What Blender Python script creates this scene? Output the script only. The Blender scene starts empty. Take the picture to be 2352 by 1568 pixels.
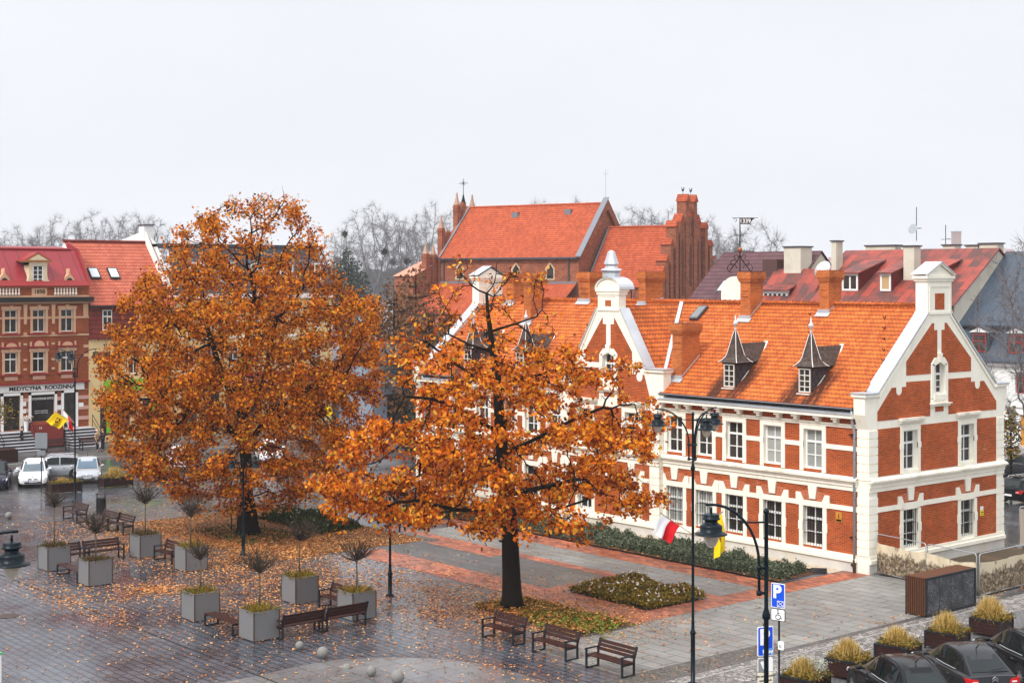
import bpy, bmesh, math, random
import numpy as np
from mathutils import Vector, Matrix
R = math.radians
random.seed(7); rng = np.random.default_rng(7)
SC = bpy.context.scene
COL = SC.collection

# ---------------------------------------------------------------- camera
# World frame: origin at the near corner of the brick building, X along its long front (right), Y into its depth.
CAM = Vector((40.563, -54.583, 13.0)); YAW = R(49.92)
FPX, CX, HZ = 3466.3, 1176.0, 638.8            # survey of the photograph (2352 px wide): focal length, centre, horizon
RGT = Vector((math.cos(YAW), math.sin(YAW), 0)); FWD = Vector((-math.sin(YAW), math.cos(YAW), 0))
def W(px, py, d):                               # point at a given distance in front of the viewer
    return CAM + FWD*d + RGT*((px-CX)/FPX*d) + Vector((0, 0, (HZ-py)/FPX*d))
def gp(px, py, z=0.0):                          # point on the ground (or at height z)
    return W(px, py, FPX*(13.0-z)/(py-HZ))
cd = bpy.data.cameras.new('camera'); cam = bpy.data.objects.new('camera', cd); COL.objects.link(cam)
cam.location = CAM; cam.rotation_euler = (R(90), 0, YAW)
cd.sensor_width = 36; cd.lens = 36*FPX/2352; cd.shift_y = -(784-HZ)/2352
cd.clip_start = 0.5; cd.clip_end = 6000
SC.camera = cam

# ---------------------------------------------------------------- nodes and materials
def nd(T, typ, ins=None, **props):
    n = T.nodes.new(typ)
    for k, v in props.items(): setattr(n, k, v)
    for k, v in (ins or {}).items():
        s = n.inputs[k]
        if isinstance(v, bpy.types.NodeSocket): T.links.new(v, s)
        else: s.default_value = v
    return n
def mt(T, op, a, b=0.0, c=None):
    n = T.nodes.new('ShaderNodeMath'); n.operation = op
    for i, v in enumerate((a, b) if c is None else (a, b, c)):
        if isinstance(v, bpy.types.NodeSocket): T.links.new(v, n.inputs[i])
        else: n.inputs[i].default_value = v
    return n.outputs[0]
def c4(c): return (c[0], c[1], c[2], 1.0)
def mix(T, f, a, b, mode='MIX'):
    n = T.nodes.new('ShaderNodeMix'); n.data_type = 'RGBA'; n.blend_type = mode
    for s, v in ((n.inputs[0], f), (n.inputs[6], a), (n.inputs[7], b)):
        if isinstance(v, bpy.types.NodeSocket): T.links.new(v, s)
        else: s.default_value = v if isinstance(v, float) else c4(v)
    return n.outputs[2]
def noise(T, vec, scale, detail=4.0, rough=0.55):
    return nd(T, 'ShaderNodeTexNoise', {'Vector': vec, 'Scale': scale, 'Detail': detail, 'Roughness': rough}).outputs[0]
def ramp(T, f, stops):
    n = T.nodes.new('ShaderNodeValToRGB'); T.links.new(f, n.inputs[0])
    e = n.color_ramp.elements
    while len(e) > 1: e.remove(e[-1])
    e[0].position = stops[0][0]; e[0].color = c4(stops[0][1])
    for p, c in stops[1:]:
        x = e.new(p); x.color = c4(c)
    return n.outputs[0]
def g(v): return (v, v, v)
def base(name):
    m = bpy.data.materials.new(name); m.use_nodes = True
    T = m.node_tree; P = T.nodes['Principled BSDF']
    return m, T, P
def bump(T, P, h, strength=0.3, dist=0.02):
    b = nd(T, 'ShaderNodeBump', {'Height': h, 'Strength': strength, 'Distance': dist}); T.links.new(b.outputs[0], P.inputs['Normal'])
def setp(T, P, **kw):
    for k, v in kw.items():
        s = P.inputs[k.replace('_', ' ')]
        if isinstance(v, bpy.types.NodeSocket): T.links.new(v, s)
        elif isinstance(v, tuple): s.default_value = c4(v)
        else: s.default_value = v
def coord(T, which='Object'): return nd(T, 'ShaderNodeTexCoord').outputs[which]
def plain(name, c, rough=0.6, metal=0.0, var=0.15, scale=3.0, dirt=None, dirt_amt=0.5, spec=0.22, bmp=0.0):
    m, T, P = base(name); o = coord(T)
    n1 = noise(T, o, scale); f = mt(T, 'MULTIPLY_ADD', n1, 2*var, 1-var)
    col = mix(T, 1.0, c, f, 'MULTIPLY')
    if dirt:
        n2 = noise(T, o, scale*0.37, 6.0, 0.65)
        k = nd(T, 'ShaderNodeMapRange', {'Value': n2, 'From Min': 0.5, 'From Max': 0.75, 'To Min': 0.0, 'To Max': dirt_amt}).outputs[0]
        col = mix(T, k, col, dirt)
    setp(T, P, Base_Color=col, Roughness=rough, Metallic=metal, Specular_IOR_Level=spec)
    if bmp: bump(T, P, noise(T, o, scale*6), bmp, 0.01)
    return m
def brickm(name, c1, c2, mortar, w=0.25, h=0.078, ms=0.011, rough=0.85, stain=(0.25, 0.2, 0.16), stain_amt=0.25, pale=None):
    m, T, P = base(name); uv = coord(T, 'UV')
    b = nd(T, 'ShaderNodeTexBrick', {'Vector': uv, 'Color1': c4(c1), 'Color2': c4(c2), 'Mortar': c4(mortar), 'Scale': 1.0,
           'Mortar Size': ms, 'Mortar Smooth': 0.2, 'Brick Width': w, 'Row Height': h, 'Bias': -0.1})
    col = b.outputs[0]
    n1 = noise(T, uv, 0.9, 6.0, 0.6)
    col = mix(T, 1.0, col, mt(T, 'MULTIPLY_ADD', n1, 0.9, 0.55), 'MULTIPLY')
    k = nd(T, 'ShaderNodeMapRange', {'Value': noise(T, uv, 0.55, 5.0, 0.7), 'From Min': 0.55, 'From Max': 0.75, 'To Min': 0.0, 'To Max': stain_amt}).outputs[0]
    col = mix(T, k, col, stain)
    if pale:
        k = nd(T, 'ShaderNodeMapRange', {'Value': noise(T, uv, 1.3, 6.0, 0.75), 'From Min': 0.62, 'From Max': 0.74, 'To Min': 0.0, 'To Max': 0.5}).outputs[0]
        col = mix(T, k, col, pale)
    setp(T, P, Base_Color=col, Roughness=rough, Specular_IOR_Level=0.15); bump(T, P, mt(T, 'SUBTRACT', 1.0, b.outputs[1]), 0.35, 0.01)
    return m
def tilem(name, c1, c2, gap, row=0.285, wid=0.19, wave=0.10, line=0.17, stain=None, stain_amt=0.5, rough=0.8, soot=None, spec=0.15, bmp=-0.25):
    m, T, P = base(name); uv = coord(T, 'UV')
    s = nd(T, 'ShaderNodeSeparateXYZ', {0: uv}); u, v = s.outputs[0], s.outputs[1]
    uu = mt(T, 'DIVIDE', u, wid); vv = mt(T, 'DIVIDE', v, row)
    wv = mt(T, 'MULTIPLY', mt(T, 'ABSOLUTE', mt(T, 'SINE', mt(T, 'MULTIPLY', uu, math.pi))), wave)
    vv2 = mt(T, 'ADD', vv, wv)
    rowi = mt(T, 'FLOOR', vv2); fr = mt(T, 'FRACT', vv2)
    shift = mt(T, 'MULTIPLY', mt(T, 'FRACT', mt(T, 'MULTIPLY', rowi, 0.5)), 1.0)
    cell = mt(T, 'FLOOR', mt(T, 'ADD', uu, shift))
    wn = nd(T, 'ShaderNodeTexWhiteNoise', {'Vector': nd(T, 'ShaderNodeCombineXYZ', {0: cell, 1: rowi}).outputs[0]}, noise_dimensions='2D').outputs[0]
    col = mix(T, wn, c1, c2)
    big = noise(T, uv, 0.35, 6.0, 0.65)
    col = mix(T, 1.0, col, mt(T, 'MULTIPLY_ADD', big, 0.8, 0.6), 'MULTIPLY')
    if stain:
        st = nd(T, 'ShaderNodeMapping', {0: uv, 'Scale': (1.6, 0.35, 1.0)}).outputs[0]
        k = nd(T, 'ShaderNodeMapRange', {'Value': noise(T, st, 1.0, 6.0, 0.7), 'From Min': 0.56, 'From Max': 0.78, 'To Min': 0.0, 'To Max': stain_amt}).outputs[0]
        col = mix(T, k, col, stain)
    lm = nd(T, 'ShaderNodeMapRange', {'Value': fr, 'From Min': line*0.6, 'From Max': line, 'To Min': 0.85, 'To Max': 0.0}).outputs[0]  # dark line along each course: tile gap with its shadow put into the colour
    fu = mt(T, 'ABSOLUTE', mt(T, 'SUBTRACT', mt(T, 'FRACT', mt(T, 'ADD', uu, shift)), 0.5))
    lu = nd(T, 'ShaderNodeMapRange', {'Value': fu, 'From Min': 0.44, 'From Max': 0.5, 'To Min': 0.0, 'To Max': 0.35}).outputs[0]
    if soot:                                    # soot washed down from the slate dormers
        o = nd(T, 'ShaderNodeSeparateXYZ', {0: coord(T)}); acc = None
        for cx in soot:
            d = mt(T, 'ABSOLUTE', mt(T, 'SUBTRACT', mt(T, 'ABSOLUTE', mt(T, 'SUBTRACT', o.outputs[0], cx)), 0.62))
            q = mt(T, 'MAXIMUM', mt(T, 'SUBTRACT', 1.0, mt(T, 'DIVIDE', d, 0.75)), 0.0); acc = q if acc is None else mt(T, 'MAXIMUM', acc, q)
        yy = nd(T, 'ShaderNodeMapRange', {'Value': o.outputs[1], 'From Min': 1.0, 'From Max': 2.3, 'To Min': 1.0, 'To Max': 0.0}).outputs[0]
        sn = nd(T, 'ShaderNodeMapping', {0: uv, 'Scale': (6.0, 0.8, 1.0)}).outputs[0]
        k = mt(T, 'MULTIPLY', mt(T, 'MULTIPLY', acc, yy), nd(T, 'ShaderNodeMapRange', {'Value': noise(T, sn, 1.0, 4.0, 0.7), 'From Min': 0.35, 'From Max': 0.6, 'To Min': 0.35, 'To Max': 1.7}).outputs[0])
        col = mix(T, mt(T, 'MINIMUM', k, 0.92), col, (0.03, 0.013, 0.01))
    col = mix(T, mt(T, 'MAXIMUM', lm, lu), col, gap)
    setp(T, P, Base_Color=col, Roughness=rough, Specular_IOR_Level=spec); bump(T, P, fr, bmp, 0.03)
    return m
def seamm(name, c, c2, gap=0.55, rough=0.45, metal=0.2, amt=0.7):
    m, T, P = base(name); uv = coord(T, 'UV')
    s = nd(T, 'ShaderNodeSeparateXYZ', {0: uv})
    uu = mt(T, 'DIVIDE', s.outputs[0], gap); vv = mt(T, 'DIVIDE', s.outputs[1], 1.6)
    off = mt(T, 'MULTIPLY', mt(T, 'FRACT', mt(T, 'MULTIPLY', mt(T, 'FLOOR', uu), 0.5)), 1.0)
    v2 = mt(T, 'ADD', vv, off)
    fu = mt(T, 'ABSOLUTE', mt(T, 'SUBTRACT', mt(T, 'FRACT', uu), 0.5)); fv = mt(T, 'ABSOLUTE', mt(T, 'SUBTRACT', mt(T, 'FRACT', v2), 0.5))
    wn = nd(T, 'ShaderNodeTexWhiteNoise', {'Vector': nd(T, 'ShaderNodeCombineXYZ', {0: mt(T, 'FLOOR', uu), 1: mt(T, 'FLOOR', v2)}).outputs[0]}, noise_dimensions='2D').outputs[0]
    k = nd(T, 'ShaderNodeMapRange', {'Value': mt(T, 'ADD', mt(T, 'MULTIPLY', wn, 0.35), noise(T, uv, 1.1, 6.0, 0.7)), 'From Min': 0.5, 'From Max': 0.85, 'To Min': 0.0, 'To Max': amt}).outputs[0]
    col = mix(T, k, c, c2)
    lu = nd(T, 'ShaderNodeMapRange', {'Value': fu, 'From Min': 0.46, 'From Max': 0.49, 'To Min': 0.0, 'To Max': 0.75}).outputs[0]
    lv = nd(T, 'ShaderNodeMapRange', {'Value': fv, 'From Min': 0.485, 'From Max': 0.497, 'To Min': 0.0, 'To Max': 0.4}).outputs[0]
    col = mix(T, mt(T, 'MAXIMUM', lu, lv), col, tuple(x*0.25 for x in c2))
    setp(T, P, Base_Color=col, Roughness=rough, Metallic=metal); bump(T, P, lu, 0.5, 0.03)
    return m
def glassm(name, c=(0.03, 0.035, 0.04), var=0.6, rough=0.08, curtain=None):
    m, T, P = base(name); o = coord(T)
    n = noise(T, o, 1.7, 3.0)
    col = mix(T, nd(T, 'ShaderNodeMapRange', {'Value': n, 'From Min': 0.35, 'From Max': 0.65}).outputs[0], c, curtain or tuple(x*(1+var) for x in c))
    rnd = nd(T, 'ShaderNodeObjectInfo').outputs['Random']
    tint = ramp(T, rnd, [(0.0, (0.5, 0.5, 0.5)), (0.35, (0.9, 0.85, 0.8)), (0.6, (1.3, 1.25, 1.1)), (0.8, (0.7, 0.8, 0.9)), (1.0, (1.9, 1.8, 1.6))])
    setp(T, P, Base_Color=mix(T, 1.0, col, tint, 'MULTIPLY'), Roughness=rough, Specular_IOR_Level=0.3)
    return m
def pavem(name, c1, c2, joint, w, h, ms, wet, rot=0.0, moss=None, patch=(0.5, 0.72)):
    m, T, P = base(name); o = coord(T)
    mp = nd(T, 'ShaderNodeMapping', {0: o, 'Rotation': (0, 0, rot)}).outputs[0]
    b = nd(T, 'ShaderNodeTexBrick', {'Vector': mp, 'Color1': c4(c1), 'Color2': c4(c2), 'Mortar': c4(joint), 'Scale': 1.0, 'Mortar Size': ms,
           'Mortar Smooth': 0.1, 'Brick Width': w, 'Row Height': h, 'Bias': 0.0})
    col = b.outputs[0]
    big = noise(T, o, 0.16, 6.0, 0.6); med = noise(T, o, 1.1, 6.0, 0.65)
    col = mix(T, 1.0, col, mt(T, 'MULTIPLY_ADD', big, 1.0, 0.5), 'MULTIPLY')
    col = mix(T, 1.0, col, mt(T, 'MULTIPLY_ADD', med, 0.5, 0.75), 'MULTIPLY')
    if moss:
        k = mt(T, 'MULTIPLY', b.outputs[1], nd(T, 'ShaderNodeMapRange', {'Value': noise(T, o, 0.5), 'From Min': 0.45, 'From Max': 0.65}).outputs[0])
        col = mix(T, k, col, moss)
    wetm = nd(T, 'ShaderNodeMapRange', {'Value': noise(T, o, 0.22, 5.0, 0.6), 'From Min': patch[0]-0.12, 'From Max': patch[1], 'To Min': 0.0, 'To Max': 1.0}).outputs[0]
    rough = mt(T, 'MULTIPLY_ADD', wetm, wet[1]-wet[0], wet[0])
    rough = mt(T, 'ADD', rough, mt(T, 'MULTIPLY', mt(T, 'SUBTRACT', med, 0.5), 0.25))
    col = mix(T, mt(T, 'SUBTRACT', 1.0, wetm), col, mix(T, 1.0, col, (0.62, 0.63, 0.66), 'MULTIPLY'))
    setp(T, P, Base_Color=col, Roughness=rough, Specular_IOR_Level=0.65)
    h = mt(T, 'ADD', mt(T, 'MULTIPLY', b.outputs[1], -1.0), mt(T, 'MULTIPLY', med, 0.5))
    bump(T, P, h, 0.25, 0.01)
    return m
def leafm(name, stops, trans=0.35, rough=0.5):
    m = bpy.data.materials.new(name); m.use_nodes = True; T = m.node_tree; P = T.nodes['Principled BSDF']; out = T.nodes['Material Output']
    r = nd(T, 'ShaderNodeNewGeometry').outputs['Random Per Island']
    col = ramp(T, r, stops)
    o = coord(T)
    col = mix(T, 1.0, col, mt(T, 'MULTIPLY_ADD', noise(T, o, 0.45, 3.0), 0.8, 0.6), 'MULTIPLY')
    setp(T, P, Base_Color=col, Roughness=0.6, Specular_IOR_Level=0.18)
    tr = nd(T, 'ShaderNodeBsdfTranslucent', {'Color': col})
    mx = nd(T, 'ShaderNodeMixShader', {0: trans, 1: P.outputs[0], 2: tr.outputs[0]})
    T.links.new(mx.outputs[0], out.inputs[0])
    return m

MT = {}
MT['cream'] = plain('cream_plaster', (0.88, 0.845, 0.73), 0.8, var=0.06, scale=2.0, dirt=(0.5, 0.46, 0.34), dirt_amt=0.22)
def streaky(name, c, dirt, amt):
    m, T, P = base(name); o = coord(T); st = nd(T, 'ShaderNodeMapping', {0: o, 'Scale': (2.2, 2.2, 0.35)}).outputs[0]
    col = mix(T, 1.0, c, mt(T, 'MULTIPLY_ADD', noise(T, o, 1.5, 6.0), 0.16, 0.92), 'MULTIPLY')
    k = nd(T, 'ShaderNodeMapRange', {'Value': noise(T, st, 1.2, 6.0, 0.7), 'From Min': 0.52, 'From Max': 0.74, 'To Min': 0.0, 'To Max': amt}).outputs[0]
    setp(T, P, Base_Color=mix(T, k, col, dirt), Roughness=0.85, Specular_IOR_Level=0.15); return m
MT['cream'] = streaky('cream_plaster', (0.88, 0.845, 0.73), (0.52, 0.46, 0.33), 0.34)
MT['ledge'] = plain('weathered_ledge', (0.84, 0.79, 0.67), 0.85, var=0.15, scale=2.5, dirt=(0.16, 0.15, 0.08), dirt_amt=0.75, bmp=0.3)
MT['plinth'] = plain('grey_plinth', (0.60, 0.58, 0.54), 0.85, var=0.15, scale=1.5, dirt=(0.55, 0.45, 0.25), dirt_amt=0.5)
MT['brick'] = brickm('red_brick', (0.44, 0.066, 0.010), (0.24, 0.034, 0.007), (0.42, 0.17, 0.075), stain=(0.55, 0.25, 0.12), stain_amt=0.2, pale=(0.60, 0.36, 0.24))
MT['vouss'] = brickm('voussoir_brick', (0.50, 0.11, 0.03), (0.40, 0.075, 0.02), (0.55, 0.3, 0.2), w=0.3, h=0.08)
MT['chim'] = brickm('orange_chimney_brick', (0.56, 0.135, 0.022), (0.36, 0.07, 0.016), (0.45, 0.22, 0.1), stain=(0.1, 0.06, 0.04), stain_amt=0.5)
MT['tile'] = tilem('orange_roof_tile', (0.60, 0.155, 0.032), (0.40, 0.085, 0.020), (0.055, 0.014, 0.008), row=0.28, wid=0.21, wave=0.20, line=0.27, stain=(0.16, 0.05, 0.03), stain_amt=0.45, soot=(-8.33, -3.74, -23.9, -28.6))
MT['zinc'] = plain('zinc_sheet', (0.55, 0.58, 0.62), 0.45, metal=0.5, var=0.15, scale=1.2, dirt=(0.3, 0.3, 0.3))
MT['zincd'] = plain('dark_gutter_metal', (0.10, 0.105, 0.12), 0.4, metal=0.6)
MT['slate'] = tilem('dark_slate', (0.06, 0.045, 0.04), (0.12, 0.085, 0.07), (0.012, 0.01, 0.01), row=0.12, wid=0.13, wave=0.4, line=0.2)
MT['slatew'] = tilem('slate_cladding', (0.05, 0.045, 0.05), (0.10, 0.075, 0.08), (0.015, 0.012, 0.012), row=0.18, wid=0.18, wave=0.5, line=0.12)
MT['white'] = plain('white_frame_paint', (0.82, 0.82, 0.80), 0.5, var=0.05)
MT['oldwhite'] = plain('old_white_paint', (0.68, 0.65, 0.58), 0.7, var=0.15, scale=8)
MT['glass'] = glassm('dark_window_glass', (0.018, 0.020, 0.022), curtain=(0.05, 0.042, 0.036))
MT['glassc'] = glassm('curtained_window_glass', (0.36, 0.40, 0.40), 0.15, 0.15, (0.42, 0.46, 0.46))
MT['iron'] = plain('black_iron', (0.006, 0.006, 0.007), 0.6, metal=0.0, var=0.2, spec=0.12)
MT['lampm'] = plain('blue_black_lamp_paint', (0.003, 0.009, 0.014), 0.35, metal=0.0, var=0.2, dirt=(0.03, 0.04, 0.045), dirt_amt=0.12, spec=0.16)
MT['pipe'] = plain('zinc_downpipe', (0.34, 0.38, 0.43), 0.45, metal=0.4)

# ---------------------------------------------------------------- mesh builder
class MB:
    def __init__(s): s.v = []; s.f = []; s.m = []; s.uvs = {}
    def add(s, vs, fs, m=0):
        o = len(s.v); s.v += [tuple(p) for p in vs]
        for f in fs: s.f.append(tuple(o+i for i in f)); s.m.append(m)
    def poly(s, pts, m=0, uv=None):
        if uv: s.uvs[len(s.f)] = uv
        s.add(pts, [tuple(range(len(pts)))], m)
    def box(s, x0, x1, y0, y1, z0, z1, m=0):
        s.add([(x0,y0,z0),(x1,y0,z0),(x1,y1,z0),(x0,y1,z0),(x0,y0,z1),(x1,y0,z1),(x1,y1,z1),(x0,y1,z1)],
              [(0,3,2,1),(4,5,6,7),(0,1,5,4),(1,2,6,5),(2,3,7,6),(3,0,4,7)], m)
    def extrude(s, pts, d, m=0):                # polygon (3D points) swept by vector d
        n = len(pts); a = [Vector(p) for p in pts]; d = Vector(d)
        s.add(a + [p+d for p in a], [tuple(reversed(range(n))), tuple(range(n, 2*n))] + [(i, (i+1) % n, n+(i+1) % n, n+i) for i in range(n)], m)
    def tube(s, path, rad, n=8, m=0, cap=True):
        path = [Vector(p) for p in path]
        if not hasattr(rad, '__len__'): rad = [rad]*len(path)
        o = len(s.v); up = Vector((0.13, 0.21, 0.97)); prev = None
        for i, p in enumerate(path):
            t = (path[min(i+1, len(path)-1)] - path[max(i-1, 0)])
            t = t.normalized() if t.length > 1e-9 else Vector((0, 0, 1))
            a = prev - t*prev.dot(t) if prev is not None else t.cross(up if abs(t.dot(up)) < 0.95 else Vector((1, 0, 0)))
            if a.length < 1e-6: a = t.orthogonal()
            a.normalize(); b = t.cross(a); prev = a
            for k in range(n):
                w = 2*math.pi*k/n; q = p + (a*math.cos(w) + b*math.sin(w))*rad[i]
                s.v.append((q.x, q.y, q.z))
        for i in range(len(path)-1):
            for k in range(n):
                s.f.append((o+i*n+k, o+i*n+(k+1) % n, o+(i+1)*n+(k+1) % n, o+(i+1)*n+k)); s.m.append(m)
        if cap:
            s.f.append(tuple(o+k for k in reversed(range(n)))); s.m.append(m)
            e = o+(len(path)-1)*n; s.f.append(tuple(e+k for k in range(n))); s.m.append(m)
    def lathe(s, prof, n=16, c=(0, 0, 0), m=0, a0=0.0):
        o = len(s.v)
        for r, z in prof:
            for k in range(n):
                w = a0 + 2*math.pi*k/n; s.v.append((c[0]+r*math.cos(w), c[1]+r*math.sin(w), c[2]+z))
        for i in range(len(prof)-1):
            for k in range(n):
                s.f.append((o+i*n+k, o+i*n+(k+1) % n, o+(i+1)*n+(k+1) % n, o+(i+1)*n+k)); s.m.append(m)
        s.f.append(tuple(o+k for k in reversed(range(n)))); s.m.append(m)
        e = o+(len(prof)-1)*n; s.f.append(tuple(e+k for k in range(n))); s.m.append(m)
    def ell(s, c, r, m=0, nu=12, nv=8):
        prof = [(max(1e-3, math.sin(math.pi*i/nv)), -math.cos(math.pi*i/nv)) for i in range(nv+1)]
        o = len(s.v); s.lathe(prof, nu, (0, 0, 0), m)
        for i in range(o, len(s.v)):
            x, y, z = s.v[i]; s.v[i] = (c[0]+x*r[0], c[1]+y*r[1], c[2]+z*r[2])
    def xf(s, M, start=0):
        for i in range(start, len(s.v)):
            q = M @ Vector(s.v[i]); s.v[i] = (q.x, q.y, q.z)
    def build(s, name, mats, parent=None, loc=(0, 0, 0), rot=0.0, smooth=False, uv=True, kind=None):
        me = bpy.data.meshes.new(name); me.from_pydata(s.v, [], s.f)
        for m in (mats if isinstance(mats, (list, tuple)) else [mats]): me.materials.append(MT[m] if isinstance(m, str) else m)
        if any(s.m): me.polygons.foreach_set('material_index', s.m)
        if smooth: me.polygons.foreach_set('use_smooth', [True]*len(s.f))
        if uv and len(s.f) < 60000:
            L = me.uv_layers.new(name='UVMap').data
            Z = Vector((0, 0, 1))
            for p in me.polygons:
                cu = s.uvs.get(p.index)
                if cu:
                    for li, q in zip(p.loop_indices, cu): L[li].uv = q
                    continue
                n = p.normal
                if abs(n.z) > 0.97: a, b = Vector((1, 0, 0)), Vector((0, 1, 0))
                else: a = Z.cross(n).normalized(); b = n.cross(a)
                for li, vi in zip(p.loop_indices, p.vertices):
                    q = me.vertices[vi].co; L[li].uv = (q.dot(a), q.dot(b))
        me.update()
        o = bpy.data.objects.new(name, me); COL.objects.link(o); o.location = loc
        if rot: o.rotation_euler = (0, 0, rot)
        if parent: o.parent = parent
        if kind: o['kind'] = kind
        return o
def tag(o, label, cat, group=None, kind=None):
    o['label'] = label; o['category'] = cat
    if group: o['group'] = group
    if kind: o['kind'] = kind
    return o
def thing(name, label, cat, loc=(0, 0, 0), rot=0.0, group=None):
    o = bpy.data.objects.new(name, None); COL.objects.link(o); o.empty_display_size = 0.3
    o.location = loc; o.rotation_euler = (0, 0, rot)
    return tag(o, label, cat, group)
def dup(o, loc, rot=None, label=None, scale=None):
    def cp(x, par):
        c = x.copy(); COL.objects.link(c)
        if par: c.parent = par
        for ch in list(x.children): cp(ch, c)
        return c
    r = cp(o, None); r.location = loc
    if rot is not None: r.rotation_euler = (0, 0, rot)
    if label: r['label'] = label
    if scale: r.scale = (scale,)*3 if not hasattr(scale, '__len__') else scale
    return r

class Face:                                      # a vertical wall plane: u along it, z up, d outward
    def __init__(s, O, U, N): s.O = Vector(O); s.U = Vector(U); s.N = Vector(N)
    def p(s, u, z, d=0.0): return s.O + s.U*u + s.N*d + Vector((0, 0, z))
    def rect(s, mb, u0, u1, z0, z1, d=0.0, m=0): mb.poly([s.p(u0, z0, d), s.p(u1, z0, d), s.p(u1, z1, d), s.p(u0, z1, d)], m)
    def box(s, mb, u0, u1, z0, z1, d0, d1, m=0): s.prism(mb, [(u0, z0), (u1, z0), (u1, z1), (u0, z1)], d0, d1, m)
    def prism(s, mb, pts, d0, d1, m=0):
        mb.extrude([s.p(u, z, d0) for u, z in pts], s.N*(d1-d0), m)
    def wall(s, mb, u0, u1, z0, z1, holes, dep=0.25, m=0, mr=None, d=0.0):
        us = sorted({u0, u1, *[min(max(h[i], u0), u1) for h in holes for i in (0, 1)]})
        zs = sorted({z0, z1, *[min(max(h[i], z0), z1) for h in holes for i in (2, 3)]})
        for a, b in zip(us, us[1:]):
            run = None
            for c, e in zip(zs, zs[1:]):
                inside = any(h[0]-1e-6 <= a and b <= h[1]+1e-6 and h[2]-1e-6 <= c and e <= h[3]+1e-6 for h in holes)
                if not inside: s.rect(mb, a, b, c, e, d, m)
        for h in holes:
            a, b, c, e = h; r = m if mr is None else mr
            for q in ([(a, c), (b, c)], [(b, c), (b, e)], [(b, e), (a, e)], [(a, e), (a, c)]):
                mb.poly([s.p(q[0][0], q[0][1], d), s.p(q[1][0], q[1][1], d), s.p(q[1][0], q[1][1], d-dep), s.p(q[0][0], q[0][1], d-dep)], r)
def window(F, par, u0, u1, z0, z1, dep=0.22, fr=0.07, mull=1, trans=0.68, bars=0, glass='glass', frame='white', grille=None, d=0.0):
    """frame (with mullions) > pane, and the iron grille in front of it"""
    mb = MB(); b = -dep+d; t = 0.06
    F.box(mb, u0, u0+fr, z0, z1, b, b+t); F.box(mb, u1-fr, u1, z0, z1, b, b+t)
    F.box(mb, u0+fr, u1-fr, z0, z0+fr, b, b+t); F.box(mb, u0+fr, u1-fr, z1-fr, z1, b, b+t)
    zt = z0+(z1-z0)*trans if trans else z1-fr
    if trans: F.box(mb, u0+fr, u1-fr, zt-fr*0.7, zt+fr*0.7, b, b+t+0.01)
    for k in range(mull):
        u = u0+(u1-u0)*(k+1)/(mull+1); F.box(mb, u-fr*0.45, u+fr*0.45, z0+fr, zt-fr*0.7, b, b+t-0.005)
        if trans: F.box(mb, u-fr*0.35, u+fr*0.35, zt+fr*0.7, z1-fr, b, b+t-0.005)
    for k in range(bars):
        z = z0+(zt-z0)*(k+1)/(bars+1); F.box(mb, u0+fr, u1-fr, z-0.02, z+0.02, b, b+t-0.012)
    w = mb.build('window', frame, par)
    mb = MB(); F.rect(mb, u0, u1, z0, z1, b+0.015); mb.build('pane', glass, w)
    if grille:
        mb = MB(); n = grille; dd = d-0.04
        for k in range(n):
            u = u0+(u1-u0)*(k+0.5)/n; mb.tube([F.p(u, z0-0.03, dd), F.p(u, z1-0.18*(k % 2), dd)], 0.013, 5)
        for zz in (0.3, 0.62): mb.tube([F.p(u0-0.12, z0+(z1-z0)*zz, dd), F.p(u1+0.05, z0+(z1-z0)*zz, dd)], 0.013, 5)
        mb.build('grille', 'iron', w)
    return w

# ---------------------------------------------------------------- world, sun, air
wd = bpy.data.worlds.new('World'); SC.world = wd; wd.use_nodes = True; T = wd.node_tree
bg = T.nodes['Background']
SUN_EL, SUN_AZ = 48.0, None
sun_dir = Vector((0.10, -0.80, 0.0)).normalized()          # towards the sun: in front of the long facade, over the viewer's left shoulder
sky = nd(T, 'ShaderNodeTexSky', sky_type='NISHITA', sun_disc=False, sun_elevation=R(SUN_EL), sun_rotation=math.atan2(sun_dir.x, sun_dir.y), air_density=1.0, dust_density=4.0, ozone_density=1.0)
gen = coord(T, 'Generated'); zc = nd(T, 'ShaderNodeSeparateXYZ', {0: gen}).outputs[2]
over = ramp(T, zc, [(0.0, (6.35, 6.5, 6.85)), (0.10, (6.35, 6.5, 6.85)), (0.22, (6.25, 6.45, 6.9)), (0.55, (10.5, 10.6, 11.0)), (1.0, (15.0, 15.0, 15.4))])
grey = nd(T, 'ShaderNodeHueSaturation', {'Saturation': 0.25, 'Value': 1.0, 'Color': sky.outputs[0]}).outputs[0]
cl = mt(T, 'MULTIPLY_ADD', noise(T, nd(T, 'ShaderNodeMapping', {0: gen, 'Scale': (1.0, 1.0, 3.5)}).outputs[0], 2.2, 5.0, 0.55), 0.16, 0.92)
T.links.new(mix(T, 1.0, mix(T, 0.92, grey, over), cl, 'MULTIPLY'), bg.inputs[0]); bg.inputs[1].default_value = 0.10
ld = bpy.data.lights.new('sun', 'SUN'); ld.energy = 2.0; ld.angle = R(18); ld.color = (1.0, 0.96, 0.9)
sun = bpy.data.objects.new('sun', ld); COL.objects.link(sun)
sv = Vector((sun_dir.x*math.cos(R(SUN_EL)), sun_dir.y*math.cos(R(SUN_EL)), math.sin(R(SUN_EL))))
sun.rotation_euler = sv.to_track_quat('Z', 'Y').to_euler(); sun.location = (0, -40, 60)
SC.view_settings.view_transform = 'Standard'; SC.view_settings.look = 'None'; SC.view_settings.exposure = 0.55; SC.view_settings.gamma = 1.0
SC.cycles.use_denoising = True; SC.cycles.max_bounces = 6; SC.cycles.transparent_max_bounces = 6; SC.cycles.volume_bounces = 1
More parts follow.
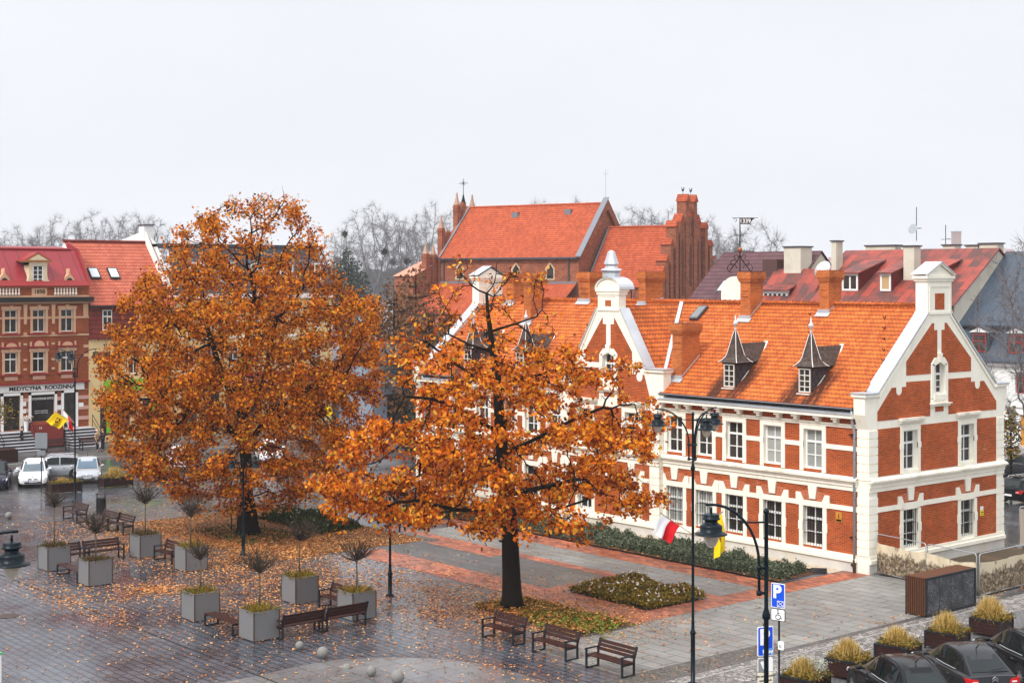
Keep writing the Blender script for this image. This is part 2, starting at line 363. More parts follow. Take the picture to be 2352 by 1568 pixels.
mb = MB(); mb.box(-1300, 1300, -14, 3200, -1.0, 62.0)
hz = mb.build('haze', bpy.data.materials.new('haze_air'), loc=(CAM.x, CAM.y, 0), rot=YAW, uv=False, kind='stuff')
hm = hz.data.materials[0]; hm.use_nodes = True; HT = hm.node_tree; HT.nodes.clear()
ho = nd(HT, 'ShaderNodeOutputMaterial'); hv = nd(HT, 'ShaderNodeVolumePrincipled', {'Color': (0.93, 0.95, 1.0, 1), 'Density': 0.0002, 'Anisotropy': 0.0})
HT.links.new(hv.outputs[0], ho.inputs['Volume'])
# ================================================================ the brick building
pb = thing('brick_building', 'long red brick building with cream stone trim, stepped white gables and orange tiled roof', 'building')
FA = Face((0, 0, 0), (1, 0, 0), (0, -1, 0))            # long front, u = X
GA = Face((0, 0, 0), (0, 1, 0), (1, 0, 0))             # near gable end, u = Y
GB = Face((-33.3, 0, 0), (0, 1, 0), (-1, 0, 0))        # far gable end
FC = Face((0, -0.3, 0), (1, 0, 0), (0, -1, 0))         # projecting middle gable
CXG = -16.17
cols = [-3.07, -5.43, -7.78, -9.72, -11.70]
colsL = [2*CXG-c for c in cols]
h1 = [(c-0.525, c+0.525, 4.36, 6.15) for c in cols+colsL]; h0 = [(c-0.56, c+0.56, 0.88, 2.66) for c in cols+colsL]
cc = [CXG-1.75, CXG+1.75]
k1 = [(c-0.5, c+0.5, 4.36, 6.15) for c in cc]; k0 = [(c-0.52, c+0.52, 0.88, 2.66) for c in cc]
gcol = [3.03, 7.53]
j1 = [(c-0.53, c+0.53, 4.35, 6.15) for c in gcol]; j0 = [(c-0.55, c+0.55, 0.9, 2.6) for c in gcol]
# long brick front, rear and core
mb = MB()
FA.wall(mb, -32.7, -0.6, 0.46, 7.0, h1+h0, 0.24, 0, 1)
FR = Face((0, 10.6, 0), (1, 0, 0), (0, 1, 0)); FR.wall(mb, -32.7, -0.6, 0.0, 7.2, [], 0.2, 0)
mb.build('front_wall', ['brick', 'cream'], pb)
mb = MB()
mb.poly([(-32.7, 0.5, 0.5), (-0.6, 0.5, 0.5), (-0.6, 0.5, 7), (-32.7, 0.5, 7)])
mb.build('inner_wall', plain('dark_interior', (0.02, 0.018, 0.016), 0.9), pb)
# window surrounds, keystones, bands on the front
def trim(F, us, ue, w1, w0, gable=False, d=0.0):
    for a, b, c, e in w1:
        mb = MB()
        F.box(mb, a-0.22, a, c-0.12, e, d, d+0.04); F.box(mb, b, b+0.22, c-0.12, e, d, d+0.04)
        F.box(mb, a-0.22, b+0.22, e, e+0.21, d, d+0.045)
        F.box(mb, a-0.26, a, 5.33, 5.58, d, d+0.05); F.box(mb, b, b+0.26, 5.33, 5.58, d, d+0.05)
        if gable: F.box(mb, a-0.3, b+0.4, 6.50, 6.60, d, d+0.12); F.box(mb, a-0.35, b+0.45, 6.60, 6.72, d, d+0.2, 1)
        mb.build('window_surround', ['cream', 'ledge'], pb)
    for a, b, c, e in w0:
        mb = MB()
        F.box(mb, a-0.22, a, c-0.1, e, d, d+0.04); F.box(mb, b, b+0.22, c-0.1, e, d, d+0.04)
        F.box(mb, a-0.26, a, 1.55, 1.95, d, d+0.05); F.box(mb, b, b+0.26, 1.55, 1.95, d, d+0.05)
        F.box(mb, a-0.02, b+0.02, e, 2.91, d, d+0.045)
        for s, q in ((1, a), (-1, b)):
            F.prism(mb, [(q+s*0.02, 2.66), (q+s*0.02, 2.93), (q-s*0.14, 3.24), (q-s*0.40, 3.24), (q-s*0.40, 2.66)], d, d+0.052)
        mb.build('window_surround', 'cream', pb)
        m = (a+b)/2; mb = MB(); F.prism(mb, [(m-0.17, 3.0), (m+0.17, 3.0), (m+0.25, 3.58), (m-0.25, 3.58)], d, d+0.07)
        mb.build('keystone', 'cream', pb)
    for a, b, c, e in w0:
        m = (a+b)/2; mb = MB()
        for s in (1, -1):
            P4 = [(m+s*0.19, 2.93), (m+s*0.535, 2.93), (m+s*0.70, 3.30), (m+s*0.26, 3.36)]
            F.prism(mb, P4, d, d+0.02)
            k = len(mb.f)-6
            uvp = [(z, u*s) for u, z in P4]
            mb.uvs[k] = list(reversed(uvp)); mb.uvs[k+1] = uvp
        mb.build('brick_arch', 'vouss', pb)
    # horizontal bands between openings
    def one(a, b, z0, z1, dd): mb = MB(); F.box(mb, a, b, z0, z1, d, dd); mb.build('stone_band', 'cream', pb)
    def strip(z0, z1, holes, dd, pad):
        xs = us
        for a, b, *_ in sorted(holes):
            if a-pad > xs+0.02: one(xs, a-pad, z0, z1, dd)
            xs = b+pad
        if ue > xs+0.02: one(xs, ue, z0, z1, dd)
    strip(5.35, 5.56, w1, d+0.035, 0.24) if not gable else None
    strip(2.67, 2.89, w0, d+0.035, 0.40)
trim(FA, -12.66, -0.6, h1[:5], h0[:5]); trim(FA, -32.7, -19.8, h1[5:], h0[5:])
for (F, u0, u1, d) in ((FA, -12.5, -0.6, 0.0), (FA, -32.7, -19.85, 0.0), (FC, -19.85, -12.5, 0.0), (GA, -0.02, 10.62, 0.0), (GB, -0.02, 10.62, 0.0)):
    mb = MB()
    F.box(mb, u0, u1, 3.58, 3.78, d, d+0.05); F.box(mb, u0, u1, 3.78, 3.92, d, d+0.10); F.box(mb, u0-0.02, u1+0.02, 3.92, 4.02, d, d+0.15)
    F.prism(mb, [(u0-0.06, 4.02), (u1+0.06, 4.02), (u1+0.06, 4.10), (u0-0.06, 4.10)], d, d+0.24, 1)
    n = 24; L = (u1-u0)
    mb.add([F.p(u0-0.06+(L+0.12)*i/n, zz, dd) for i in range(n+1) for zz, dd in ((4.10, d+0.24), (4.10+0.10+0.02*random.random(), d+0.02))],
           [(2*i, 2*i+2, 2*i+3, 2*i+1) for i in range(n)], 1)
    mb.build('string_course', ['cream', 'ledge'], pb)
    mb = MB()
    F.box(mb, u0, u1, -0.1, 0.46, d, d+0.06); mb.build('plinth', 'plinth', pb)
    mb = MB()
    F.box(mb, u0, u1, 0.46, 0.62, d, d+0.14); F.prism(mb, [(u0, 0.62), (u1, 0.62), (u1, 0.77), (u0, 0.77)], d, d+0.08)
    mb.build('base_moulding', 'cream', pb)
# cornice with brackets and gutter
for u0, u1 in ((-12.5, -0.6), (-32.7, -19.85)):
    mb = MB()
    FA.box(mb, u0, u1, 6.36, 6.47, 0, 0.06); FA.box(mb, u0, u1, 6.47, 6.53, 0, 0.12)
    FA.box(mb, u0, u1, 6.81, 6.99, 0, 0.42)
    mb.build('cornice', 'cream', pb)
    mb = MB(); mb.poly([(u0, -0.45, 7.0), (u1, -0.45, 7.0), (u1, -0.12, 7.1), (u0, -0.12, 7.1)]); mb.box(u0, u1, -0.46, -0.43, 6.96, 7.0)
    mb.build('cornice_flashing', 'zinc', pb)
    mb = MB(); n = 8
    for k in range(n):
        a, b = math.pi*k/n, math.pi*(k+1)/n; r = 0.085
        q = [(-0.33-r*math.cos(t), 7.26-r*math.sin(t)) for t in (a, b)]
        mb.poly([(u0, q[0][0], q[0][1]), (u1, q[0][0], q[0][1]), (u1, q[1][0], q[1][1]), (u0, q[1][0], q[1][1])])
    mb.build('gutter', 'zincd', pb)
    mb = MB(); mb.box(u0, u1, -0.43, -0.41, 7.245, 7.27); mb.box(u0, u1, -0.26, -0.05, 7.295, 7.315); mb.build('gutter_lip', 'zinc', pb)
mb = MB()
FA.prism(mb, [(0.07, 6.53), (0.26, 6.53), (0.26, 6.70), (0.33, 6.72), (0.33, 6.81), (0.0, 6.81), (0.0, 6.72), (0.07, 6.70)], 0.0, 0.16)
FA.prism(mb, [(0.0, 6.70), (0.33, 6.70), (0.33, 6.805), (0.0, 6.805)], 0.16, 0.34)
FA.prism(mb, [(0.07, 6.58), (0.26, 6.58), (0.26, 6.70), (0.07, 6.70)], 0.16, 0.26)
br0 = mb.build('bracket', 'cream', pb)
bx = [-1.83, -2.83, -4.08, -5.11, -6.3, -7.5, -8.81, -9.55, -10.81, -11.52, -12.6]
for i, x in enumerate(bx + [2*CXG-x-0.33 for x in bx]):
    if i == 0: br0.location.x = x; continue
    c = br0.copy(); COL.objects.link(c); c.location.x = x
# windows
gl = ['glassc', 'glassc', 'glass', 'glass', 'glass']
for i, h in enumerate(h1): window(FA, pb, *h, bars=1, glass=gl[i % 5] if i < 5 else 'glass')
gl0 = ['glass', 'glass', 'glass', 'glassc', 'glassc']
for i, h in enumerate(h0): window(FA, pb, *h, bars=1, glass=gl0[i % 5] if i < 5 else 'glass', grille=7)
for h in j1: window(GA, pb, *h, bars=1, glass='glass')
for h in j0: window(GA, pb, *h, bars=1, grille=7)
for h in k1: window(FC, pb, *h, bars=1)
for h in k0: window(FC, pb, *h, bars=1, grille=6)

def gable(F, c, P, w1, w0, thick, low):
    """parapet gable: cream wall, brick panels, quoins, coping; c = centre, P = half widths"""
    hw, sh, rk, ap = P['hw'], P['sh'], P['rk'], P['ap']
    zt, zs = 11.37, P['zs']
    mb = MB()
    F.wall(mb, c-hw, c+hw, 0, 6.33, w1+w0, 0.26, 0)
    wz0, wz1, ww = 7.68, 9.08, 0.42
    for s in (1, -1):
        pts = [(c+s*hw, 6.33), (c+s*(hw+0.29), 7.0), (c+s*(hw+0.29), zs-0.12), (c+s*rk, zs-0.1), (c+s*0.9, zt), (c+s*0.0, zt), (c, wz1+0.05), (c+s*ww, wz1-0.12), (c+s*ww, wz0), (c, wz0), (c, 6.33)]
        mb.poly([F.p(u, z) for u, z in pts])
        mb.poly([F.p(u, z, -thick) for u, z in [(c, 0)]+[(c+s*hw, 0)]+pts[:6]])
        out = [(c+s*hw, 0), (c+s*hw, 6.33), (c+s*(hw+0.29), 7.0), (c+s*(hw+0.29), zs-0.12), (c+s*rk, zs-0.1), (c+s*0.9, zt), (c, zt)]
        for a, b in zip(out, out[1:]):
            mb.poly([F.p(*a), F.p(*b), F.p(b[0], b[1], -thick), F.p(a[0], a[1], -thick)])
        for a, b in (((c+s*ww, wz1-0.12), (c+s*ww, wz0)), ((c+s*ww, wz0), (c, wz0)), ((c, wz1+0.05), (c+s*ww, wz1-0.12))):
            mb.poly([F.p(*a), F.p(*b), F.p(b[0], b[1], -0.25), F.p(a[0], a[1], -0.25)])
    mb.build('gable_wall', 'cream', pb)
    window(F, pb, c-ww, c+ww, wz0, wz1+0.05, dep=0.25, mull=1, bars=2, trans=0.62)
    # brick panels
    mb = MB(); e = 0.012
    bw = P['bw']; lw = P['lw']
    for s in (1, -1):
        F.prism(mb, [(c+s*0.42, 10.94), (c+s*P['bt'], 10.94), (c+s*bw, 9.24), (c+s*bw, 8.62), (c+s*0.68, 8.62), (c+s*0.68, 9.08), (c+s*0.40, 9.36), (c+s*0.17, 9.36), (c+s*0.17, 10.62), (c+s*0.42, 10.62)], 0, e)
        q = P['sc']
        arc = [(c+s*(q-0.22*math.cos(math.pi*k/8)), 7.98-0.22*math.sin(math.pi*k/8)) for k in range(9)]
        F.prism(mb, [(c+s*0.72, 8.33), (c+s*bw, 8.33), (c+s*bw, 8.12), (c+s*(q-0.22), 8.12)] + arc + [(c+s*(q+0.22), 8.12), (c+s*P['lt'], 8.12), (c+s*lw, 7.1), (c+s*lw, 6.69), (c+s*0.72, 6.69)], 0, e)
    F.box(mb, c-0.33, c+0.33, 6.86, 7.12, 0, e)
    us = [c-lw] + [v for a, b, *_ in sorted(w1) for v in (a-0.22, b+0.22)] + [c+lw]
    for a, b in zip(us[::2], us[1::2]): F.box(mb, a, b, 4.24, 6.34, 0, e)
    F.box(mb, c-lw, c+lw, 2.89, 3.58, 0, e)
    us = [c-lw] + [v for a, b, *_ in sorted(w0) for v in (a-0.22, b+0.22)] + [c+lw]
    for a, b in zip(us[::2], us[1::2]): F.box(mb, a, b, 0.76, 2.67, 0, e)
    mb.build('brick_panel', 'brick', pb)
    trim(F, c-lw, c+lw, w1, w0, gable=True, d=e)
    # attic window surround
    mb = MB()
    for s in (1, -1):
        F.box(mb, c+s*0.43 if s > 0 else c-0.64, c+0.64 if s > 0 else c-0.43, 7.5, 9.05, 0, 0.05)
        F.prism(mb, [(c+s*0.64, 9.05), (c+s*0.43, 8.96), (c, 9.13), (c, 9.36), (c+s*0.38, 9.33)], 0, 0.05)
    F.prism(mb, [(c-0.1, 9.13), (c+0.1, 9.13), (c+0.17, 9.55), (c-0.17, 9.55)], 0, 0.09)
    F.box(mb, c-0.5, c+0.5, 7.42, 7.66, 0, 0.1); F.box(mb, c-0.72, c+0.72, 7.12, 7.22, 0, 0.12); F.box(mb, c-0.6, c+0.6, 7.22, 7.42, 0, 0.05)
    mb.build('window_surround', 'cream', pb)
    mb = MB(); F.box(mb, c-0.78, c+0.78, 7.222, 7.26, 0, 0.2); mb.build('ledge', 'ledge', pb)
    # quoins
    n = 15
    for s in (1, -1):
        mb = MB()
        for k in range(n):
            z0 = 0.78+k*0.37; z1 = z0+0.33
            if z0 > 3.3 and z1 < 4.25 or z0 > 6.1: continue
            a, b = (c+s*(hw-0.62), c+s*(hw+0.03)); F.box(mb, min(a, b), max(a, b), z0, z1, -thick*1.02 if F is not FC else -0.3, 0.035)
        mb.build('quoin', 'cream', pb)
    # copings
    ov = 0.07
    for s in (1, -1):
        mb = MB()
        A, B = (c+s*(rk-0.02), zs-0.08), (c+s*0.9, zt+0.02)
        ex = 0.05
        mb.add([F.p(A[0], A[1], ov), F.p(B[0], B[1], ov), F.p(B[0], B[1], -thick-ov), F.p(A[0], A[1], -thick-ov),
                F.p(A[0], A[1]+0.08, ov), F.p(B[0], B[1]+0.08, ov), F.p(B[0], B[1]+0.08, -thick-ov), F.p(A[0], A[1]+0.08, -thick-ov)],
               [(0, 1, 2, 3), (4, 5, 6, 7), (0, 1, 5, 4), (1, 2, 6, 5), (2, 3, 7, 6), (3, 0, 4, 7)])
        a, b = c+s*(rk-0.05), c+s*(hw+0.40); F.box(mb, min(a, b), max(a, b), zs-0.10, zs-0.04, -thick-0.12, 0.12)
        mb.build('coping', 'zinc', pb)
    mb = MB()
    for s in (1, -1):
        a, b = c+s*(rk-0.1), c+s*(hw+0.37); F.box(mb, min(a, b), max(a, b), zs-0.22, zs-0.10, -thick-0.09, 0.09)
        A, B = (c+s*(rk-0.12), zs-0.30), (c+s*0.86, zt-0.12)
        mb.extrude([F.p(A[0], A[1], 0), F.p(B[0], B[1], 0), F.p(B[0], B[1]+0.12, 0), F.p(A[0], A[1]+0.12, 0)], F.N*0.05)
    mb.build('coping_moulding', 'cream', pb)
PG = dict(hw=5.3, sh=0, rk=4.7, ap=0, zs=8.0, bw=2.56, lw=4.69, bt=0.57, sc=3.1, lt=3.64)
PC = dict(hw=3.67, sh=0, rk=2.78, ap=0, zs=8.5, bw=1.75, lw=2.98, bt=0.46, sc=2.28, lt=2.62)
gable(GA, 5.3, PG, j1, j0, 0.6, True)
gable(GB, 5.3, PG, [], [], 0.6, True)
gable(FC, CXG, PC, k1, k0, 0.55, True)
# gable tops: pediment blocks at both ends, round headed block in the middle
for F in (GA, GB):
    mb = MB(); c = 5.3
    F.box(mb, c-0.95, c+0.95, 11.36, 12.86, -0.62, 0.02); F.box(mb, c-1.0, c+1.0, 11.34, 11.46, -0.66, 0.05)
    F.box(mb, c-0.74, c+0.74, 12.60, 12.66, 0.02, 0.045)
    for q in (-0.82, 0.76): F.box(mb, c+q, c+q+0.06, 11.5, 12.66, 0.02, 0.045)
    F.box(mb, c-1.02, c+1.02, 12.86, 12.98, -0.68, 0.07); F.box(mb, c-1.10, c+1.10, 12.98, 13.10, -0.72, 0.12)
    F.prism(mb, [(c-1.0, 13.10), (c+1.0, 13.10), (c, 13.62)], -0.66, 0.03)
    for s in (1, -1): F.prism(mb, [(c+s*1.12, 13.10), (c+s*1.12, 13.20), (c, 13.74), (c, 13.64)], 0.03, 0.13)
    mb.build('pediment_block', 'cream', pb)
    mb = MB()
    for s in (1, -1): mb.poly([F.p(c+s*1.17, 13.185, 0.16), F.p(c, 13.77, 0.16), F.p(c, 13.77, -0.76), F.p(c+s*1.17, 13.185, -0.76)])
    for s in (1, -1): mb.poly([F.p(c+s*1.17, 13.185, 0.16), F.p(c, 13.77, 0.16), F.p(c, 13.72, 0.16), F.p(c+s*1.17, 13.14, 0.16)])
    mb.build('pediment_roof', 'zinc', pb)
    mb = MB(); F.box(mb, c-0.37, c+0.37, 11.56, 12.30, 0.02, 0.03); mb.build('brick_panel', 'brick', pb)
mb = MB(); F = FC; c = CXG
F.box(mb, c-0.78, c+0.78, 11.33, 12.30, -0.5, 0.02); F.box(mb, c-0.82, c+0.82, 11.31, 11.42, -0.55, 0.05)
F.box(mb, c-0.84, c+0.84, 12.14, 12.30, -0.56, 0.06); F.box(mb, c-0.90, c+0.90, 12.30, 12.42, -0.62, 0.10)
F.box(mb, c-0.6, c+0.6, 12.06, 12.10, 0.02, 0.045)
for q in (-0.66, 0.6): F.box(mb, c+q, c+q+0.05, 11.5, 12.1, 0.02, 0.045)
arc = [(c-0.86*math.cos(math.pi*k/16), 12.42+0.58*math.sin(math.pi*k/16)) for k in range(17)]
F.prism(mb, arc, -0.6, 0.02)
for k in range(16):
    a, b = arc[k], arc[k+1]; s = 1.09
    F.prism(mb, [a, b, (c+(b[0]-c)*s, 12.42+(b[1]-12.42)*s), (c+(a[0]-c)*s, 12.42+(a[1]-12.42)*s)], -0.55, 0.10)
mb.build('round_pediment', 'cream', pb)
mb = MB()
for k in range(16):
    (a0, a1), (b0, b1) = [(c+(q[0]-c)*1.12, 12.42+(q[1]-12.42)*1.12) for q in (arc[k], arc[k+1])]
    mb.poly([F.p(a0, a1, 0.14), F.p(b0, b1, 0.14), F.p(b0, b1, -0.95), F.p(a0, a1, -0.95)])
mb.build('pediment_roof', 'zinc', pb, smooth=True)
mb = MB(); F.box(mb, c-0.22, c+0.22, 11.55, 11.86, 0.02, 0.03); mb.build('brick_panel', 'brick', pb)
mb = MB(); cx, cy = CXG-0.35, 0.25
mb.lathe([(0.50, 13.0), (0.50, 13.28), (0.42, 13.30), (0.55, 13.36), (0.60, 13.42), (0.55, 13.48), (0.38, 13.52), (0.33, 13.62), (0.34, 13.70), (0.42, 13.74), (0.20, 14.38), (0.05, 14.46)], 8, (cx, cy, 0), 0, R(22.5))
mb.build('roof_finial', 'zinc', pb)
# roof
ZE, ZR, YE, YR = 7.30, 11.70, -0.34, 5.3
def rz(y): return ZE+(y-YE)*(ZR-ZE)/(YR-YE)
mb = MB()
n = 16; t = 0.05
def slope(x0, x1, y0=YE, y1=YR, flip=1, back=False):
    pts = []
    for (x, y) in ((x0, y0), (x1, y0), (x1, y1), (x0, y1)):
        pts.append((x, y if not back else 2*YR-y, rz(y)))
    mb.poly(pts)
# flat front slope; tile courses and their shadow lines are in the tile colour
for x0, x1 in ((-32.7, -19.9), (-12.46, -0.6)): slope(x0, x1, YE, 0.3)
slope(-32.7, -0.6, 0.3, YR)
for x0, x1 in ((-32.7, -19.9), (-12.46, -0.6)): mb.poly([(x0, YE, rz(YE)), (x1, YE, rz(YE)), (x1, YE, rz(YE)-0.06), (x0, YE, rz(YE)-0.06)], 1)
slope(-32.7, -0.6, back=True)
# the short roof behind the middle gable
zc_ = 11.55
for s in (1, -1):
    mb.poly([(CXG+s*3.35, 0.2, rz(0.2)+0.03), (CXG, YR-0.15, zc_+0.04), (CXG, 0.2, zc_+0.04)])
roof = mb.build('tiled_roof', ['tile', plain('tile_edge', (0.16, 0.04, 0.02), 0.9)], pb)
mb = MB()
for k in range(92):
    x0 = -32.6+k*0.348
    if CXG-0.3 < x0 < CXG+0.2: pass
    mb.tube([(x0, YR, ZR+0.03), (x0+0.36, YR, ZR+0.05)], [0.12, 0.135], 8)
mb.build('ridge_tile', 'tile', roof)
mb = MB()
for s in (1,):
    a = Vector((CXG, YR-0.1, ZR+0.06)); b = Vector((CXG+s*3.4, 0.15, rz(0.15)+0.07)); w = Vector((0.10, 0.04, 0.0))
    mb.poly([a-w, a+w, b+w, b-w])
mb.build('valley_flashing', 'zinc', roof)
# chimneys on the roof
def chimney(x0, x1, y0, y1, zt):
    mb = MB(); zb = rz(min(y0, YR))-0.4
    mb.box(x0, x1, y0, y1, zb, zt-0.55)
    for e, a, b in ((0.04, -0.55, -0.47), (0.08, -0.47, -0.36), (0.12, -0.36, -0.12), (0.10, -0.12, 0.0)):
        mb.box(x0-e, x1+e, y0-e, y1+e, zt+a, zt+b)
    for q in (0.9, 1.2): mb.box(x0+0.1, x1-0.1, y0-0.03, y0, zt-q-0.06, zt-q)
    ch = mb.build('chimney', 'chim', roof)
    mb = MB(); mb.box(x0-0.06, x1+0.06, y0-0.08, y0+0.02, rz(y0)-0.1, rz(y0)+0.18)
    mb.poly([(x1+0.03, y0, rz(y0)+0.1), (x1+0.03, y1, rz(min(y1, YR))+0.1), (x1+0.03, y1, rz(min(y1, YR))+0.22), (x1+0.03, y0, rz(y0)+0.22)])
    mb.poly([(x0-0.12, y0-0.25, rz(y0-0.25)+0.05), (x1+0.12, y0-0.25, rz(y0-0.25)+0.05), (x1+0.12, y0-0.02, rz(y0)+0.06), (x0-0.12, y0-0.02, rz(y0)+0.06)])
    mb.build('flashing', 'zinc', ch)
    mb = MB(); mb.box(x0-0.02, x1+0.02, y0-0.02, y1+0.02, zt, zt+0.015)
    for k in range(5): mb.tube([(x0+(x1-x0)*k/4, y0+0.05, zt), (x0+(x1-x0)*k/4, y0+0.05, zt+0.1)], 0.012, 4)
    mb.build('chimney_cap', 'iron', ch)
for a in ((-12.36, -11.72, 0.5, 1.8, 10.72), (-11.2, -10.54, 4.3, 5.3, 13.32), (-6.49, -5.92, 4.77, 5.75, 13.38), (-24.42, -23.5, 5.22, 6.1, 13.36),
          (-19.37, -18.85, 5.1, 6.5, 13.34), (-27.5, -26.85, 3.6, 4.5, 13.1), (-30.9, -30.1, 5.0, 5.9, 13.3)): chimney(*a)
# roof light
mb = MB()
def onroof(x, y, h): 
    nrm = Vector((0, -(ZR-ZE), YR-YE)).normalized(); return Vector((x, y, rz(y)))+nrm*h
q = [(-14.55, 4.1), (-13.95, 4.1), (-13.95, 4.95), (-14.55, 4.95)]
mb.extrude([onroof(x, y, 0.02) for x, y in q], onroof(0, 0, 0.16)-onroof(0, 0, 0.02)); sl = mb.build('roof_light', 'zincd', roof)
mb = MB(); mb.poly([onroof(x, y, 0.17) for x, y in ((-14.49, 4.17), (-14.01, 4.17), (-14.01, 4.88), (-14.49, 4.88))]); mb.build('pane', glassm('rooflight_glass', (0.25, 0.28, 0.3), 0.3), sl)
# dark weathered runs below the dormers are part of the tile; broken hooks on the roof
mb = MB()
for x, y in [(-6.9+0.45*k, 4.6-0.55*k) for k in range(6)] + [(-2.4+0.42*k, 4.5-0.6*k) for k in range(5)] + [(-21.5-0.3*k, 4.2-0.7*k) for k in range(5)]:
    p = onroof(x, y, 0.04); mb.tube([p, p+Vector((-0.1, -0.06, 0.1))], 0.02, 4); mb.tube([p, p+Vector((0.07, -0.05, 0.12))], 0.02, 4)
mb.build('snow_hook', 'iron', roof)
# spired slate dormers
def dormer(cx):
    w, y0 = 0.37, 0.27; zb, ze = 7.72, 8.92
    F = Face((cx, y0, 0), (1, 0, 0), (0, -1, 0))
    mb = MB(); yb = 1.95
    mb.add([(cx+s*w, y, z) for s in (-1, 1) for y, z in ((y0, zb), (y0, ze), (yb, ze), (yb, rz(yb)-0.05))], [(0, 1, 2, 3), (4, 5, 6, 7)])
    mb.box(cx-w, cx+w, y0+0.02, y0+0.05, zb, ze)
    d = mb.build('dormer', 'slatew', roof)
    mb = MB(); mb.box(cx-w-0.06, cx+w+0.06, y0-0.06, yb+0.1, ze-0.06, ze+0.05); mb.build('eaves_board', plain('dark_eaves', (0.035, 0.025, 0.022), 0.8), d)
    mb = MB(); c0 = (cx, y0+0.42); prof = [(0.60, ze+0.03), (0.50, ze+0.10), (0.36, ze+0.27), (0.30, ze+0.42), (0.06, 10.43)]
    ring = []
    for r, z in prof: ring.append([(c0[0]+sx*r*0.98, c0[1]+sy*r*0.98, z) for sx, sy in ((-1, -1), (1, -1), (1, 1), (-1, 1))])
    for a, b in zip(ring, ring[1:]):
        for k in range(4): mb.poly([a[k], a[(k+1) % 4], b[(k+1) % 4], b[k]])
    yr = 3.0; zr_ = 9.86
    for s in (1, -1): mb.poly([(cx, c0[1], zr_), (cx, yr, zr_), (cx+s*0.50, 1.98, ze+0.05), (cx+s*0.50, c0[1], ze+0.05)])
    mb.build('slate_spire', 'slate', d)
    mb = MB()
    for k in range(4): mb.tube([a[k] for a in ring], 0.018, 5)
    mb.tube([(cx+0.52, 1.93, ze+0.05), (cx+0.04, 3.0, zr_+0.03)], 0.05, 5); mb.tube([(cx-0.52, 1.93, ze+0.05), (cx-0.04, 3.0, zr_+0.03)], 0.05, 5)
    mb.build('hip_flashing', 'white', d)
    mb = MB(); mb.lathe([(0.075, 10.40), (0.05, 10.55), (0.04, 10.66), (0.09, 10.72), (0.125, 10.80), (0.12, 10.86), (0.06, 10.93), (0.035, 11.0), (0.012, 11.22)], 10, (c0[0], c0[1], 0))
    mb.build('finial', plain('pale_finial_metal', (0.62, 0.64, 0.68), 0.4, metal=0.3), d, smooth=True)
    window(F, d, cx-0.33-cx, 0.33, zb+0.05, ze-0.06, dep=-0.0, fr=0.05, mull=1, trans=0, bars=3, frame='oldwhite')
    mb = MB(); mb.box(cx-w, cx+w, y0-0.2, y0+0.02, zb-0.05, zb+0.0); mb.tube([(cx+w+0.02, y0+0.1, zb+0.05), (cx+w+0.05, y0+0.9, rz(y0+0.9)+0.06)], 0.03, 4); mb.build('sill', 'oldwhite', d)
for cx in (-8.33, -3.74, -23.9, -28.6): dormer(cx)
# downpipes, house number, meter box
for x in (-0.70, -32.3):
    mb = MB(); mb.tube([(x, -0.30, 7.2), (x, -0.28, 6.7), (x, -0.10, 6.2), (x, -0.10, 0.55)], 0.058, 8); dp = mb.build('downpipe', 'pipe', pb, smooth=True)
    mb = MB(); mb.tube([(x, -0.1, 0.55), (x, -0.1, 0.0)], 0.075, 8); mb.tube([(x-0.02, -0.1, 0.3), (x-0.14, -0.16, 0.36)], 0.06, 6); mb.build('pipe_boot', plain('rusty_iron', (0.05, 0.025, 0.018), 0.8), dp)
    mb = MB(); [mb.tube([(x-0.08, -0.1, z), (x+0.08, -0.1, z+0.0)], 0.02, 5) for z in (1.6, 3.2, 5.0, 5.9)]; mb.build('pipe_clip', 'iron', dp)
def text(body, size, loc, rot, mat, parent, name='lettering', ext=0.004, align='CENTER', bold=0.0):
    cu = bpy.data.curves.new(name, 'FONT'); cu.body = body; cu.size = size; cu.align_x = align; cu.align_y = 'CENTER'; cu.extrude = ext
    if bold: cu.offset = bold
    t = bpy.data.objects.new('tmp', cu); COL.objects.link(t); bpy.context.view_layer.update()
    me = bpy.data.meshes.new_from_object(t.evaluated_get(bpy.context.evaluated_depsgraph_get())); bpy.data.objects.remove(t)
    me.materials.clear(); me.materials.append(MT[mat] if isinstance(mat, str) else mat)
    o = bpy.data.objects.new(name, me); COL.objects.link(o)
    o.location = loc; o.rotation_euler = rot
    if parent: o.parent = parent
    return o
mb = MB(); FA.box(mb, -1.78, -1.44, 2.12, 2.56, 0, 0.03); pl = mb.build('number_plaque', plain('ochre_plaque', (0.55, 0.24, 0.03), 0.6, var=0.3, scale=9, dirt=(0.12, 0.07, 0.03)), pb)
text('1', 0.32, (-1.61, -0.034, 2.37), (R(90), 0, 0), 'iron', pl); mb = MB(); FA.box(mb, -1.75, -1.47, 2.15, 2.24, 0.03, 0.034); mb.build('plaque_strip', 'iron', pl)
mb = MB(); GA.box(mb, 8.62, 8.86, 1.98, 2.16, 0.012, 0.03); nt_ = mb.build('white_notice', 'white', pb)
mb = MB(); GA.box(mb, 8.60, 8.88, 1.72, 1.97, 0.012, 0.035); yn = mb.build('yellow_notice', plain('yellow_notice_paint', (0.8, 0.62, 0.02), 0.5), pb)
mb = MB(); GA.box(mb, 8.63, 8.85, 1.86, 1.90, 0.035, 0.038); GA.box(mb, 8.65, 8.83, 1.78, 1.80, 0.035, 0.038); mb.build('notice_print', 'iron', yn)
mb = MB(); FA.box(mb, -0.95, -0.86, 1.5, 1.56, 0, 0.12); FA.box(mb, -0.98, -0.72, 6.05, 6.10, 0, 0.15); mb.build('wall_bracket', 'iron', pb)
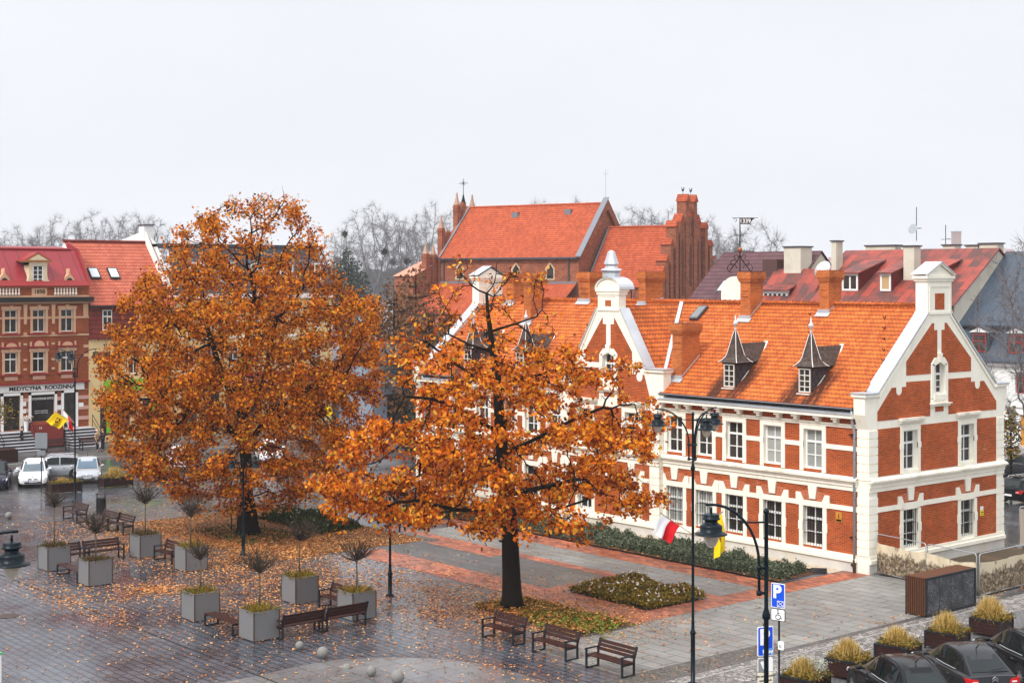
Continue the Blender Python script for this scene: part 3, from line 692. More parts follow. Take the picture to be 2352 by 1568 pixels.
# rear wing with a white round-headed gable
mb = MB(); cxw, yw = -19.4, 13.0
arc = [(cxw-0.95, 7.0), (cxw-0.95, 12.1)] + [(cxw-0.95*math.cos(math.pi*k/12), 12.1+1.0*math.sin(math.pi*k/12)) for k in range(1, 12)] + [(cxw+0.95, 12.1), (cxw+0.95, 7.0)]
mb.extrude([(x, yw, z) for x, z in arc], (0, 0.5, 0)); mb.box(cxw-3, cxw+3, 10.6, yw, 0, 7.0); mb.build('rear_gable', 'cream', pb)
# ================================================================ church, far town, houses on the right
PX = lambda px, d: (px-CX)/FPX*d
MT['cbrick'] = brickm('old_church_brick', (0.33, 0.085, 0.035), (0.20, 0.045, 0.02), (0.28, 0.16, 0.11), w=0.6, h=0.24, ms=0.03, stain=(0.12, 0.05, 0.03), stain_amt=0.5, pale=(0.5, 0.3, 0.2))
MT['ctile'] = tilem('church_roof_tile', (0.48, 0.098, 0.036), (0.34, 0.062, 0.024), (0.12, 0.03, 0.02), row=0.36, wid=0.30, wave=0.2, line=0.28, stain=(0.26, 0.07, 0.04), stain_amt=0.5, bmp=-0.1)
MT['slategrey'] = plain('grey_verge_sheet', (0.20, 0.21, 0.24), 0.5, metal=0.3)
MT['limestone'] = plain('pale_pinnacle_cap', (0.42, 0.27, 0.20), 0.8, var=0.4, scale=4)
d0 = 192.0; o = CAM + FWD*d0 + RGT*(-8.70); ch_o = Vector((o.x, o.y, 0))
chr_ = thing('brick_church', 'gothic red brick church with steep tiled roofs and stepped gables behind the long building', 'church', ch_o, YAW-R(34.3))
LX, EZ, RZ, HW = 20.2, 15.74, 22.2, 6.3
F1 = Face((0, 0, 0), (1, 0, 0), (0, -1, 0))
mb = MB()
wins = [(2.0, 3.0), (10.6, 11.6), (15.6, 16.6)]
F1.wall(mb, -0.6, LX, 0, EZ, [(a, b, 12.9, 14.2) for a, b in wins], 0.35)
for f in (Face((LX, 0, 0), (0, 1, 0), (1, 0, 0)),):
    mb.poly([f.p(0, 0), f.p(2*HW, 0), f.p(2*HW, EZ), f.p(HW, RZ+0.5), f.p(0, EZ)])
    mb.extrude([f.p(-0.1, EZ-0.1, 0.0), f.p(HW, RZ+0.55, 0.0), f.p(2*HW+0.1, EZ-0.1, 0.0), f.p(2*HW-1.2, EZ, 0), f.p(HW, RZ-0.7, 0), f.p(1.2, EZ, 0)], (0.35, 0, 0))
mb.box(-1.2, -0.4, 0, 2*HW, 0, EZ)
mb.extrude([(-0.4, 0, EZ), (-0.4, 2*HW, EZ), (-0.4, HW, RZ+0.2)], (-0.7, 0, 0))
mb.build('nave_wall', 'cbrick', chr_)
mb = MB()
def slope2(x0, x1, y0, z0, y1, z1, n=20):
    mb.poly([(x0, y0, z0), (x1, y0, z0), (x1, y1, z1), (x0, y1, z1)])
slope2(-0.4, LX, -0.35, EZ-0.25, HW, RZ, 22); mb.poly([(-0.4, 2*HW+.3, EZ-.2), (LX, 2*HW+.3, EZ-.2), (LX, HW, RZ), (-0.4, HW, RZ)])
rf = mb.build('nave_roof', 'ctile', chr_)
mb = MB(); mb.tube([(-0.4, HW, RZ+0.02), (LX, HW, RZ+0.02)], 0.16, 6); mb.build('ridge', 'ctile', rf)
mb = MB()
for x, y in ((7.2, 4.9), (15.0, 5.1)):
    mb = MB(); z = EZ-0.25+(y+0.35)*(RZ-EZ+0.25)/(HW+0.35); mb.box(x, x+0.9, y-0.1, y+0.65, z-0.1, z+0.55); mb.build('roof_hatch', 'slategrey', rf)
mb = MB(); mb.box(-0.5, LX, -0.5, -0.3, EZ-0.42, EZ-0.2); mb.tube([(0.1, -0.1, EZ-0.4), (0.1, -0.1, 9)], 0.1, 6); mb.tube([(18.8, -0.1, EZ-0.4), (18.8, -0.1, 9)], 0.1, 6); mb.build('eaves_gutter', 'zincd', chr_)
mb = MB()
for p, q in (((LX+0.1, -0.35, EZ-0.2), (LX+0.1, HW, RZ+0.65)), ((-0.45, -0.35, EZ-0.15), (-0.45, HW, RZ+0.1))):
    w = 0.38 if p[0] > 0 else 0.12; mb.extrude([(p[0]-w, p[1], p[2]), (p[0]+w, p[1], p[2]), (q[0]+w, q[1], q[2]), (q[0]-w, q[1], q[2])], (0, 0, 0.12))
mb.build('verge', 'slategrey', chr_)  # branch grey lightened, distance haze put into the colour
for a, b in wins:
    m = (a+b)/2; mb = MB(); F1.prism(mb, [(a-0.18, 12.8), (b+0.18, 12.8), (b+0.18, 14.2), (m, 14.95), (a-0.18, 14.2)], 0.0, 0.03)
    wf = mb.build('pointed_window', plain('window_reveal_plaster', (0.55, 0.40, 0.25), 0.8), chr_)
    mb = MB(); F1.prism(mb, [(a+0.1, 12.95), (b, 12.95), (b, 14.1), (m+0.05, 14.7), (a+0.1, 14.1)], 0.03, 0.05); mb.build('pane', 'glass', wf)
# aisle
mb = MB(); mb.box(-1.5, 20.0, -5.2, -0.05, 0, 8.8)
for x in (-1.0, 3.5, 8.0, 12.5, 17.0): mb.box(x, x+0.9, -6.4, -5.2, 0, 7.6); mb.add([(x, -6.4, 7.6), (x+.9, -6.4, 7.6), (x+.9, -5.2, 9.0), (x, -5.2, 9.0)], [(0, 1, 2, 3)])
mb.build('aisle_wall', 'cbrick', chr_)
mb = MB(); slope2(-1.5, 20.0, -5.5, 8.6, 0.0, 12.5, 14); mb.build('aisle_roof', 'ctile', chr_)
mb = MB(); mb.box(-0.5, 20.0, -0.25, 0.0, 12.3, 12.6); mb.build('lead_flashing', 'slategrey', chr_)
# west front turrets at the far left
def pinn(x, y, z0, z1, w=0.5, cap='limestone', capz=1.6):
    mb = MB(); mb.box(x-w, x+w, y-w, y+w, z0, z1); 
    for k in (0.35, 0.7): mb.box(x-w-0.06, x+w+0.06, y-w-0.06, y+w+0.06, z1-k*1.2, z1-k*1.2+0.12)
    p = mb.build('pinnacle', 'cbrick', chr_)
    mb = MB(); mb.lathe([(w*1.3, z1), (w*0.75, z1+capz*0.35), (w*0.30, z1+capz*0.8), (w*0.42, z1+capz*0.84), (0.04, z1+capz*1.1)], 4, (x, y, 0), 0, R(45)); mb.build('pinnacle_cap', cap, p)
xw = -1.0
pinn(xw, HW-2.1, EZ-1, 22.5, 0.36, capz=1.5); pinn(xw, HW+1.3, EZ-1, 22.4, 0.36, capz=1.5)
pinn(xw-0.2, HW-5.2, EZ-3, 19.4, 0.34); pinn(xw-0.4, HW-8.2, 10, 16.1, 0.36, capz=1.3); pinn(xw-0.2, HW-6.9, 10, 16.0, 0.34, capz=1.3)
pinn(xw, HW+4.2, EZ-3, 19.4, 0.34)
mb = MB()
def stepgab(yc, z0, w, h, x=xw):
    pts = [(yc-w, z0)]; n = 5
    for k in range(n):
        pts += [(yc-w+w*k/n, z0+h*(k+0.5)/n), (yc-w+w*(k+0.7)/n, z0+h*(k+0.5)/n)]
    pts += [(yc, z0+h)] + [(2*yc-u, z) for u, z in reversed(pts)]
    mb.extrude([(x, u, z) for u, z in pts], (-0.5, 0, 0))
stepgab(HW-0.4, 20.6, 1.4, 2.6); stepgab(HW-3.7, 16.8, 1.5, 2.4); stepgab(HW+2.7, 16.8, 1.5, 2.4); mb.box(xw-0.5, xw, HW-5.0, HW+4, EZ, 17.6); mb.box(xw-0.5, xw, HW-2, HW+1, 17, 21)
mb.build('west_gable', 'cbrick', chr_)
mb = MB(); x = HW-0.4; mb.tube([(xw-0.2, x, 22.9), (xw-0.2, x, 24.0)], [0.28, 0.05], 6); mb.tube([(xw-0.2, x, 24.0), (xw-0.2, x, 26.0)], 0.04, 5); mb.tube([(xw-0.9, x, 25.4), (xw+0.5, x, 25.4)], 0.04, 5)
for k in range(4): w = math.pi/4+k*math.pi/2; mb.tube([(xw-0.2, x, 25.4), (xw-0.2+0.4*math.cos(w), x, 25.4+0.4*math.sin(w))], 0.03, 4)
mb.build('roof_cross', 'iron', chr_)
mb = MB(); mb.box(-4.2, -1.2, -4.8, 0.5, 0, 13.2); mb.extrude([(-4.2, -4.9, 13.2), (-4.2, 0.5, 13.2), (-4.2, 0.5, 15.0)], (3, 0, 0)); mb.build('corner_buttress', 'cbrick', chr_)
mb = MB(); mb.poly([(-4.3, -5.0, 13.25), (-1.1, -5.0, 13.25), (-1.1, 0.5, 15.1), (-4.3, 0.5, 15.1)]); mb.build('buttress_roof', plain('pale_pink_tile', (0.55, 0.25, 0.17), 0.8), chr_)
# chancel with stepped east gable
cw, cz, ce, cx1 = 5.2, 19.2, 12.2, 31.4
mb = MB(); mb.box(LX+0.3, cx1, HW-cw, HW+cw, 0, ce); mb.build('chancel_wall', 'cbrick', chr_)
mb = MB(); slope2(LX+0.3, cx1, HW-cw-0.3, ce-0.3, HW, cz, 22); mb.poly([(LX+.3, HW+cw+.3, ce-.3), (cx1, HW+cw+.3, ce-.3), (cx1, HW, cz), (LX+.3, HW, cz)])
cr = mb.build('chancel_roof', 'ctile', chr_); mb = MB(); mb.tube([(LX+.3, HW, cz+0.03), (cx1, HW, cz+0.03)], 0.15, 6); mb.build('ridge', 'ctile', cr)
mb = MB(); mb.tube([(LX+0.45, HW-cw-0.2, ce), (LX+0.45, HW, cz+0.1)], 0.12, 4); mb.build('verge', 'slategrey', cr)
FE = Face((cx1+0.3, HW, 0), (0, 1, 0), (1, 0, 0))
steps = [(-5.6, 12.6), (-4.5, 14.2), (-3.4, 15.9), (-2.3, 18.2), (-1.2, 20.3)]
zt = {0: 13.4, 1: 15.0, 2: 17.2, 3: 19.6}
mb = MB(); mt2 = MB(); md = MB()
hts = [(7.0, 13.7), (6.1, 15.0), (5.0, 16.9), (3.75, 19.0)]
FE.prism(mb, [(-7.0, 0), (7.0, 0), (7.0, 12.5), (3.2, 18.0), (-3.2, 18.0), (-7.0, 12.5)], -0.9, 0.0)
for i, (uu_, hh) in enumerate(hts):
    for s in (1, -1):
        u = s*uu_; w = 0.34
        FE.box(mb, u-w, u+w, 0, hh, -0.9, 0.42); FE.box(mb, min(u, u-s*1.15), max(u, u-s*1.15), 0, hh-0.9, -0.8, 0.0)
        mt2.extrude([FE.p(u, hh+0.75, -1.0), FE.p(u-w-0.14, hh-0.02, -1.0), FE.p(u+w+0.14, hh-0.02, -1.0)], FE.N*1.5)
        mt2.extrude([FE.p(u-s*0.60, hh-0.35, -0.9), FE.p(u-s*0.34, hh-0.9, -0.9), FE.p(u-s*0.86, hh-0.9, -0.9)], FE.N*1.0)
        FE.prism(md, [(u-s*0.62-0.2, hh-6), (u-s*0.62+0.2, hh-6), (u-s*0.62+0.2, hh-1.9), (u-s*0.62, hh-1.4), (u-s*0.62-0.2, hh-1.9)], 0.005, 0.02)
for s in (1, -1):
    u = s*1.0; FE.box(mb, u-0.40, u+0.40, 0, 22.1, -0.9, 0.35); mt2.extrude([FE.p(u, 22.95, -1.0), FE.p(u-0.52, 22.08, -1.0), FE.p(u+0.52, 22.08, -1.0)], FE.N*1.5)
    FE.box(mb, s*1.4 if s > 0 else -2.6, 2.6 if s > 0 else -1.4, 0, 19.6, -0.8, 0.2); mt2.extrude([FE.p(s*2.0, 20.6, -0.9), FE.p(s*1.3, 19.58, -0.9), FE.p(s*2.7, 19.58, -0.9)], FE.N*1.2)
    FE.prism(md, [(u*0.36-0.15, 18.0), (u*0.36+0.15, 18.0), (u*0.36+0.15, 19.6), (u*0.36, 20.0), (u*0.36-0.15, 19.6)], 0.205, 0.22)
    FE.prism(md, [(s*2.0-0.25, 11), (s*2.0+0.25, 11), (s*2.0+0.25, 17.2), (s*2.0, 17.8), (s*2.0-0.25, 17.2)], 0.205, 0.22)
FE.box(mb, -0.62, 0.62, 0, 20.3, -0.8, 0.2); mt2.extrude([FE.p(-0.7, 20.3, 0.3), FE.p(0.7, 20.3, 0.3), FE.p(0.7, 21.3, -0.3), FE.p(-0.7, 21.3, -0.3)], -FE.N*0.4)
FE.prism(md, [(-0.3, 12), (0.3, 12), (0.3, 16.6), (0, 17.2), (-0.3, 16.6)], 0.205, 0.22)
mb.build('stepped_gable', 'cbrick', chr_); mt2.build('gable_cap', 'ctile', chr_); md.build('blind_niche', plain('shaded_niche_brick', (0.13, 0.045, 0.03), 0.9), chr_)  # niches lie flat on the wall; recess shade is put into their dark colour
mb = MB()
for s in (1, -1):
    c = FE.p(s*1.0, 22.9, -0.3); mb.tube([c, c+Vector((0, 0, 0.35))], 0.03, 4); mb.ell(c+Vector((0, 0, 0.5)), (0.1, 0.25, 0.14), 0, 6, 5); mb.tube([c+Vector((0, 0.15, 0.5)), c+Vector((0, 0.3, 0.85))], 0.06, 4); mb.tube([c+Vector((0, -0.15, 0.5)), c+Vector((0, -0.3, 0.8))], 0.05, 4)
mb.build('cockerel', 'iron', chr_)
mb = MB(); mb.tube([(LX, HW, RZ+0.5), (LX, HW, RZ+4.2)], 0.03, 4); mb.tube([(LX-0.4, HW, RZ+3.6), (LX+0.4, HW, RZ+3.6)], 0.025, 4); mb.build('roof_cross', plain('pale_rod', (0.4, 0.42, 0.45)), chr_)

# ---- houses behind, on the right
MT['redseam'] = seamm('rusty_red_metal_roof', (0.33, 0.046, 0.026), (0.075, 0.026, 0.022), 0.62, 0.6, 0.0, 0.95)
MT['redflat'] = plain('dark_red_metal', (0.15, 0.016, 0.012), 0.6)
MT['blueseam'] = seamm('blue_grey_metal_roof', (0.05, 0.075, 0.11), (0.032, 0.05, 0.075), 0.6, 0.4, 0.3, 0.6)
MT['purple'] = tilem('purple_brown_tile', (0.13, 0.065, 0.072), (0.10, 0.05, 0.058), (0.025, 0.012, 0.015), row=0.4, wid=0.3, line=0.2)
MT['stucco'] = plain('stained_stucco', (0.62, 0.58, 0.48), 0.85, var=0.15, scale=0.8, dirt=(0.25, 0.2, 0.15), dirt_amt=0.6)
MT['whitewall'] = plain('white_plaster', (0.80, 0.80, 0.78), 0.8, var=0.06, dirt=(0.55, 0.53, 0.48), dirt_amt=0.3)
def W0(px, d, z=0.0):
    p = CAM + FWD*d + RGT*PX(px, d); return Vector((p.x, p.y, z))
def roofhouse(name, label, px, d, L, w, ze, zr, rmat, wmat, cat='house', gablex=0.12):
    k_ = 1.2; o = W0(px, d*k_, 13*(1-k_)); t = thing(name, label, cat, o); t.scale = (k_,)*3
    mb = MB()
    mb.poly([(0, 0, 2.2), (L, 0, 2.2), (L, 0, ze), (0, 0, ze)]); mb.poly([(0, 2*w, 0), (L, 2*w, 0), (L, 2*w, ze), (0, 2*w, ze)])
    for x in (0, L): mb.poly([(x, 0, 0), (x, 2*w, 0), (x, 2*w, ze), (x, w, zr), (x, 0, ze)])
    mb.build('wall', wmat, t)
    mb = MB(); e = 0.25; k = (zr-ze)/w
    mb.extrude([(-gablex, -e, ze-e*k+0.06), (L+gablex, -e, ze-e*k+0.06), (L+gablex, w, zr+0.06), (-gablex, w, zr+0.06)], (0, 0, 0.08))
    mb.extrude([(-gablex, 2*w+e, ze-e*k+0.06), (L+gablex, 2*w+e, ze-e*k+0.06), (L+gablex, w, zr+0.06), (-gablex, w, zr+0.06)], (0, 0, 0.08))
    r = mb.build('roof', rmat, t)
    return t, r
def chim(par, x0, x1, y0, y1, z0, z1, mat='stucco', capm='zincd'):
    mb = MB(); mb.box(x0, x1, y0, y1, z0, z1); c = mb.build('chimney', mat, par)
    mb = MB(); mb.box(x0-0.08, x1+0.08, y0-0.08, y1+0.08, z1, z1+0.09); mb.build('chimney_cap', capm, c)
t, r = roofhouse('red_roof_house', 'cream house with rusty red metal roof, three shed dormers and a row of pale chimneys', 1843, 100.0, 11.6, 4.75, 11.4, 14.75, 'redseam', 'stucco')
sl = (14.75-11.4)/4.75
def rzz(y): return 11.4+y*sl+0.1
for x, w, pn in ((2.55, 1.35, 'glass'), (5.55, 0.9, 'board'), (8.35, 1.3, 'glass')):
    yf = 0.9; zb = rzz(yf)+0.05; zt_ = zb+1.15; yb = yf+2.7
    F = Face((x, yf, 0), (1, 0, 0), (0, -1, 0))
    mb = MB()
    for s in (0, w): mb.poly([(x+s, yf, zb-0.2), (x+s, yf, zt_), (x+s, yb, rzz(yb))])
    mb.poly([(x, yf+.02, zb-.1), (x+w, yf+.02, zb-.1), (x+w, yf+.02, zt_), (x, yf+.02, zt_)])
    dm = mb.build('dormer', 'redflat', r)
    mb = MB(); mb.extrude([(x-0.15, yf-0.25, zt_-0.05), (x+w+0.15, yf-0.25, zt_-0.05), (x+w+0.15, yb, rzz(yb)+0.1), (x-0.15, yb, rzz(yb)+0.1)], (0, 0, 0.08)); mb.build('dormer_roof', 'redseam', dm)
    MT.setdefault('board', plain('wooden_shutter', (0.5, 0.33, 0.16), 0.7))
    window(F, dm, 0.05, w-0.05, zb, zt_-0.05, dep=-0.02, fr=0.12, mull=1 if w > 1 else 0, trans=0, glass=pn)
mb = MB(); mb.box(-0.1, 11.7, -0.42, -0.25, 11.15, 11.3); mb.build('gutter', 'zincd', r)
for x0, x1, y, zt_ in ((0.35, 0.75, 2.6, 15.45), (1.2, 3.6, 5.2, 15.15), (4.2, 4.9, 5.2, 15.05), (6.6, 7.4, 1.9, 15.0), (7.2, 8.1, 5.3, 15.1), (8.9, 9.8, 5.3, 15.05), (9.9, 11.2, 5.3, 15.15)): chim(r, x0, x1, y, y+0.7, rzz(min(y, 4.7))-0.8, zt_)
def antenna(name, label, p, h, dish=False, yagi=True):
    t = thing(name, label, 'antenna', p); mb = MB(); mb.tube([(0, 0, 0), (0, 0, h)], 0.03, 5)
    mb.build('mast', 'iron', t)
    if yagi:
        mb = MB(); mb.tube([(-0.4, 0.1, h*0.35), (0.5, -0.1, h*0.38)], 0.015, 4)
        for k in range(4): mb.tube([(-0.3+0.22*k, -0.25, h*0.36), (-0.3+0.22*k, 0.25, h*0.36)], 0.012, 4)
        mb.build('aerial', 'iron', t)
    if dish:
        mb = MB(); mb.lathe([(0.02, 0), (0.25, 0.03), (0.42, 0.1)], 14); mb.xf(Matrix.Translation((-0.15, -0.2, h*0.34)) @ Matrix.Rotation(R(75), 4, 'X')); mb.build('dish', plain('grey_dish', (0.35, 0.38, 0.42), 0.4), t)
q = W(2105, 553, 120.5); antenna('roof_antenna', 'tall dark aerial mast with a grey dish on the red roof', q, 2.7, True)
q = W(2172, 568, 121.0); antenna('roof_antenna', 'short thin aerial mast right of the dish mast on the red roof', q, 1.8)
p = W(1893, 622, 118.0); t2 = thing('satellite_dish', 'large white satellite dish beside the orange chimney and red roof', 'satellite dish', p)
mb = MB(); mb.lathe([(0.02, 0.0), (0.4, 0.06), (0.72, 0.22), (0.74, 0.24)], 18); mb.xf(Matrix.Rotation(R(62), 4, 'X')); mb.build('dish', 'white', t2, smooth=True); mb = MB(); mb.tube([(0, 0.1, -0.2), (0, 0.2, -1.2)], 0.05, 6); mb.build('post', 'iron', t2)
# small red roof with a strip window
t, r = roofhouse('small_red_roof_house', 'low house with dark red metal roof and a white strip of small windows', 1735, 103.0, 4.3, 2.2, 11.0, 13.5, 'redseam', 'stucco')
mb = MB(); mb.box(0.15, 2.3, 0.6, 2.4, 11.0, 12.15); dm = mb.build('dormer', 'whitewall', r)
mb = MB(); mb.extrude([(-0.1, 0.35, 12.15), (2.6, 0.35, 12.15), (2.6, 2.6, 13.0), (-0.1, 2.6, 13.0)], (0, 0, 0.08)); mb.build('dormer_roof', 'redseam', dm)
for k in range(5): mb = MB(); mb.box(0.3+0.4*k, 0.52+0.4*k, 0.58, 0.6, 11.3, 11.95); mb.build('window', 'glass', dm)
# purple roof
t, r = roofhouse('purple_roof_house', 'house with purple brown tiled roof and stained white end gable', 1580, 108.0, 8.8, 3.9, 11.2, 14.75, 'purple', 'stucco')
mb = MB(); mb.box(5.3, 6.6, 1.9, 2.9, 13.0, 14.3); mb.build('roof_box', plain('brown_sheet', (0.09, 0.045, 0.04), 0.6), r)
chim(r, 7.3, 8.75, 1.8, 3.0, 11.5, 15.1); chim(r, 0.6, 1.6, 4.4, 5.2, 12.5, 14.9, 'whitewall'); chim(r, 6.2, 6.9, 4.2, 4.9, 13.8, 15.1, 'redflat')
mb = MB(); sl = (14.75-11.2)/3.9; mb.extrude([(2.0, 0.7, 11.2+.7*sl+.16), (2.8, 0.7, 11.2+.7*sl+.16), (2.8, 1.6, 11.2+1.6*sl+.16), (2.0, 1.6, 11.2+1.6*sl+.16)], (0, 0, 0.06)); sk = mb.build('roof_light', 'zincd', r)
mb = MB(); mb.poly([(2.08, 0.78, 11.2+.78*sl+.235), (2.72, 0.78, 11.2+.78*sl+.235), (2.72, 1.52, 11.2+1.52*sl+.235), (2.08, 1.52, 11.2+1.52*sl+.235)]); mb.build('pane', plain('rooflight_pane', (0.5, 0.55, 0.6), 0.1), sk)
# blue roofed building
o = W0(2203, 109.0); t = thing('blue_roof_building', 'white walled building with blue grey metal mansard roof, red framed windows and yellow doors', 'building', o)
Lb, wb = 18.0, 6.3
Fb = Face((0, 0, 0), (1, 0, 0), (0, -1, 0)); mb = MB()
hol = [(1.6+2.9*k, 2.6+2.9*k, 4.95, 6.45) for k in range(6)]; hol0 = [(4.9, 6.5, 1.3, 3.5), (9.0, 10.6, 1.3, 3.5)]
Fb.wall(mb, 0, Lb, 0, 7.1, hol+hol0, 0.25); mb.poly([(0, 0, 0), (0, 2*wb, 0), (0, 2*wb, 7.1), (0, 0, 7.1)]); mb.build('wall', 'whitewall', t)
mb = MB(); Fb.box(mb, 0, Lb, 4.0, 4.2, 0, 0.1); Fb.box(mb, 0, Lb, 6.85, 7.08, 0, 0.25); mb.build('stone_band', 'whitewall', t)
MT['redfr'] = plain('dark_red_frame', (0.30, 0.03, 0.02), 0.5); MT['yel'] = plain('ochre_door_paint', (0.55, 0.24, 0.03), 0.45, var=0.25, scale=2)
for h in hol: window(Fb, t, *h, bars=1, frame='redfr')
for a, b, c, e in hol0:
    mb = MB(); Fb.box(mb, a, (a+b)/2-0.03, c, e, -0.2, -0.12); Fb.box(mb, (a+b)/2+0.03, b, c, e, -0.2, -0.12)
    for s in (a+0.2, (a+b)/2+0.2): Fb.box(mb, s, s+0.55, c+1.2, e-0.3, -0.12, -0.10)
    dr = mb.build('door', 'yel', t); mb = MB(); Fb.box(mb, (a+b)/2-0.03, (a+b)/2+0.03, c, e, -0.2, -0.09); mb.build('door_post', 'iron', dr)
mb = MB()
for k in range(6): mb.box(3.6, 12, -0.6-0.35*(6-k), 0, 0.215*k, 0.215*(k+1)-0.004)
mb.build('entrance_steps', plain('granite_steps', (0.30, 0.30, 0.31), 0.6), t)
mb = MB(); mb.extrude([(-0.3, -0.45, 7.08), (Lb, -0.45, 7.08), (Lb, 1.0, 9.6), (-0.3, 1.0, 9.6)], (0, 0, 0.08)); mb.poly([(-.2, -.3, 7.1), (-.2, 1, 9.6), (-.2, 11.6, 9.6), (-.2, 12.9, 7.1)]); mb.build('mansard', 'blueseam', t)
mb = MB(); mb.extrude([(-0.5, 0.5, 9.55), (Lb, 0.5, 9.55), (Lb, wb+0.6, 14.9), (-0.5, wb+0.6, 14.9)], (0, 0, 0.1)); mb.poly([(-.4, .8, 9.6), (-.4, wb+.6, 14.9), (-.4, 12.4, 9.6)]); ur = mb.build('roof', 'blueseam', t)
mb = MB(); mb.box(4.6, 5.4, 2.2, 3.0, 11.0, 11.9); mb.build('roof_light', 'stucco', ur); chim(ur, 5.4, 9.0, 6.6, 7.4, 14.0, 15.3)
for k in range(5):
    x = 1.0+2.9*k; F = Face((x, -0.1, 0), (1, 0, 0), (0, -1, 0)); mb = MB(); mb.box(x, x+1.5, -0.1, 1.4, 7.6, 9.2); dm = mb.build('dormer', 'blueseam', t)
    window(F, dm, 0.2, 1.3, 7.75, 9.05, dep=-0.02, fr=0.09, trans=0.6, frame='redfr')
    mb = MB(); mb.extrude([(x-0.1, -0.2, 9.15), (x+0.75, -0.2, 9.5), (x+1.6, -0.2, 9.15)], (0, 0.1, 0)); mb.build('dormer_pediment', 'whitewall', dm); mb = MB(); mb.extrude([(x-0.2, -0.25, 9.15), (x+0.75, -0.25, 9.55), (x+1.7, -0.25, 9.15), (x+0.75, -0.25, 9.65)], (0, 1.8, 0)); mb.build('dormer_roof', 'zincd', dm)
# weather vane 1339
p = W(1690, 640, 96.0); pv = Vector((p.x+0.35, p.y, 13.0)); t = thing('weather_vane', 'black wrought iron weather vane with a flag reading 1339 above scrolled base', 'weather vane', pv)
pxm = FPX/96.0
def vz(py): return (HZ-py)/pxm
mb = MB(); mb.tube([(0, 0, -0.6), (0, 0, vz(500))], 0.035, 6); mb.build('mast', 'iron', t)
mb = MB(); mb.ell((0, 0, vz(574)), (0.17, 0.17, 0.17), 0, 12, 8); mb.build('ball', plain('copper_ball', (0.3, 0.11, 0.05), 0.4, metal=0.5), t, smooth=True)
mb = MB(); u = RGT
for s in (1, -1):
    for z, r_, a in ((vz(590), 0.28, 0.25), (vz(604), 0.42, 0.4), (vz(616), 0.6, 0.5)):
        pts = [u*(s*(a*0.4+r_*0.5*(1-math.cos(w)))) + Vector((0, 0, z+r_*0.45*math.sin(w))) for w in np.linspace(0, 4.6, 12)]; mb.tube(pts, 0.025, 4)
    mb.tube([u*(s*0.65)+Vector((0, 0, vz(622))), u*(s*0.12)+Vector((0, 0, vz(596))), Vector((0, 0, vz(585)))], 0.03, 4)
mb.build('scrollwork', 'iron', t)
mb = MB(); z0, z1 = vz(515), vz(501.5)
mb.extrude([u*0.02+Vector((0, 0, z0)), u*0.62+Vector((0, 0, z0)), u*0.80+Vector((0, 0, (z0+z1)/2+0.08)), u*0.95+Vector((0, 0, z1)), u*0.02+Vector((0, 0, z1))], FWD*0.02)
mb.tube([u*-0.5+Vector((0, 0, z1+0.02)), u*1.15+Vector((0, 0, z1+0.02))], 0.015, 4); mb.tube([u*(-0.3-0.1*math.cos(w))+Vector((0, 0, z1-0.12+0.1*math.sin(w))) for w in np.linspace(0, 5, 9)], 0.02, 4)
vf = mb.build('flag', 'iron', t)
text('1339', 0.36, u*0.33+Vector((0, 0, (z0+z1)/2))-FWD*0.012, (R(90), 0, YAW), 'white', vf, bold=0.008)
# far town fading in the mist
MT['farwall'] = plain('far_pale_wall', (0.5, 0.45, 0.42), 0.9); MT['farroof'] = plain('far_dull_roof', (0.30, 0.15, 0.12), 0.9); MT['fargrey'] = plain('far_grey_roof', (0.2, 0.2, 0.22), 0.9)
far = [(1845, 600, 420, 60, 'farroof'), (1880, 604, 380, 40, 'fargrey'), (1935, 590, 520, 55, 'farroof'), (1975, 598, 460, 40, 'farroof'), (2010, 580, 600, 60, 'farroof'), (2055, 592, 480, 45, 'fargrey'), (2085, 575, 640, 50, 'farroof'), (2135, 585, 560, 45, 'farroof'), (2165, 570, 680, 70, 'fargrey'), (2230, 575, 600, 60, 'farroof'), (2270, 580, 560, 40, 'fargrey'), (1800, 600, 450, 45, 'farwall'), (2310, 572, 620, 50, 'farroof')]
names = ['wide', 'small', 'broad', 'low', 'tall', 'narrow', 'steep', 'plain', 'flat', 'long', 'short', 'pale', 'outer']
for i, (px, py, d, wpx, rm) in enumerate(far):
    d *= 3.6
    zt_ = 13+(HZ-py)*d/FPX; L = wpx*d/FPX
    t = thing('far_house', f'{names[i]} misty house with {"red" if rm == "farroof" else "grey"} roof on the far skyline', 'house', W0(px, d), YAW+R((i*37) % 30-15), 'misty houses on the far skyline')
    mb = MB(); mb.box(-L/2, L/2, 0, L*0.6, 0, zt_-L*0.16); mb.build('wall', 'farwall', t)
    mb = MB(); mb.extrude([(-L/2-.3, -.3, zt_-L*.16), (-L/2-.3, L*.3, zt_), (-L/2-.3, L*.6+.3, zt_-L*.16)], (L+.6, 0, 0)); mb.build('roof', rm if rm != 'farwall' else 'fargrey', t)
    mb = MB(); [mb.box(-L*0.4+L*0.2*k, -L*0.4+L*0.2*k+L*0.08, -0.06, 0.0, zt_-L*0.30, zt_-L*0.2) for k in range(5)]; mb.build('windows', 'fargrey', t)
t = thing('far_tower', 'misty square tower block rising over the far skyline', 'tower', W0(2199, 1900), YAW)
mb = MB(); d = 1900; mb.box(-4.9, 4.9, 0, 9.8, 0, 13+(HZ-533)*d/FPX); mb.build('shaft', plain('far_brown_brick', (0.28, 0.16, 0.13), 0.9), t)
mb = MB(); mb.box(-5.4, 5.4, -0.5, 10.3, 13+(HZ-533)*d/FPX, 13+(HZ-531)*d/FPX); mb.build('top', 'fargrey', t)
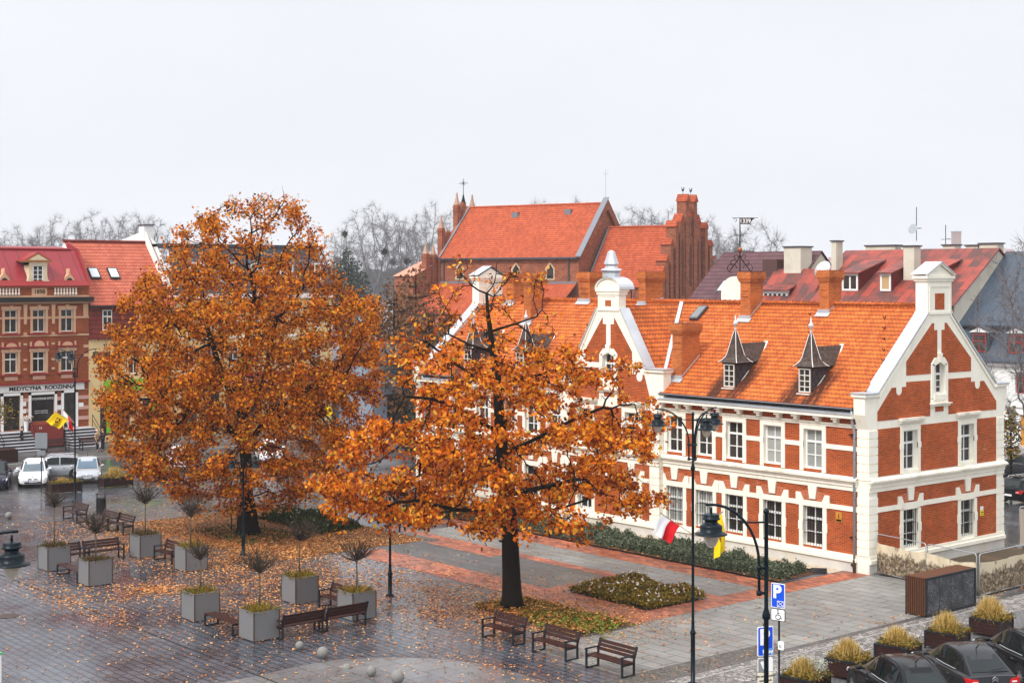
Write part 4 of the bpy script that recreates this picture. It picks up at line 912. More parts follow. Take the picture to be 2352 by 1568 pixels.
# ================================================================ row of town houses on the left (fronts on the plane X = -71)
XF = -71.0
FL = Face((XF, 0, 0), (0, 1, 0), (1, 0, 0))            # u = Y
MT['tbrick'] = brickm('tenement_brick', (0.30, 0.058, 0.016), (0.18, 0.032, 0.010), (0.28, 0.12, 0.06), w=0.25, h=0.08, stain=(0.5, 0.25, 0.15), stain_amt=0.15)
MT['sand'] = plain('sandy_stucco', (0.60, 0.36, 0.22), 0.8, var=0.08, dirt=(0.35, 0.2, 0.12), dirt_amt=0.3)
MT['pink'] = plain('pink_stone', (0.58, 0.33, 0.27), 0.8, var=0.1)
MT['crimson'] = seamm('crimson_metal_roof', (0.29, 0.018, 0.026), (0.20, 0.014, 0.02), 1.1, 0.5, 0.1, 0.5)
MT['crimsonp'] = plain('crimson_trim', (0.26, 0.025, 0.025), 0.55)
MT['dark'] = plain('dark_cornice', (0.02, 0.018, 0.018), 0.6)
tn = thing('brick_tenement', 'ornate red brick tenement with crimson metal roof, dated 1898, and a white clinic sign', 'building', (0, 0, 0))
Y0, Y1 = -19.0, -3.95
c3 = [-14.55, -12.35, -10.15, -7.97, -5.72]
w2 = [(c-0.5, c+0.5, 8.88, 10.6) for c in c3]; w1_ = [(c-0.5, c+0.5, 5.82, 7.4) for c in c3]
doors = [(-10.75, -9.45, 1.5, 4.12), (-6.0, -5.05, 1.5, 4.15)]; shop = [(-8.6, -6.75, 2.05, 4.1), (-14.8, -12.4, 2.05, 4.1)]
mb = MB(); FL.wall(mb, Y0, Y1, 0, 11.3, w2+w1_+doors+shop, 0.25, 0, 1); mb.poly([(XF, Y1, 0), (XF-9, Y1, 0), (XF-9, Y1, 15), (XF-2.6, Y1, 15.2), (XF, Y1, 12.4)])
mb.build('wall', ['tbrick', 'sand'], tn)
for a, b, c, e in w2+w1_:
    mb = MB()
    FL.box(mb, a-0.19, a, c-0.08, e+0.02, 0, 0.06); FL.box(mb, b, b+0.19, c-0.08, e+0.02, 0, 0.06); FL.box(mb, a-0.26, b+0.26, e, e+0.26, 0, 0.07); FL.prism(mb, [((a+b)/2-0.1, e), ((a+b)/2+0.1, e), ((a+b)/2+0.14, e+0.36), ((a+b)/2-0.14, e+0.36)], 0, 0.11)
    for q in (a-0.2, b+0.06): FL.box(mb, q, q+0.14, e+0.03, e+0.17, 0.07, 0.10, 1); FL.box(mb, q, q+0.14, (c+e)/2, (c+e)/2+0.14, 0.06, 0.09, 1)
    mb.build('window_surround', ['sand', 'pink'], tn)
    mb = MB(); FL.box(mb, a-0.32, b+0.32, c-0.2, c-0.08, 0, 0.16); mb.build('sill', 'crimsonp', tn)
    window(FL, tn, a, b, c, e, bars=0, mull=1, trans=0.66)
for i, (a, b, c, e) in enumerate(w1_):
    m = (a+b)/2; mb = MB(); FL.box(mb, a-0.34, b+0.34, e+0.3, e+0.42, 0, 0.2, 1)
    r0, r1 = 0.42, 0.58
    pts = [(m-r1*math.cos(math.pi*k/10), e+0.42+r1*math.sin(math.pi*k/10)*(1 if i % 2 else 0.7)) for k in range(11)]; FL.prism(mb, pts, 0, 0.10, 1)
    pts = [(m-r0*math.cos(math.pi*k/10), e+0.42+r0*math.sin(math.pi*k/10)*(1 if i % 2 else 0.7)) for k in range(11)]; FL.prism(mb, pts, 0.10, 0.13, 0)
    for s in (-0.72, 0.58): FL.box(mb, m+s, m+s+0.14, e+0.42, e+0.75, 0, 0.08, 0)
    mb.build('window_pediment', ['sand', 'crimsonp'], tn)
    mb = MB(); FL.box(mb, a, b, c-0.55, c-0.25, 0, 0.05); FL.box(mb, a+0.12, b-0.12, c-0.48, c-0.32, 0.05, 0.07, 1); mb.build('apron_panel', ['sand', 'pink'], tn)
for c in [(a+b)/2 for a, b in zip(c3, c3[1:])]:
    mb = MB(); FL.prism(mb, [(c-0.16, 11.0), (c+0.16, 11.0), (c+0.14, 10.7), (c+0.10, 9.5), (c-0.10, 9.5), (c-0.14, 10.7)], 0, 0.09)
    for z in (8.7, 7.9, 6.7, 6.0): FL.box(mb, c-0.13, c+0.13, z, z+0.16, 0, 0.05)
    mb.build('ornament', 'sand', tn)
mb = MB(); FL.box(mb, Y0, Y1+0.02, 9.9, 10.05, 0, 0.03); FL.box(mb, Y1-0.45, Y1-0.05, 10.05, 11.0, 0, 0.05); FL.box(mb, Y0, Y1, 8.55, 8.68, 0, 0.05)
for z in (7.6, 6.9): FL.box(mb, Y1-0.42, Y1-0.02, z, z+0.22, 0, 0.04)
mb.build('stone_band', 'sand', tn)
mb = MB(); FL.box(mb, Y0, Y1+0.1, 11.05, 11.2, 0, 0.15, 1); FL.box(mb, Y0, Y1+0.25, 11.2, 11.55, 0, 0.45); mb.build('cornice', ['dark', 'sand'], tn)
mb = MB(); FL.box(mb, Y0, Y1, 11.55, 12.35, -0.05, 0.0); FL.box(mb, Y0, Y1, 12.25, 12.38, 0, 0.12, 0); FL.box(mb, Y0, Y1, 11.55, 11.68, 0, 0.10, 1)
FL.box(mb, -8.55, -7.35, 11.68, 12.25, 0, 0.06, 1); FL.box(mb, Y1-0.7, Y1, 11.55, 12.4, 0, 0.06, 0)
mb.build('parapet', ['tbrick', 'sand'], tn)
text('1898', 0.44, (XF+0.065, -7.95, 11.96), (R(90), 0, R(90)), 'iron', tn, bold=0.01)
for y0, n in ((-6.75, 8), (-11.3, 8), (-15.5, 8)):
    mb = MB()
    for k in range(n): mb.lathe([(0.07, 11.68), (0.11, 11.8), (0.05, 11.98), (0.09, 12.05), (0.05, 12.14), (0.09, 12.25)], 8, (XF+0.07, y0+0.05+k*0.24, 0))
    mb.build('balustrade', plain('pale_baluster_stone', (0.72, 0.6, 0.5), 0.8), tn)
mb = MB(); mb.extrude([(XF+0.1, Y0, 12.4), (XF+0.1, Y1+0.05, 12.4), (XF-2.4, Y1+0.05, 15.2), (XF-2.4, Y0, 15.2)], (-0.05, 0, 0.06)); mb.extrude([(XF-2.4, Y0, 15.2), (XF-2.4, Y1+0.05, 15.2), (XF-6, Y1+0.05, 15.5), (XF-6, Y0, 15.5)], (0, 0, 0.06))
rf = mb.build('roof', 'crimson', tn)
mb = MB(); mb.extrude([(XF+0.2, Y1-0.02, 12.4), (XF-2.2, Y1-0.02, 15.35), (XF-4, Y1-0.02, 15.9), (XF-4, Y1-0.02, 15.2), (XF-2.2, Y1-0.02, 14.9), (XF-0.3, Y1-0.02, 12.4)], (0, 0.2, 0)); mb.tube([(XF-2.4, Y0, 15.28), (XF-2.4, Y1-0.4, 15.28)], 0.09, 6); mb.extrude([(XF+.12, Y0, 12.36), (XF+.12, Y1, 12.36), (XF-.28, Y1, 12.78), (XF-.28, Y0, 12.78)], (.06, 0, .06)); mb.build('roof_edge', 'crimsonp', rf)
yc = -7.97; Fd = Face((XF-0.25, yc, 0), (0, 1, 0), (1, 0, 0)); mb = MB()
Fd.box(mb, -0.72, -0.42, 12.55, 14.2, -0.9, 0.1); Fd.box(mb, 0.42, 0.72, 12.55, 14.2, -0.9, 0.1); Fd.box(mb, -0.72, 0.72, 14.0, 14.25, -0.9, 0.12); Fd.box(mb, -0.72, 0.72, 12.5, 12.62, -0.9, 0.12)
for s in (1, -1): Fd.prism(mb, [(s*0.72, 12.55), (s*0.95, 12.55), (s*0.95, 12.75), (s*0.80, 12.9), (s*0.72, 13.2)], -0.2, 0.1)
Fd.prism(mb, [(-1.05, 14.3), (1.05, 14.3), (0, 14.92)], -1.0, 0.12, 1); Fd.prism(mb, [(-0.75, 14.38), (0.75, 14.38), (0, 14.8)], 0.12, 0.15, 0)
Fd.box(mb, -1.1, 1.1, 14.22, 14.32, -0.9, 0.2, 1)
dm = mb.build('dormer', [plain('aged_cream_stone', (0.68, 0.56, 0.38), 0.8, dirt=(0.3, 0.2, 0.1)), plain('brown_moulding', (0.32, 0.15, 0.05), 0.7)], rf)
window(Fd, dm, -0.42, 0.42, 12.62, 14.0, dep=-0.0, fr=0.08, trans=0, bars=3)
mb = MB(); Fd.prism(mb, [(-1.15, 14.32), (1.15, 14.32), (0, 15.0)], -2.2, 0.05); mb.build('dormer_roof', 'crimsonp', dm)
for y in (-10.55, -5.4, -12.9):
    F = Face((XF-0.35, y, 0), (0, 1, 0), (1, 0, 0)); mb = MB()
    F.prism(mb, [(-0.42, 12.7), (0.42, 12.7), (0.40, 12.95), (0.2, 13.2), (0.07, 13.35), (0.05, 13.5), (0, 13.75), (-0.05, 13.5), (-0.07, 13.35), (-0.2, 13.2), (-0.40, 12.95)], -0.5, 0.1)
    e = mb.build('roof_vent', 'sand', rf); mb = MB(); F.prism(mb, [(-0.24, 12.75)] + [(-0.24*math.cos(math.pi*k/8), 12.78+0.24*math.sin(math.pi*k/8)) for k in range(9)] + [(0.24, 12.75)], 0.1, 0.12); mb.build('opening', 'dark', e)
chim(rf, XF-5, XF-4.2, -11.2, -9.4, 15, 16.0, 'tbrick')
# ground floor: sign, doors, shop windows, stairs
mb = MB(); FL.box(mb, Y0, Y1, 4.92, 5.06, 0, 0.28); mb.build('red_ledge', 'crimsonp', tn)
mb = MB(); FL.box(mb, -11.9, -4.35, 4.36, 4.90, 0, 0.10); sg = mb.build('sign_board', plain('white_sign_board', (0.75, 0.73, 0.70), 0.5), tn)
text('MEDYCYNA  RODZINNA', 0.40, (XF+0.11, -7.72, 4.62), (R(90), 0, R(90)), 'iron', sg, bold=0.014).scale = (1.17, 1, 1)
mb = MB()
for a, b, c, e in doors+shop:
    mb = MB(); FL.box(mb, a-0.2, a, c-0.02, e+0.2, 0, 0.08); FL.box(mb, b, b+0.2, c-0.02, e+0.2, 0, 0.08); FL.box(mb, a-0.2, b+0.2, e, e+0.2, 0, 0.08); mb.build('door_surround', 'white', tn)
mb = MB(); xs = sorted((a-0.2, b+0.2) for a, b, *_ in doors+shop); ed = [Y0]+[v for q in xs for v in q]+[Y1]
for z in (1.2, 2.0, 2.8, 3.6):
    for a, b in zip(ed[::2], ed[1::2]): FL.box(mb, a, b, z, z+0.28, 0, 0.03)
FL.box(mb, Y0, Y1, 4.33, 4.36, 0, 0.05); mb.build('pink_course', 'pink', tn)
for a, b, c, e in doors:
    mb = MB(); FL.rect(mb, a, b, c, e, -0.2); d = mb.build('door', 'glass', tn); mb = MB(); FL.box(mb, a, b, e-0.55, e-0.5, -0.2, -0.15); FL.box(mb, (a+b)/2-.03, (a+b)/2+.03, c, e-.5, -.2, -.16); mb.build('door_frame', 'dark', d)
for a, b, c, e in shop:
    mb = MB(); FL.rect(mb, a, b, c, e, -0.15); s = mb.build('shop_window', 'glass', tn)
    text('PRZYCHODNIA RYNEK', 0.235, (XF-0.14, (a+b)/2, e-0.32), (R(90), 0, R(90)), 'white', s, bold=0.006).scale = (0.86, 1, 1)
    for k, q in enumerate(('BADANIA LEKARSKIE', 'PORADY MEDYCZNE')): text(q, 0.11, (XF-0.14, (a+b)/2-0.05, e-1.25-0.16*k), (R(90), 0, R(90)), 'white', s)
text('23', 0.3, (XF+0.04, -6.42, 3.45), (R(90), 0, R(90)), 'iron', tn, bold=0.01)
for y, z in ((-9.2, 3.3), (-9.2, 2.75), (-9.2, 2.2), (-6.42, 2.9), (-4.6, 3.0)):
    mb = MB(); FL.box(mb, y-0.2, y+0.2, z, z+0.32, 0.03, 0.05); mb.build('wall_plate', 'white', tn)
mb = MB(); FL.box(mb, -8.9, -6.5, 0.3, 1.95, 0.0, 1.1); mb.build('stair_block', plain('red_stair_wall', (0.22, 0.035, 0.025), 0.7), tn)
text('H', 0.3, (XF+1.11, -8.3, 1.65), (R(90), 0, R(90)), 'white', tn)
for y0, y1, o in ((-11.8, -9.0, 0), (-6.3, -3.9, 1)):
    mb = MB()
    for k in range(7): mb.box(XF, XF+0.7+0.3*(7-k), y0, y1, 0.205*k, 0.205*(k+1)-0.05); mb.box(XF, XF+0.72+0.3*(7-k), y0, y1, 0.205*(k+1)-0.05, 0.205*(k+1)-0.002, 1)
    st = mb.build('stairs', [plain('dark_stair_riser', (0.04, 0.04, 0.045), 0.6), plain('pale_stair_tread', (0.5, 0.5, 0.52), 0.6)], tn)
    mb = MB()
    for y in (y0+0.05, y1-0.05):
        mb.tube([(XF+0.7, y, 2.4), (XF+2.7, y, 1.0), (XF+2.7, y, 0)], 0.025, 5); mb.tube([(XF+0.7, y, 1.4), (XF+0.7, y, 2.4)], 0.025, 5); mb.tube([(XF+0.7, y, 2.0), (XF+2.7, y, 0.6)], 0.018, 5)
    mb.build('handrail', 'iron', st)
# tiled house next door
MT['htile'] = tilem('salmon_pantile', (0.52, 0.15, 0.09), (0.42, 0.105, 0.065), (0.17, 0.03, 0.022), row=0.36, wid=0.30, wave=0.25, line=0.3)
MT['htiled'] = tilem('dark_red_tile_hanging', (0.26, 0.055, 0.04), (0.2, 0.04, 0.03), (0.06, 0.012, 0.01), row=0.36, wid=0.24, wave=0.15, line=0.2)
MT['yellowp'] = plain('pale_yellow_plaster', (0.70, 0.52, 0.26), 0.8, var=0.06)
hs = thing('tiled_roof_house', 'yellow house with salmon tiled roof, two roof lights and dark tile hung attic', 'house', (0, 0, 0))
Y2, Y3 = Y1, 3.4
mb = MB(); gw = [(-3.2, -2.2, 5.4, 7.2), (-0.6, 0.4, 5.4, 7.2), (1.6, 2.6, 5.4, 7.2)]; gd = [(-3.0, -0.4, 0.6, 3.3), (0.6, 2.8, 0.6, 3.3)]
FL.wall(mb, Y2, Y3, 0, 8.3, gw+gd, 0.25); mb.poly([(XF-9, Y2, 0), (XF-9, Y3, 0), (XF-9, Y3, 9), (XF-9, Y2, 9)]); mb.build('wall', 'yellowp', hs)
for h in gw: window(FL, hs, *h)
for a, b, c, e in gd: mb = MB(); FL.rect(mb, a, b, c, e, -0.2); mb.build('shop_window', 'glass', hs)
mb = MB(); at = [(-2.75, -1.95, 8.9, 10.5), (0.4, 1.2, 8.9, 10.5)]; FL.wall(mb, Y2, Y3, 8.25, 11.1, at, 0.2, 0, 0, -0.15); FL.prism(mb, [(Y2, 8.2), (Y3, 8.2), (Y3, 8.3), (Y2, 8.3)], -0.1, 0.2); mb.build('tile_hanging', 'htiled', hs)
for h in at: window(FL, hs, *h, d=-0.1, dep=0.05)
mb = MB(); xr = XF-4.6; zr = 15.95; n = 14
mb.poly([(XF+0.3, Y2+0.02, 10.85), (XF+0.3, Y3, 10.85), (xr, Y3, zr), (xr, Y2+0.02, zr)])
mb.poly([(xr, Y2, zr), (xr, Y3, zr), (xr-4.6, Y3, 11), (xr-4.6, Y2, 11)]); rf = mb.build('roof', 'htile', hs)
mb = MB(); mb.poly([(XF, Y2, 8), (XF-9, Y2, 8), (XF-9, Y2, 11), (xr, Y2, zr), (XF, Y2, 11.1)]); mb.poly([(XF, Y3, 8), (XF-9, Y3, 8), (XF-9, Y3, 11), (xr, Y3, zr), (XF, Y3, 11.1)]); mb.build('gable_wall', 'whitewall', hs)
mb = MB(); mb.tube([(xr, Y2-0.1, zr+0.05), (xr, Y3+0.05, zr+0.05)], 0.13, 6); mb.tube([(xr, Y3+0.02, zr), (XF+0.3, Y3+0.02, 10.9)], 0.08, 5); mb.build('ridge_tile', 'htiled', rf)
mb = MB(); mb.box(XF+0.25, XF+0.4, Y2, Y3, 10.72, 10.86); mb.build('gutter', 'dark', rf)
nr = Vector((5.1, 0, 4.9)).normalized()
def onh(t, y, h): return Vector((XF+0.3+(xr-XF-0.3)*t, y, 10.85+(zr-10.85)*t))+nr*h
for y in (-3.0, -1.35):
    mb = MB(); mb.extrude([onh(0.40, y, 0.06), onh(0.40, y+0.85, 0.06), onh(0.57, y+0.85, 0.06), onh(0.57, y, 0.06)], nr*0.1); s = mb.build('roof_light', 'dark', rf)
    mb = MB(); mb.poly([onh(0.42, y+.08, .17), onh(0.42, y+.77, .17), onh(0.555, y+.77, .17), onh(0.555, y+.08, .17)]); mb.build('pane', plain('bright_rooflight_pane', (0.6, 0.65, 0.7), 0.08), s)
mb = MB(); mb.tube([(xr-0.3, -0.6, zr-0.3), (xr-0.3, -0.6, zr+1.0)], 0.16, 8); mb.tube([(xr-0.3, -0.6, zr+1.0), (xr-0.3, -0.6, zr+1.7)], 0.1, 8); mb.lathe([(0.18, zr+1.7), (0.14, zr+1.85)], 8, (xr-0.3, -0.6, 0)); mb.build('metal_flue', 'zinc', hs)
mb = MB(); FL.box(mb, -2.6, 2.2, 4.05, 4.95, 0.02, 0.12); sg = mb.build('green_sign', plain('lime_green_sign', (0.14, 0.55, 0.03), 0.5), hs)
mb = MB(); mb.ell((XF+0.14, 0.9, 4.55), (0.02, 0.42, 0.36), 0, 10, 6); mb.build('sign_symbol', plain('yellow_symbol', (0.8, 0.55, 0.02), 0.5), sg); text('ZABKA', 0.5, (XF+0.13, -1.0, 4.5), (R(90), 0, R(90)), 'white', sg, bold=0.02) if False else None
mb = MB(); FL.box(mb, -2.5, -2.2, 0.8, 3.2, 0.05, 0.12); FL.box(mb, 1.4, 1.7, 0.8, 3.0, 0.05, 0.12); mb.build('green_panel', 'lime_panel' if False else plain('lime_window_panel', (0.14, 0.5, 0.03), 0.5), hs)
# bank with dark mansard
bk = thing('mansard_building', 'pale yellow building with dark grey mansard roof, white dormer windows and a red sign band', 'building', (0, 0, 0))
Y4, Y5 = 3.4, 18.6
cw_ = [Y4+1.4+2.05*k for k in range(7)]
u2 = [(c-0.5, c+0.5, 8.7, 10.7) for c in cw_]; u1 = [(c-0.5, c+0.5, 5.6, 7.5) for c in cw_]; u0 = [(c-0.75, c+0.75, 0.8, 3.6) for c in cw_]
mb = MB(); FL.wall(mb, Y4, Y5, 0, 11.5, u2+u1+u0, 0.25); mb.poly([(XF, Y5, 0), (XF-9, Y5, 0), (XF-9, Y5, 11.5), (XF, Y5, 11.5)]); mb.build('wall', 'yellowp', bk)
for h in u2+u1: window(FL, bk, *h, bars=1)
for h in u0: mb = MB(); FL.rect(mb, *h, -0.2); mb.build('shop_window', 'glass', bk)
mb = MB(); FL.box(mb, Y4, Y5+0.1, 11.3, 11.7, 0, 0.35); FL.box(mb, Y4, Y5, 8.0, 8.15, 0, 0.08); mb.build('cornice', 'whitewall', bk)
mb = MB(); dmat = seamm('dark_mansard_sheet', (0.045, 0.055, 0.065), (0.03, 0.035, 0.045), 0.8, 0.45, 0.3)
mb.poly([(XF+0.3, Y4, 11.7), (XF+0.3, Y5+0.2, 11.7), (XF-1.1, Y5-0.9, 15.6), (XF-1.1, Y4, 15.6)]); mb.poly([(XF+0.3, Y5+0.2, 11.7), (XF-9, Y5+0.2, 11.7), (XF-9, Y5-0.9, 15.6), (XF-1.1, Y5-0.9, 15.6)]); mb.box(XF-9, XF-1.0, Y4, Y5-0.85, 15.6, 15.85)
ms = mb.build('mansard_roof', dmat, bk)
for k in range(5):
    c = Y4+2.0+2.85*k; F = Face((XF+0.05, c, 0), (0, 1, 0), (1, 0, 0)); mb = MB(); mb.box(XF-1, XF+0.05, c-0.85, c+0.85, 12.4, 14.6); dm = mb.build('dormer', 'slategrey', ms)
    window(F, dm, -0.65, 0.65, 12.6, 14.3, dep=-0.02, fr=0.12, trans=0.6, bars=1)
mb = MB(); mb.poly([(XF+0.2, Y4, 11.0), (XF-10, Y4, 11.0), (XF-10, Y4, 16.1), (XF-4.5, Y4, 16.6), (XF-3.2, Y4, 15.9), (XF-0.4, Y4, 12.6)]); mb.poly([(XF+0.2, Y4-.3, 10.0), (XF-10, Y4-.3, 10.0), (XF-10, Y4-.3, 16.1), (XF-5.2, Y4-.3, 16.9), (XF-4.4, Y4-.3, 16.9), (XF-0.4, Y4-.3, 12.4)]); mb.build('fire_wall', 'whitewall', bk)
chim(ms, XF-5.6, XF-4.6, Y4-0.35, Y4+0.5, 15.5, 17.4, 'whitewall')
mb = MB(); FL.box(mb, Y4+0.6, Y5, 4.1, 5.1, 0.02, 0.18); sg = mb.build('red_sign', plain('raspberry_sign', (0.36, 0.012, 0.05), 0.4), bk)
text('millennium', 0.85, (XF+0.19, 10.2, 4.55), (R(90), 0, R(90)), 'white', sg, bold=0.012)
# low grey shop
gs = thing('grey_shop', 'low blue grey shop with dark roof edge and white bands beyond the mansard building', 'shop', (0, 0, 0))
GX, Y6, Y7 = -66.0, 19.5, 36.0; FS = Face((GX, 0, 0), (0, 1, 0), (1, 0, 0))
mb = MB(); gw = [(Y6+1.5+3.4*k, Y6+3.6+3.4*k, 0.6, 3.0) for k in range(5)]; FS.wall(mb, Y6, Y7, 0, 5.4, gw, 0.25); mb.poly([(GX, Y7, 0), (GX-10, Y7, 0), (GX-10, Y7, 5.4), (GX, Y7, 5.4)]); mb.poly([(GX, Y6, 0), (GX-10, Y6, 0), (GX-10, Y6, 5.4), (GX, Y6, 5.4)]); mb.build('wall', plain('blue_grey_render', (0.24, 0.30, 0.38), 0.8), gs)
for a in gw: mb = MB(); FS.rect(mb, *a, -0.2); mb.build('shop_window', 'glass', gs)
mb = MB(); FS.box(mb, Y6, Y7+0.02, 3.9, 4.2, 0, 0.05); FS.box(mb, Y6, Y7+0.02, 5.2, 5.5, 0, 0.1); FS.box(mb, Y7-1.6, Y7+0.02, 3.0, 3.8, 0, 0.06); mb.build('white_band', 'white', gs)
mb = MB(); mb.extrude([(GX+0.4, Y6-0.2, 5.5), (GX+0.4, Y7+0.3, 5.5), (GX-4, Y7+0.3, 7.2), (GX-4, Y6-0.2, 7.2)], (0, 0, 0.15)); mb.build('roof', plain('dark_bitumen_roof', (0.05, 0.055, 0.065), 0.6), gs)
# ================================================================ ground
def sheet(name, pts, z, mat, kind='structure', loc=None):
    mb = MB(); mb.poly([(x, y, z) for x, y in pts]); return mb.build(name, mat, kind=kind, uv=False)
MT['pave'] = pavem('wet_grey_pavers', (0.105, 0.114, 0.138), (0.074, 0.081, 0.100), (0.016, 0.016, 0.019), 0.62, 0.31, 0.030, (0.10, 0.48))
MT['slab'] = pavem('concrete_slabs', (0.27, 0.262, 0.242), (0.215, 0.21, 0.195), (0.06, 0.065, 0.045), 1.25, 0.62, 0.02, (0.40, 0.75), moss=(0.05, 0.07, 0.025))
MT['slabd'] = pavem('damp_slabs', (0.088, 0.088, 0.090), (0.062, 0.062, 0.065), (0.02, 0.022, 0.017), 1.2, 0.6, 0.02, (0.22, 0.65), moss=(0.04, 0.055, 0.02))
MT['klink'] = pavem('red_clinker_paving', (0.62, 0.165, 0.062), (0.20, 0.042, 0.022), (0.16, 0.06, 0.04), 0.42, 0.20, 0.014, (0.3, 0.7))
MT['road'] = pavem('wet_road_setts', (0.13, 0.13, 0.137), (0.09, 0.09, 0.096), (0.03, 0.03, 0.03), 0.22, 0.11, 0.014, (0.12, 0.42))
def cobm(name, a, b, gap, sc):
    m, T, P = base(name); o = coord(T); v = nd(T, 'ShaderNodeTexVoronoi', {'Vector': o, 'Scale': sc}, feature='DISTANCE_TO_EDGE').outputs[0]; vc = nd(T, 'ShaderNodeTexVoronoi', {'Vector': o, 'Scale': sc}).outputs['Color']
    s = nd(T, 'ShaderNodeSeparateColor', {0: vc}).outputs[0]; col = mix(T, s, a, b); col = mix(T, 1.0, col, mt(T, 'MULTIPLY_ADD', noise(T, o, 0.8, 5.0), 1.0, 0.5), 'MULTIPLY')
    k = nd(T, 'ShaderNodeMapRange', {'Value': v, 'From Min': 0.03, 'From Max': 0.10, 'To Min': 1.0, 'To Max': 0.0}).outputs[0]
    setp(T, P, Base_Color=mix(T, k, col, gap), Roughness=0.55, Specular_IOR_Level=0.4); bump(T, P, v, 0.6, 0.05); return m
MT['cobble'] = cobm('old_cobbles', (0.36, 0.34, 0.32), (0.13, 0.11, 0.105), (0.04, 0.04, 0.035), 6.5)
MT['cobbled'] = cobm('dark_cobbles', (0.15, 0.13, 0.12), (0.06, 0.055, 0.05), (0.03, 0.033, 0.02), 7.5)
MT['plazal'] = pavem('light_wet_slabs', (0.20, 0.20, 0.20), (0.16, 0.16, 0.165), (0.05, 0.05, 0.05), 0.95, 0.95, 0.014, (0.10, 0.35))
sheet('ground', [(-3500, -3500), (3500, -3500), (3500, 3500), (-3500, 3500)], -0.02, MT['road'])
sheet('plaza_paving', [(-45.5, -70), (6.6, -70), (6.6, -0.0), (-20, 0.0), (-45.5, -8.0)], 0.0, MT['pave'])
sheet('market_road', [(-62, -70), (-45.5, -70), (-45.5, 30), (-62, 30)], -0.010, MT['road'])
mb = MB(); mb.box(-76, -62.0, -70, 60, -0.1, 0.12); mb.build('pavement', pavem('far_pavement', (0.13, 0.125, 0.125), (0.10, 0.1, 0.1), (0.05, 0.05, 0.05), 0.6, 0.4, 0.02, (0.25, 0.6)), kind='structure', uv=False)
mb = MB(); mb.box(-62.0, -61.8, -70, 60, -0.1, 0.124); mb.build('kerb', plain('granite_kerb', (0.25, 0.24, 0.23), 0.7), kind='structure')
sheet('slab_paving', [(-1.2, -12.0), (0.1, -12.0), (0.1, -0.2), (6.3, -0.2), (6.3, -20.0), (0.6, -20.0), (0.3, -14.2), (-1.2, -14.2)], 0.004, MT['slab'])
sheet('gate_slabs', [(6.3, 0.3), (0.05, 0.3), (0.05, -0.2), (6.3, -0.2)], 0.004, MT['slab'])
sheet('upper_slab_paving', [(-22.0, -8.3), (-1.2, -8.3), (-1.2, -5.9), (-22.0, -5.9)], 0.004, MT['slab'])
sheet('lower_slab_paving', [(-22.0, -13.4), (-9.5, -13.4), (-9.5, -8.9), (-22.0, -8.9)], 0.004, MT['slabd'])
sheet('corner_slab_paving', [(-9.5, -12.6), (-6.0, -12.6), (-6.0, -8.9), (-9.5, -8.9)], 0.004, MT['slabd'])
for i, q in enumerate([[(-24, -5.9), (-1.2, -5.9), (-1.2, -4.4), (-24, -4.4)], [(-24, -9.0), (-1.2, -9.0), (-1.2, -8.3), (-24, -8.3)], [(-19.0, -10.0), (-14.0, -10.0), (-14.0, -9.0), (-19.0, -9.0)],
                       [(-19, -14.6), (-6.0, -14.6), (-6.0, -12.7), (-19, -12.7)], [(-6.0, -14.4), (0.1, -14.4), (0.1, -12.5), (-6.0, -12.5)], [(-1.2, -12.5), (0.1, -12.5), (0.1, 0.0), (-1.2, 0.0)], [(-7.0, -12.7), (-6.0, -12.7), (-6.0, -8.9), (-7.0, -8.9)]]):
    sheet('clinker_band', q, 0.008, MT['klink'])
sheet('light_slab_square', [(-2.6, -25.6), (6.3, -25.6), (6.3, -31.5), (-2.6, -31.5)], 0.004, MT['plazal'])
mb = MB(); mb.poly([(6.0*math.cos(w)*0.9+2.6, -27.4+5.0*math.sin(w), 0.005) for w in np.linspace(0, 2*math.pi, 48, endpoint=False)]); mb.build('round_wet_slabs', MT['plazal'], kind='structure', uv=False)
sheet('cobble_strip', [(6.5, -70), (8.2, -70), (8.2, 8), (6.5, 8)], 0.006, MT['cobble'])
sheet('dark_cobble_strip', [(5.2, -70), (6.2, -70), (6.2, -13.2), (5.2, -12.6)], 0.006, MT['cobbled'])
sheet('cobble_edge', [(6.2, -70), (6.5, -70), (6.5, -2), (6.2, -2)], 0.007, MT['slabd'])
mb = MB(); mb.box(6.93, 7.0, -60, 6, 0.0, 0.02); mb.build('drain_line', plain('pale_drain_stone', (0.33, 0.32, 0.31), 0.7), kind='structure')
sheet('parking_road', [(8.2, -70), (60, -70), (60, 10), (8.2, 10)], -0.004, pavem('parking_setts', (0.20, 0.195, 0.19), (0.14, 0.135, 0.135), (0.06, 0.06, 0.06), 0.22, 0.16, 0.02, (0.3, 0.7)))
mb = MB(); mb.box(-60, 6.3, -29.16, -29.08, 0.0, 0.009); mb.build('drain_channel', plain('dark_drain', (0.02, 0.02, 0.02), 0.6), kind='structure')
mb = MB(); mb.poly([(0.42*math.cos(w), 0.42*math.sin(w), 0.012) for w in np.linspace(0, 2*math.pi, 24, endpoint=False)]); q = gp(18, 1414); mh = mb.build('manhole_cover', plain('brown_iron_cover', (0.07, 0.045, 0.035), 0.5, metal=0.4), loc=(q.x, q.y, 0)); tag(mh, 'dark brown round manhole cover in the grey pavers', 'manhole cover')
sheet('lawn', [(-34, -18.4), (-19.5, -18.4), (-19.5, -9.4), (-34, -9.4)], 0.006, plain('leafy_soil', (0.10, 0.05, 0.02), 0.9, var=0.4, scale=1.5, dirt=(0.03, 0.05, 0.015), dirt_amt=0.6))
sheet('gravel', [(-33, -1.1), (-1.3, -1.1), (-1.3, -0.05), (-33, -0.05)], 0.010, plain('pale_gravel', (0.52, 0.43, 0.33), 0.9, var=0.45, scale=14, dirt=(0.2, 0.13, 0.08), bmp=0.8), 'stuff')
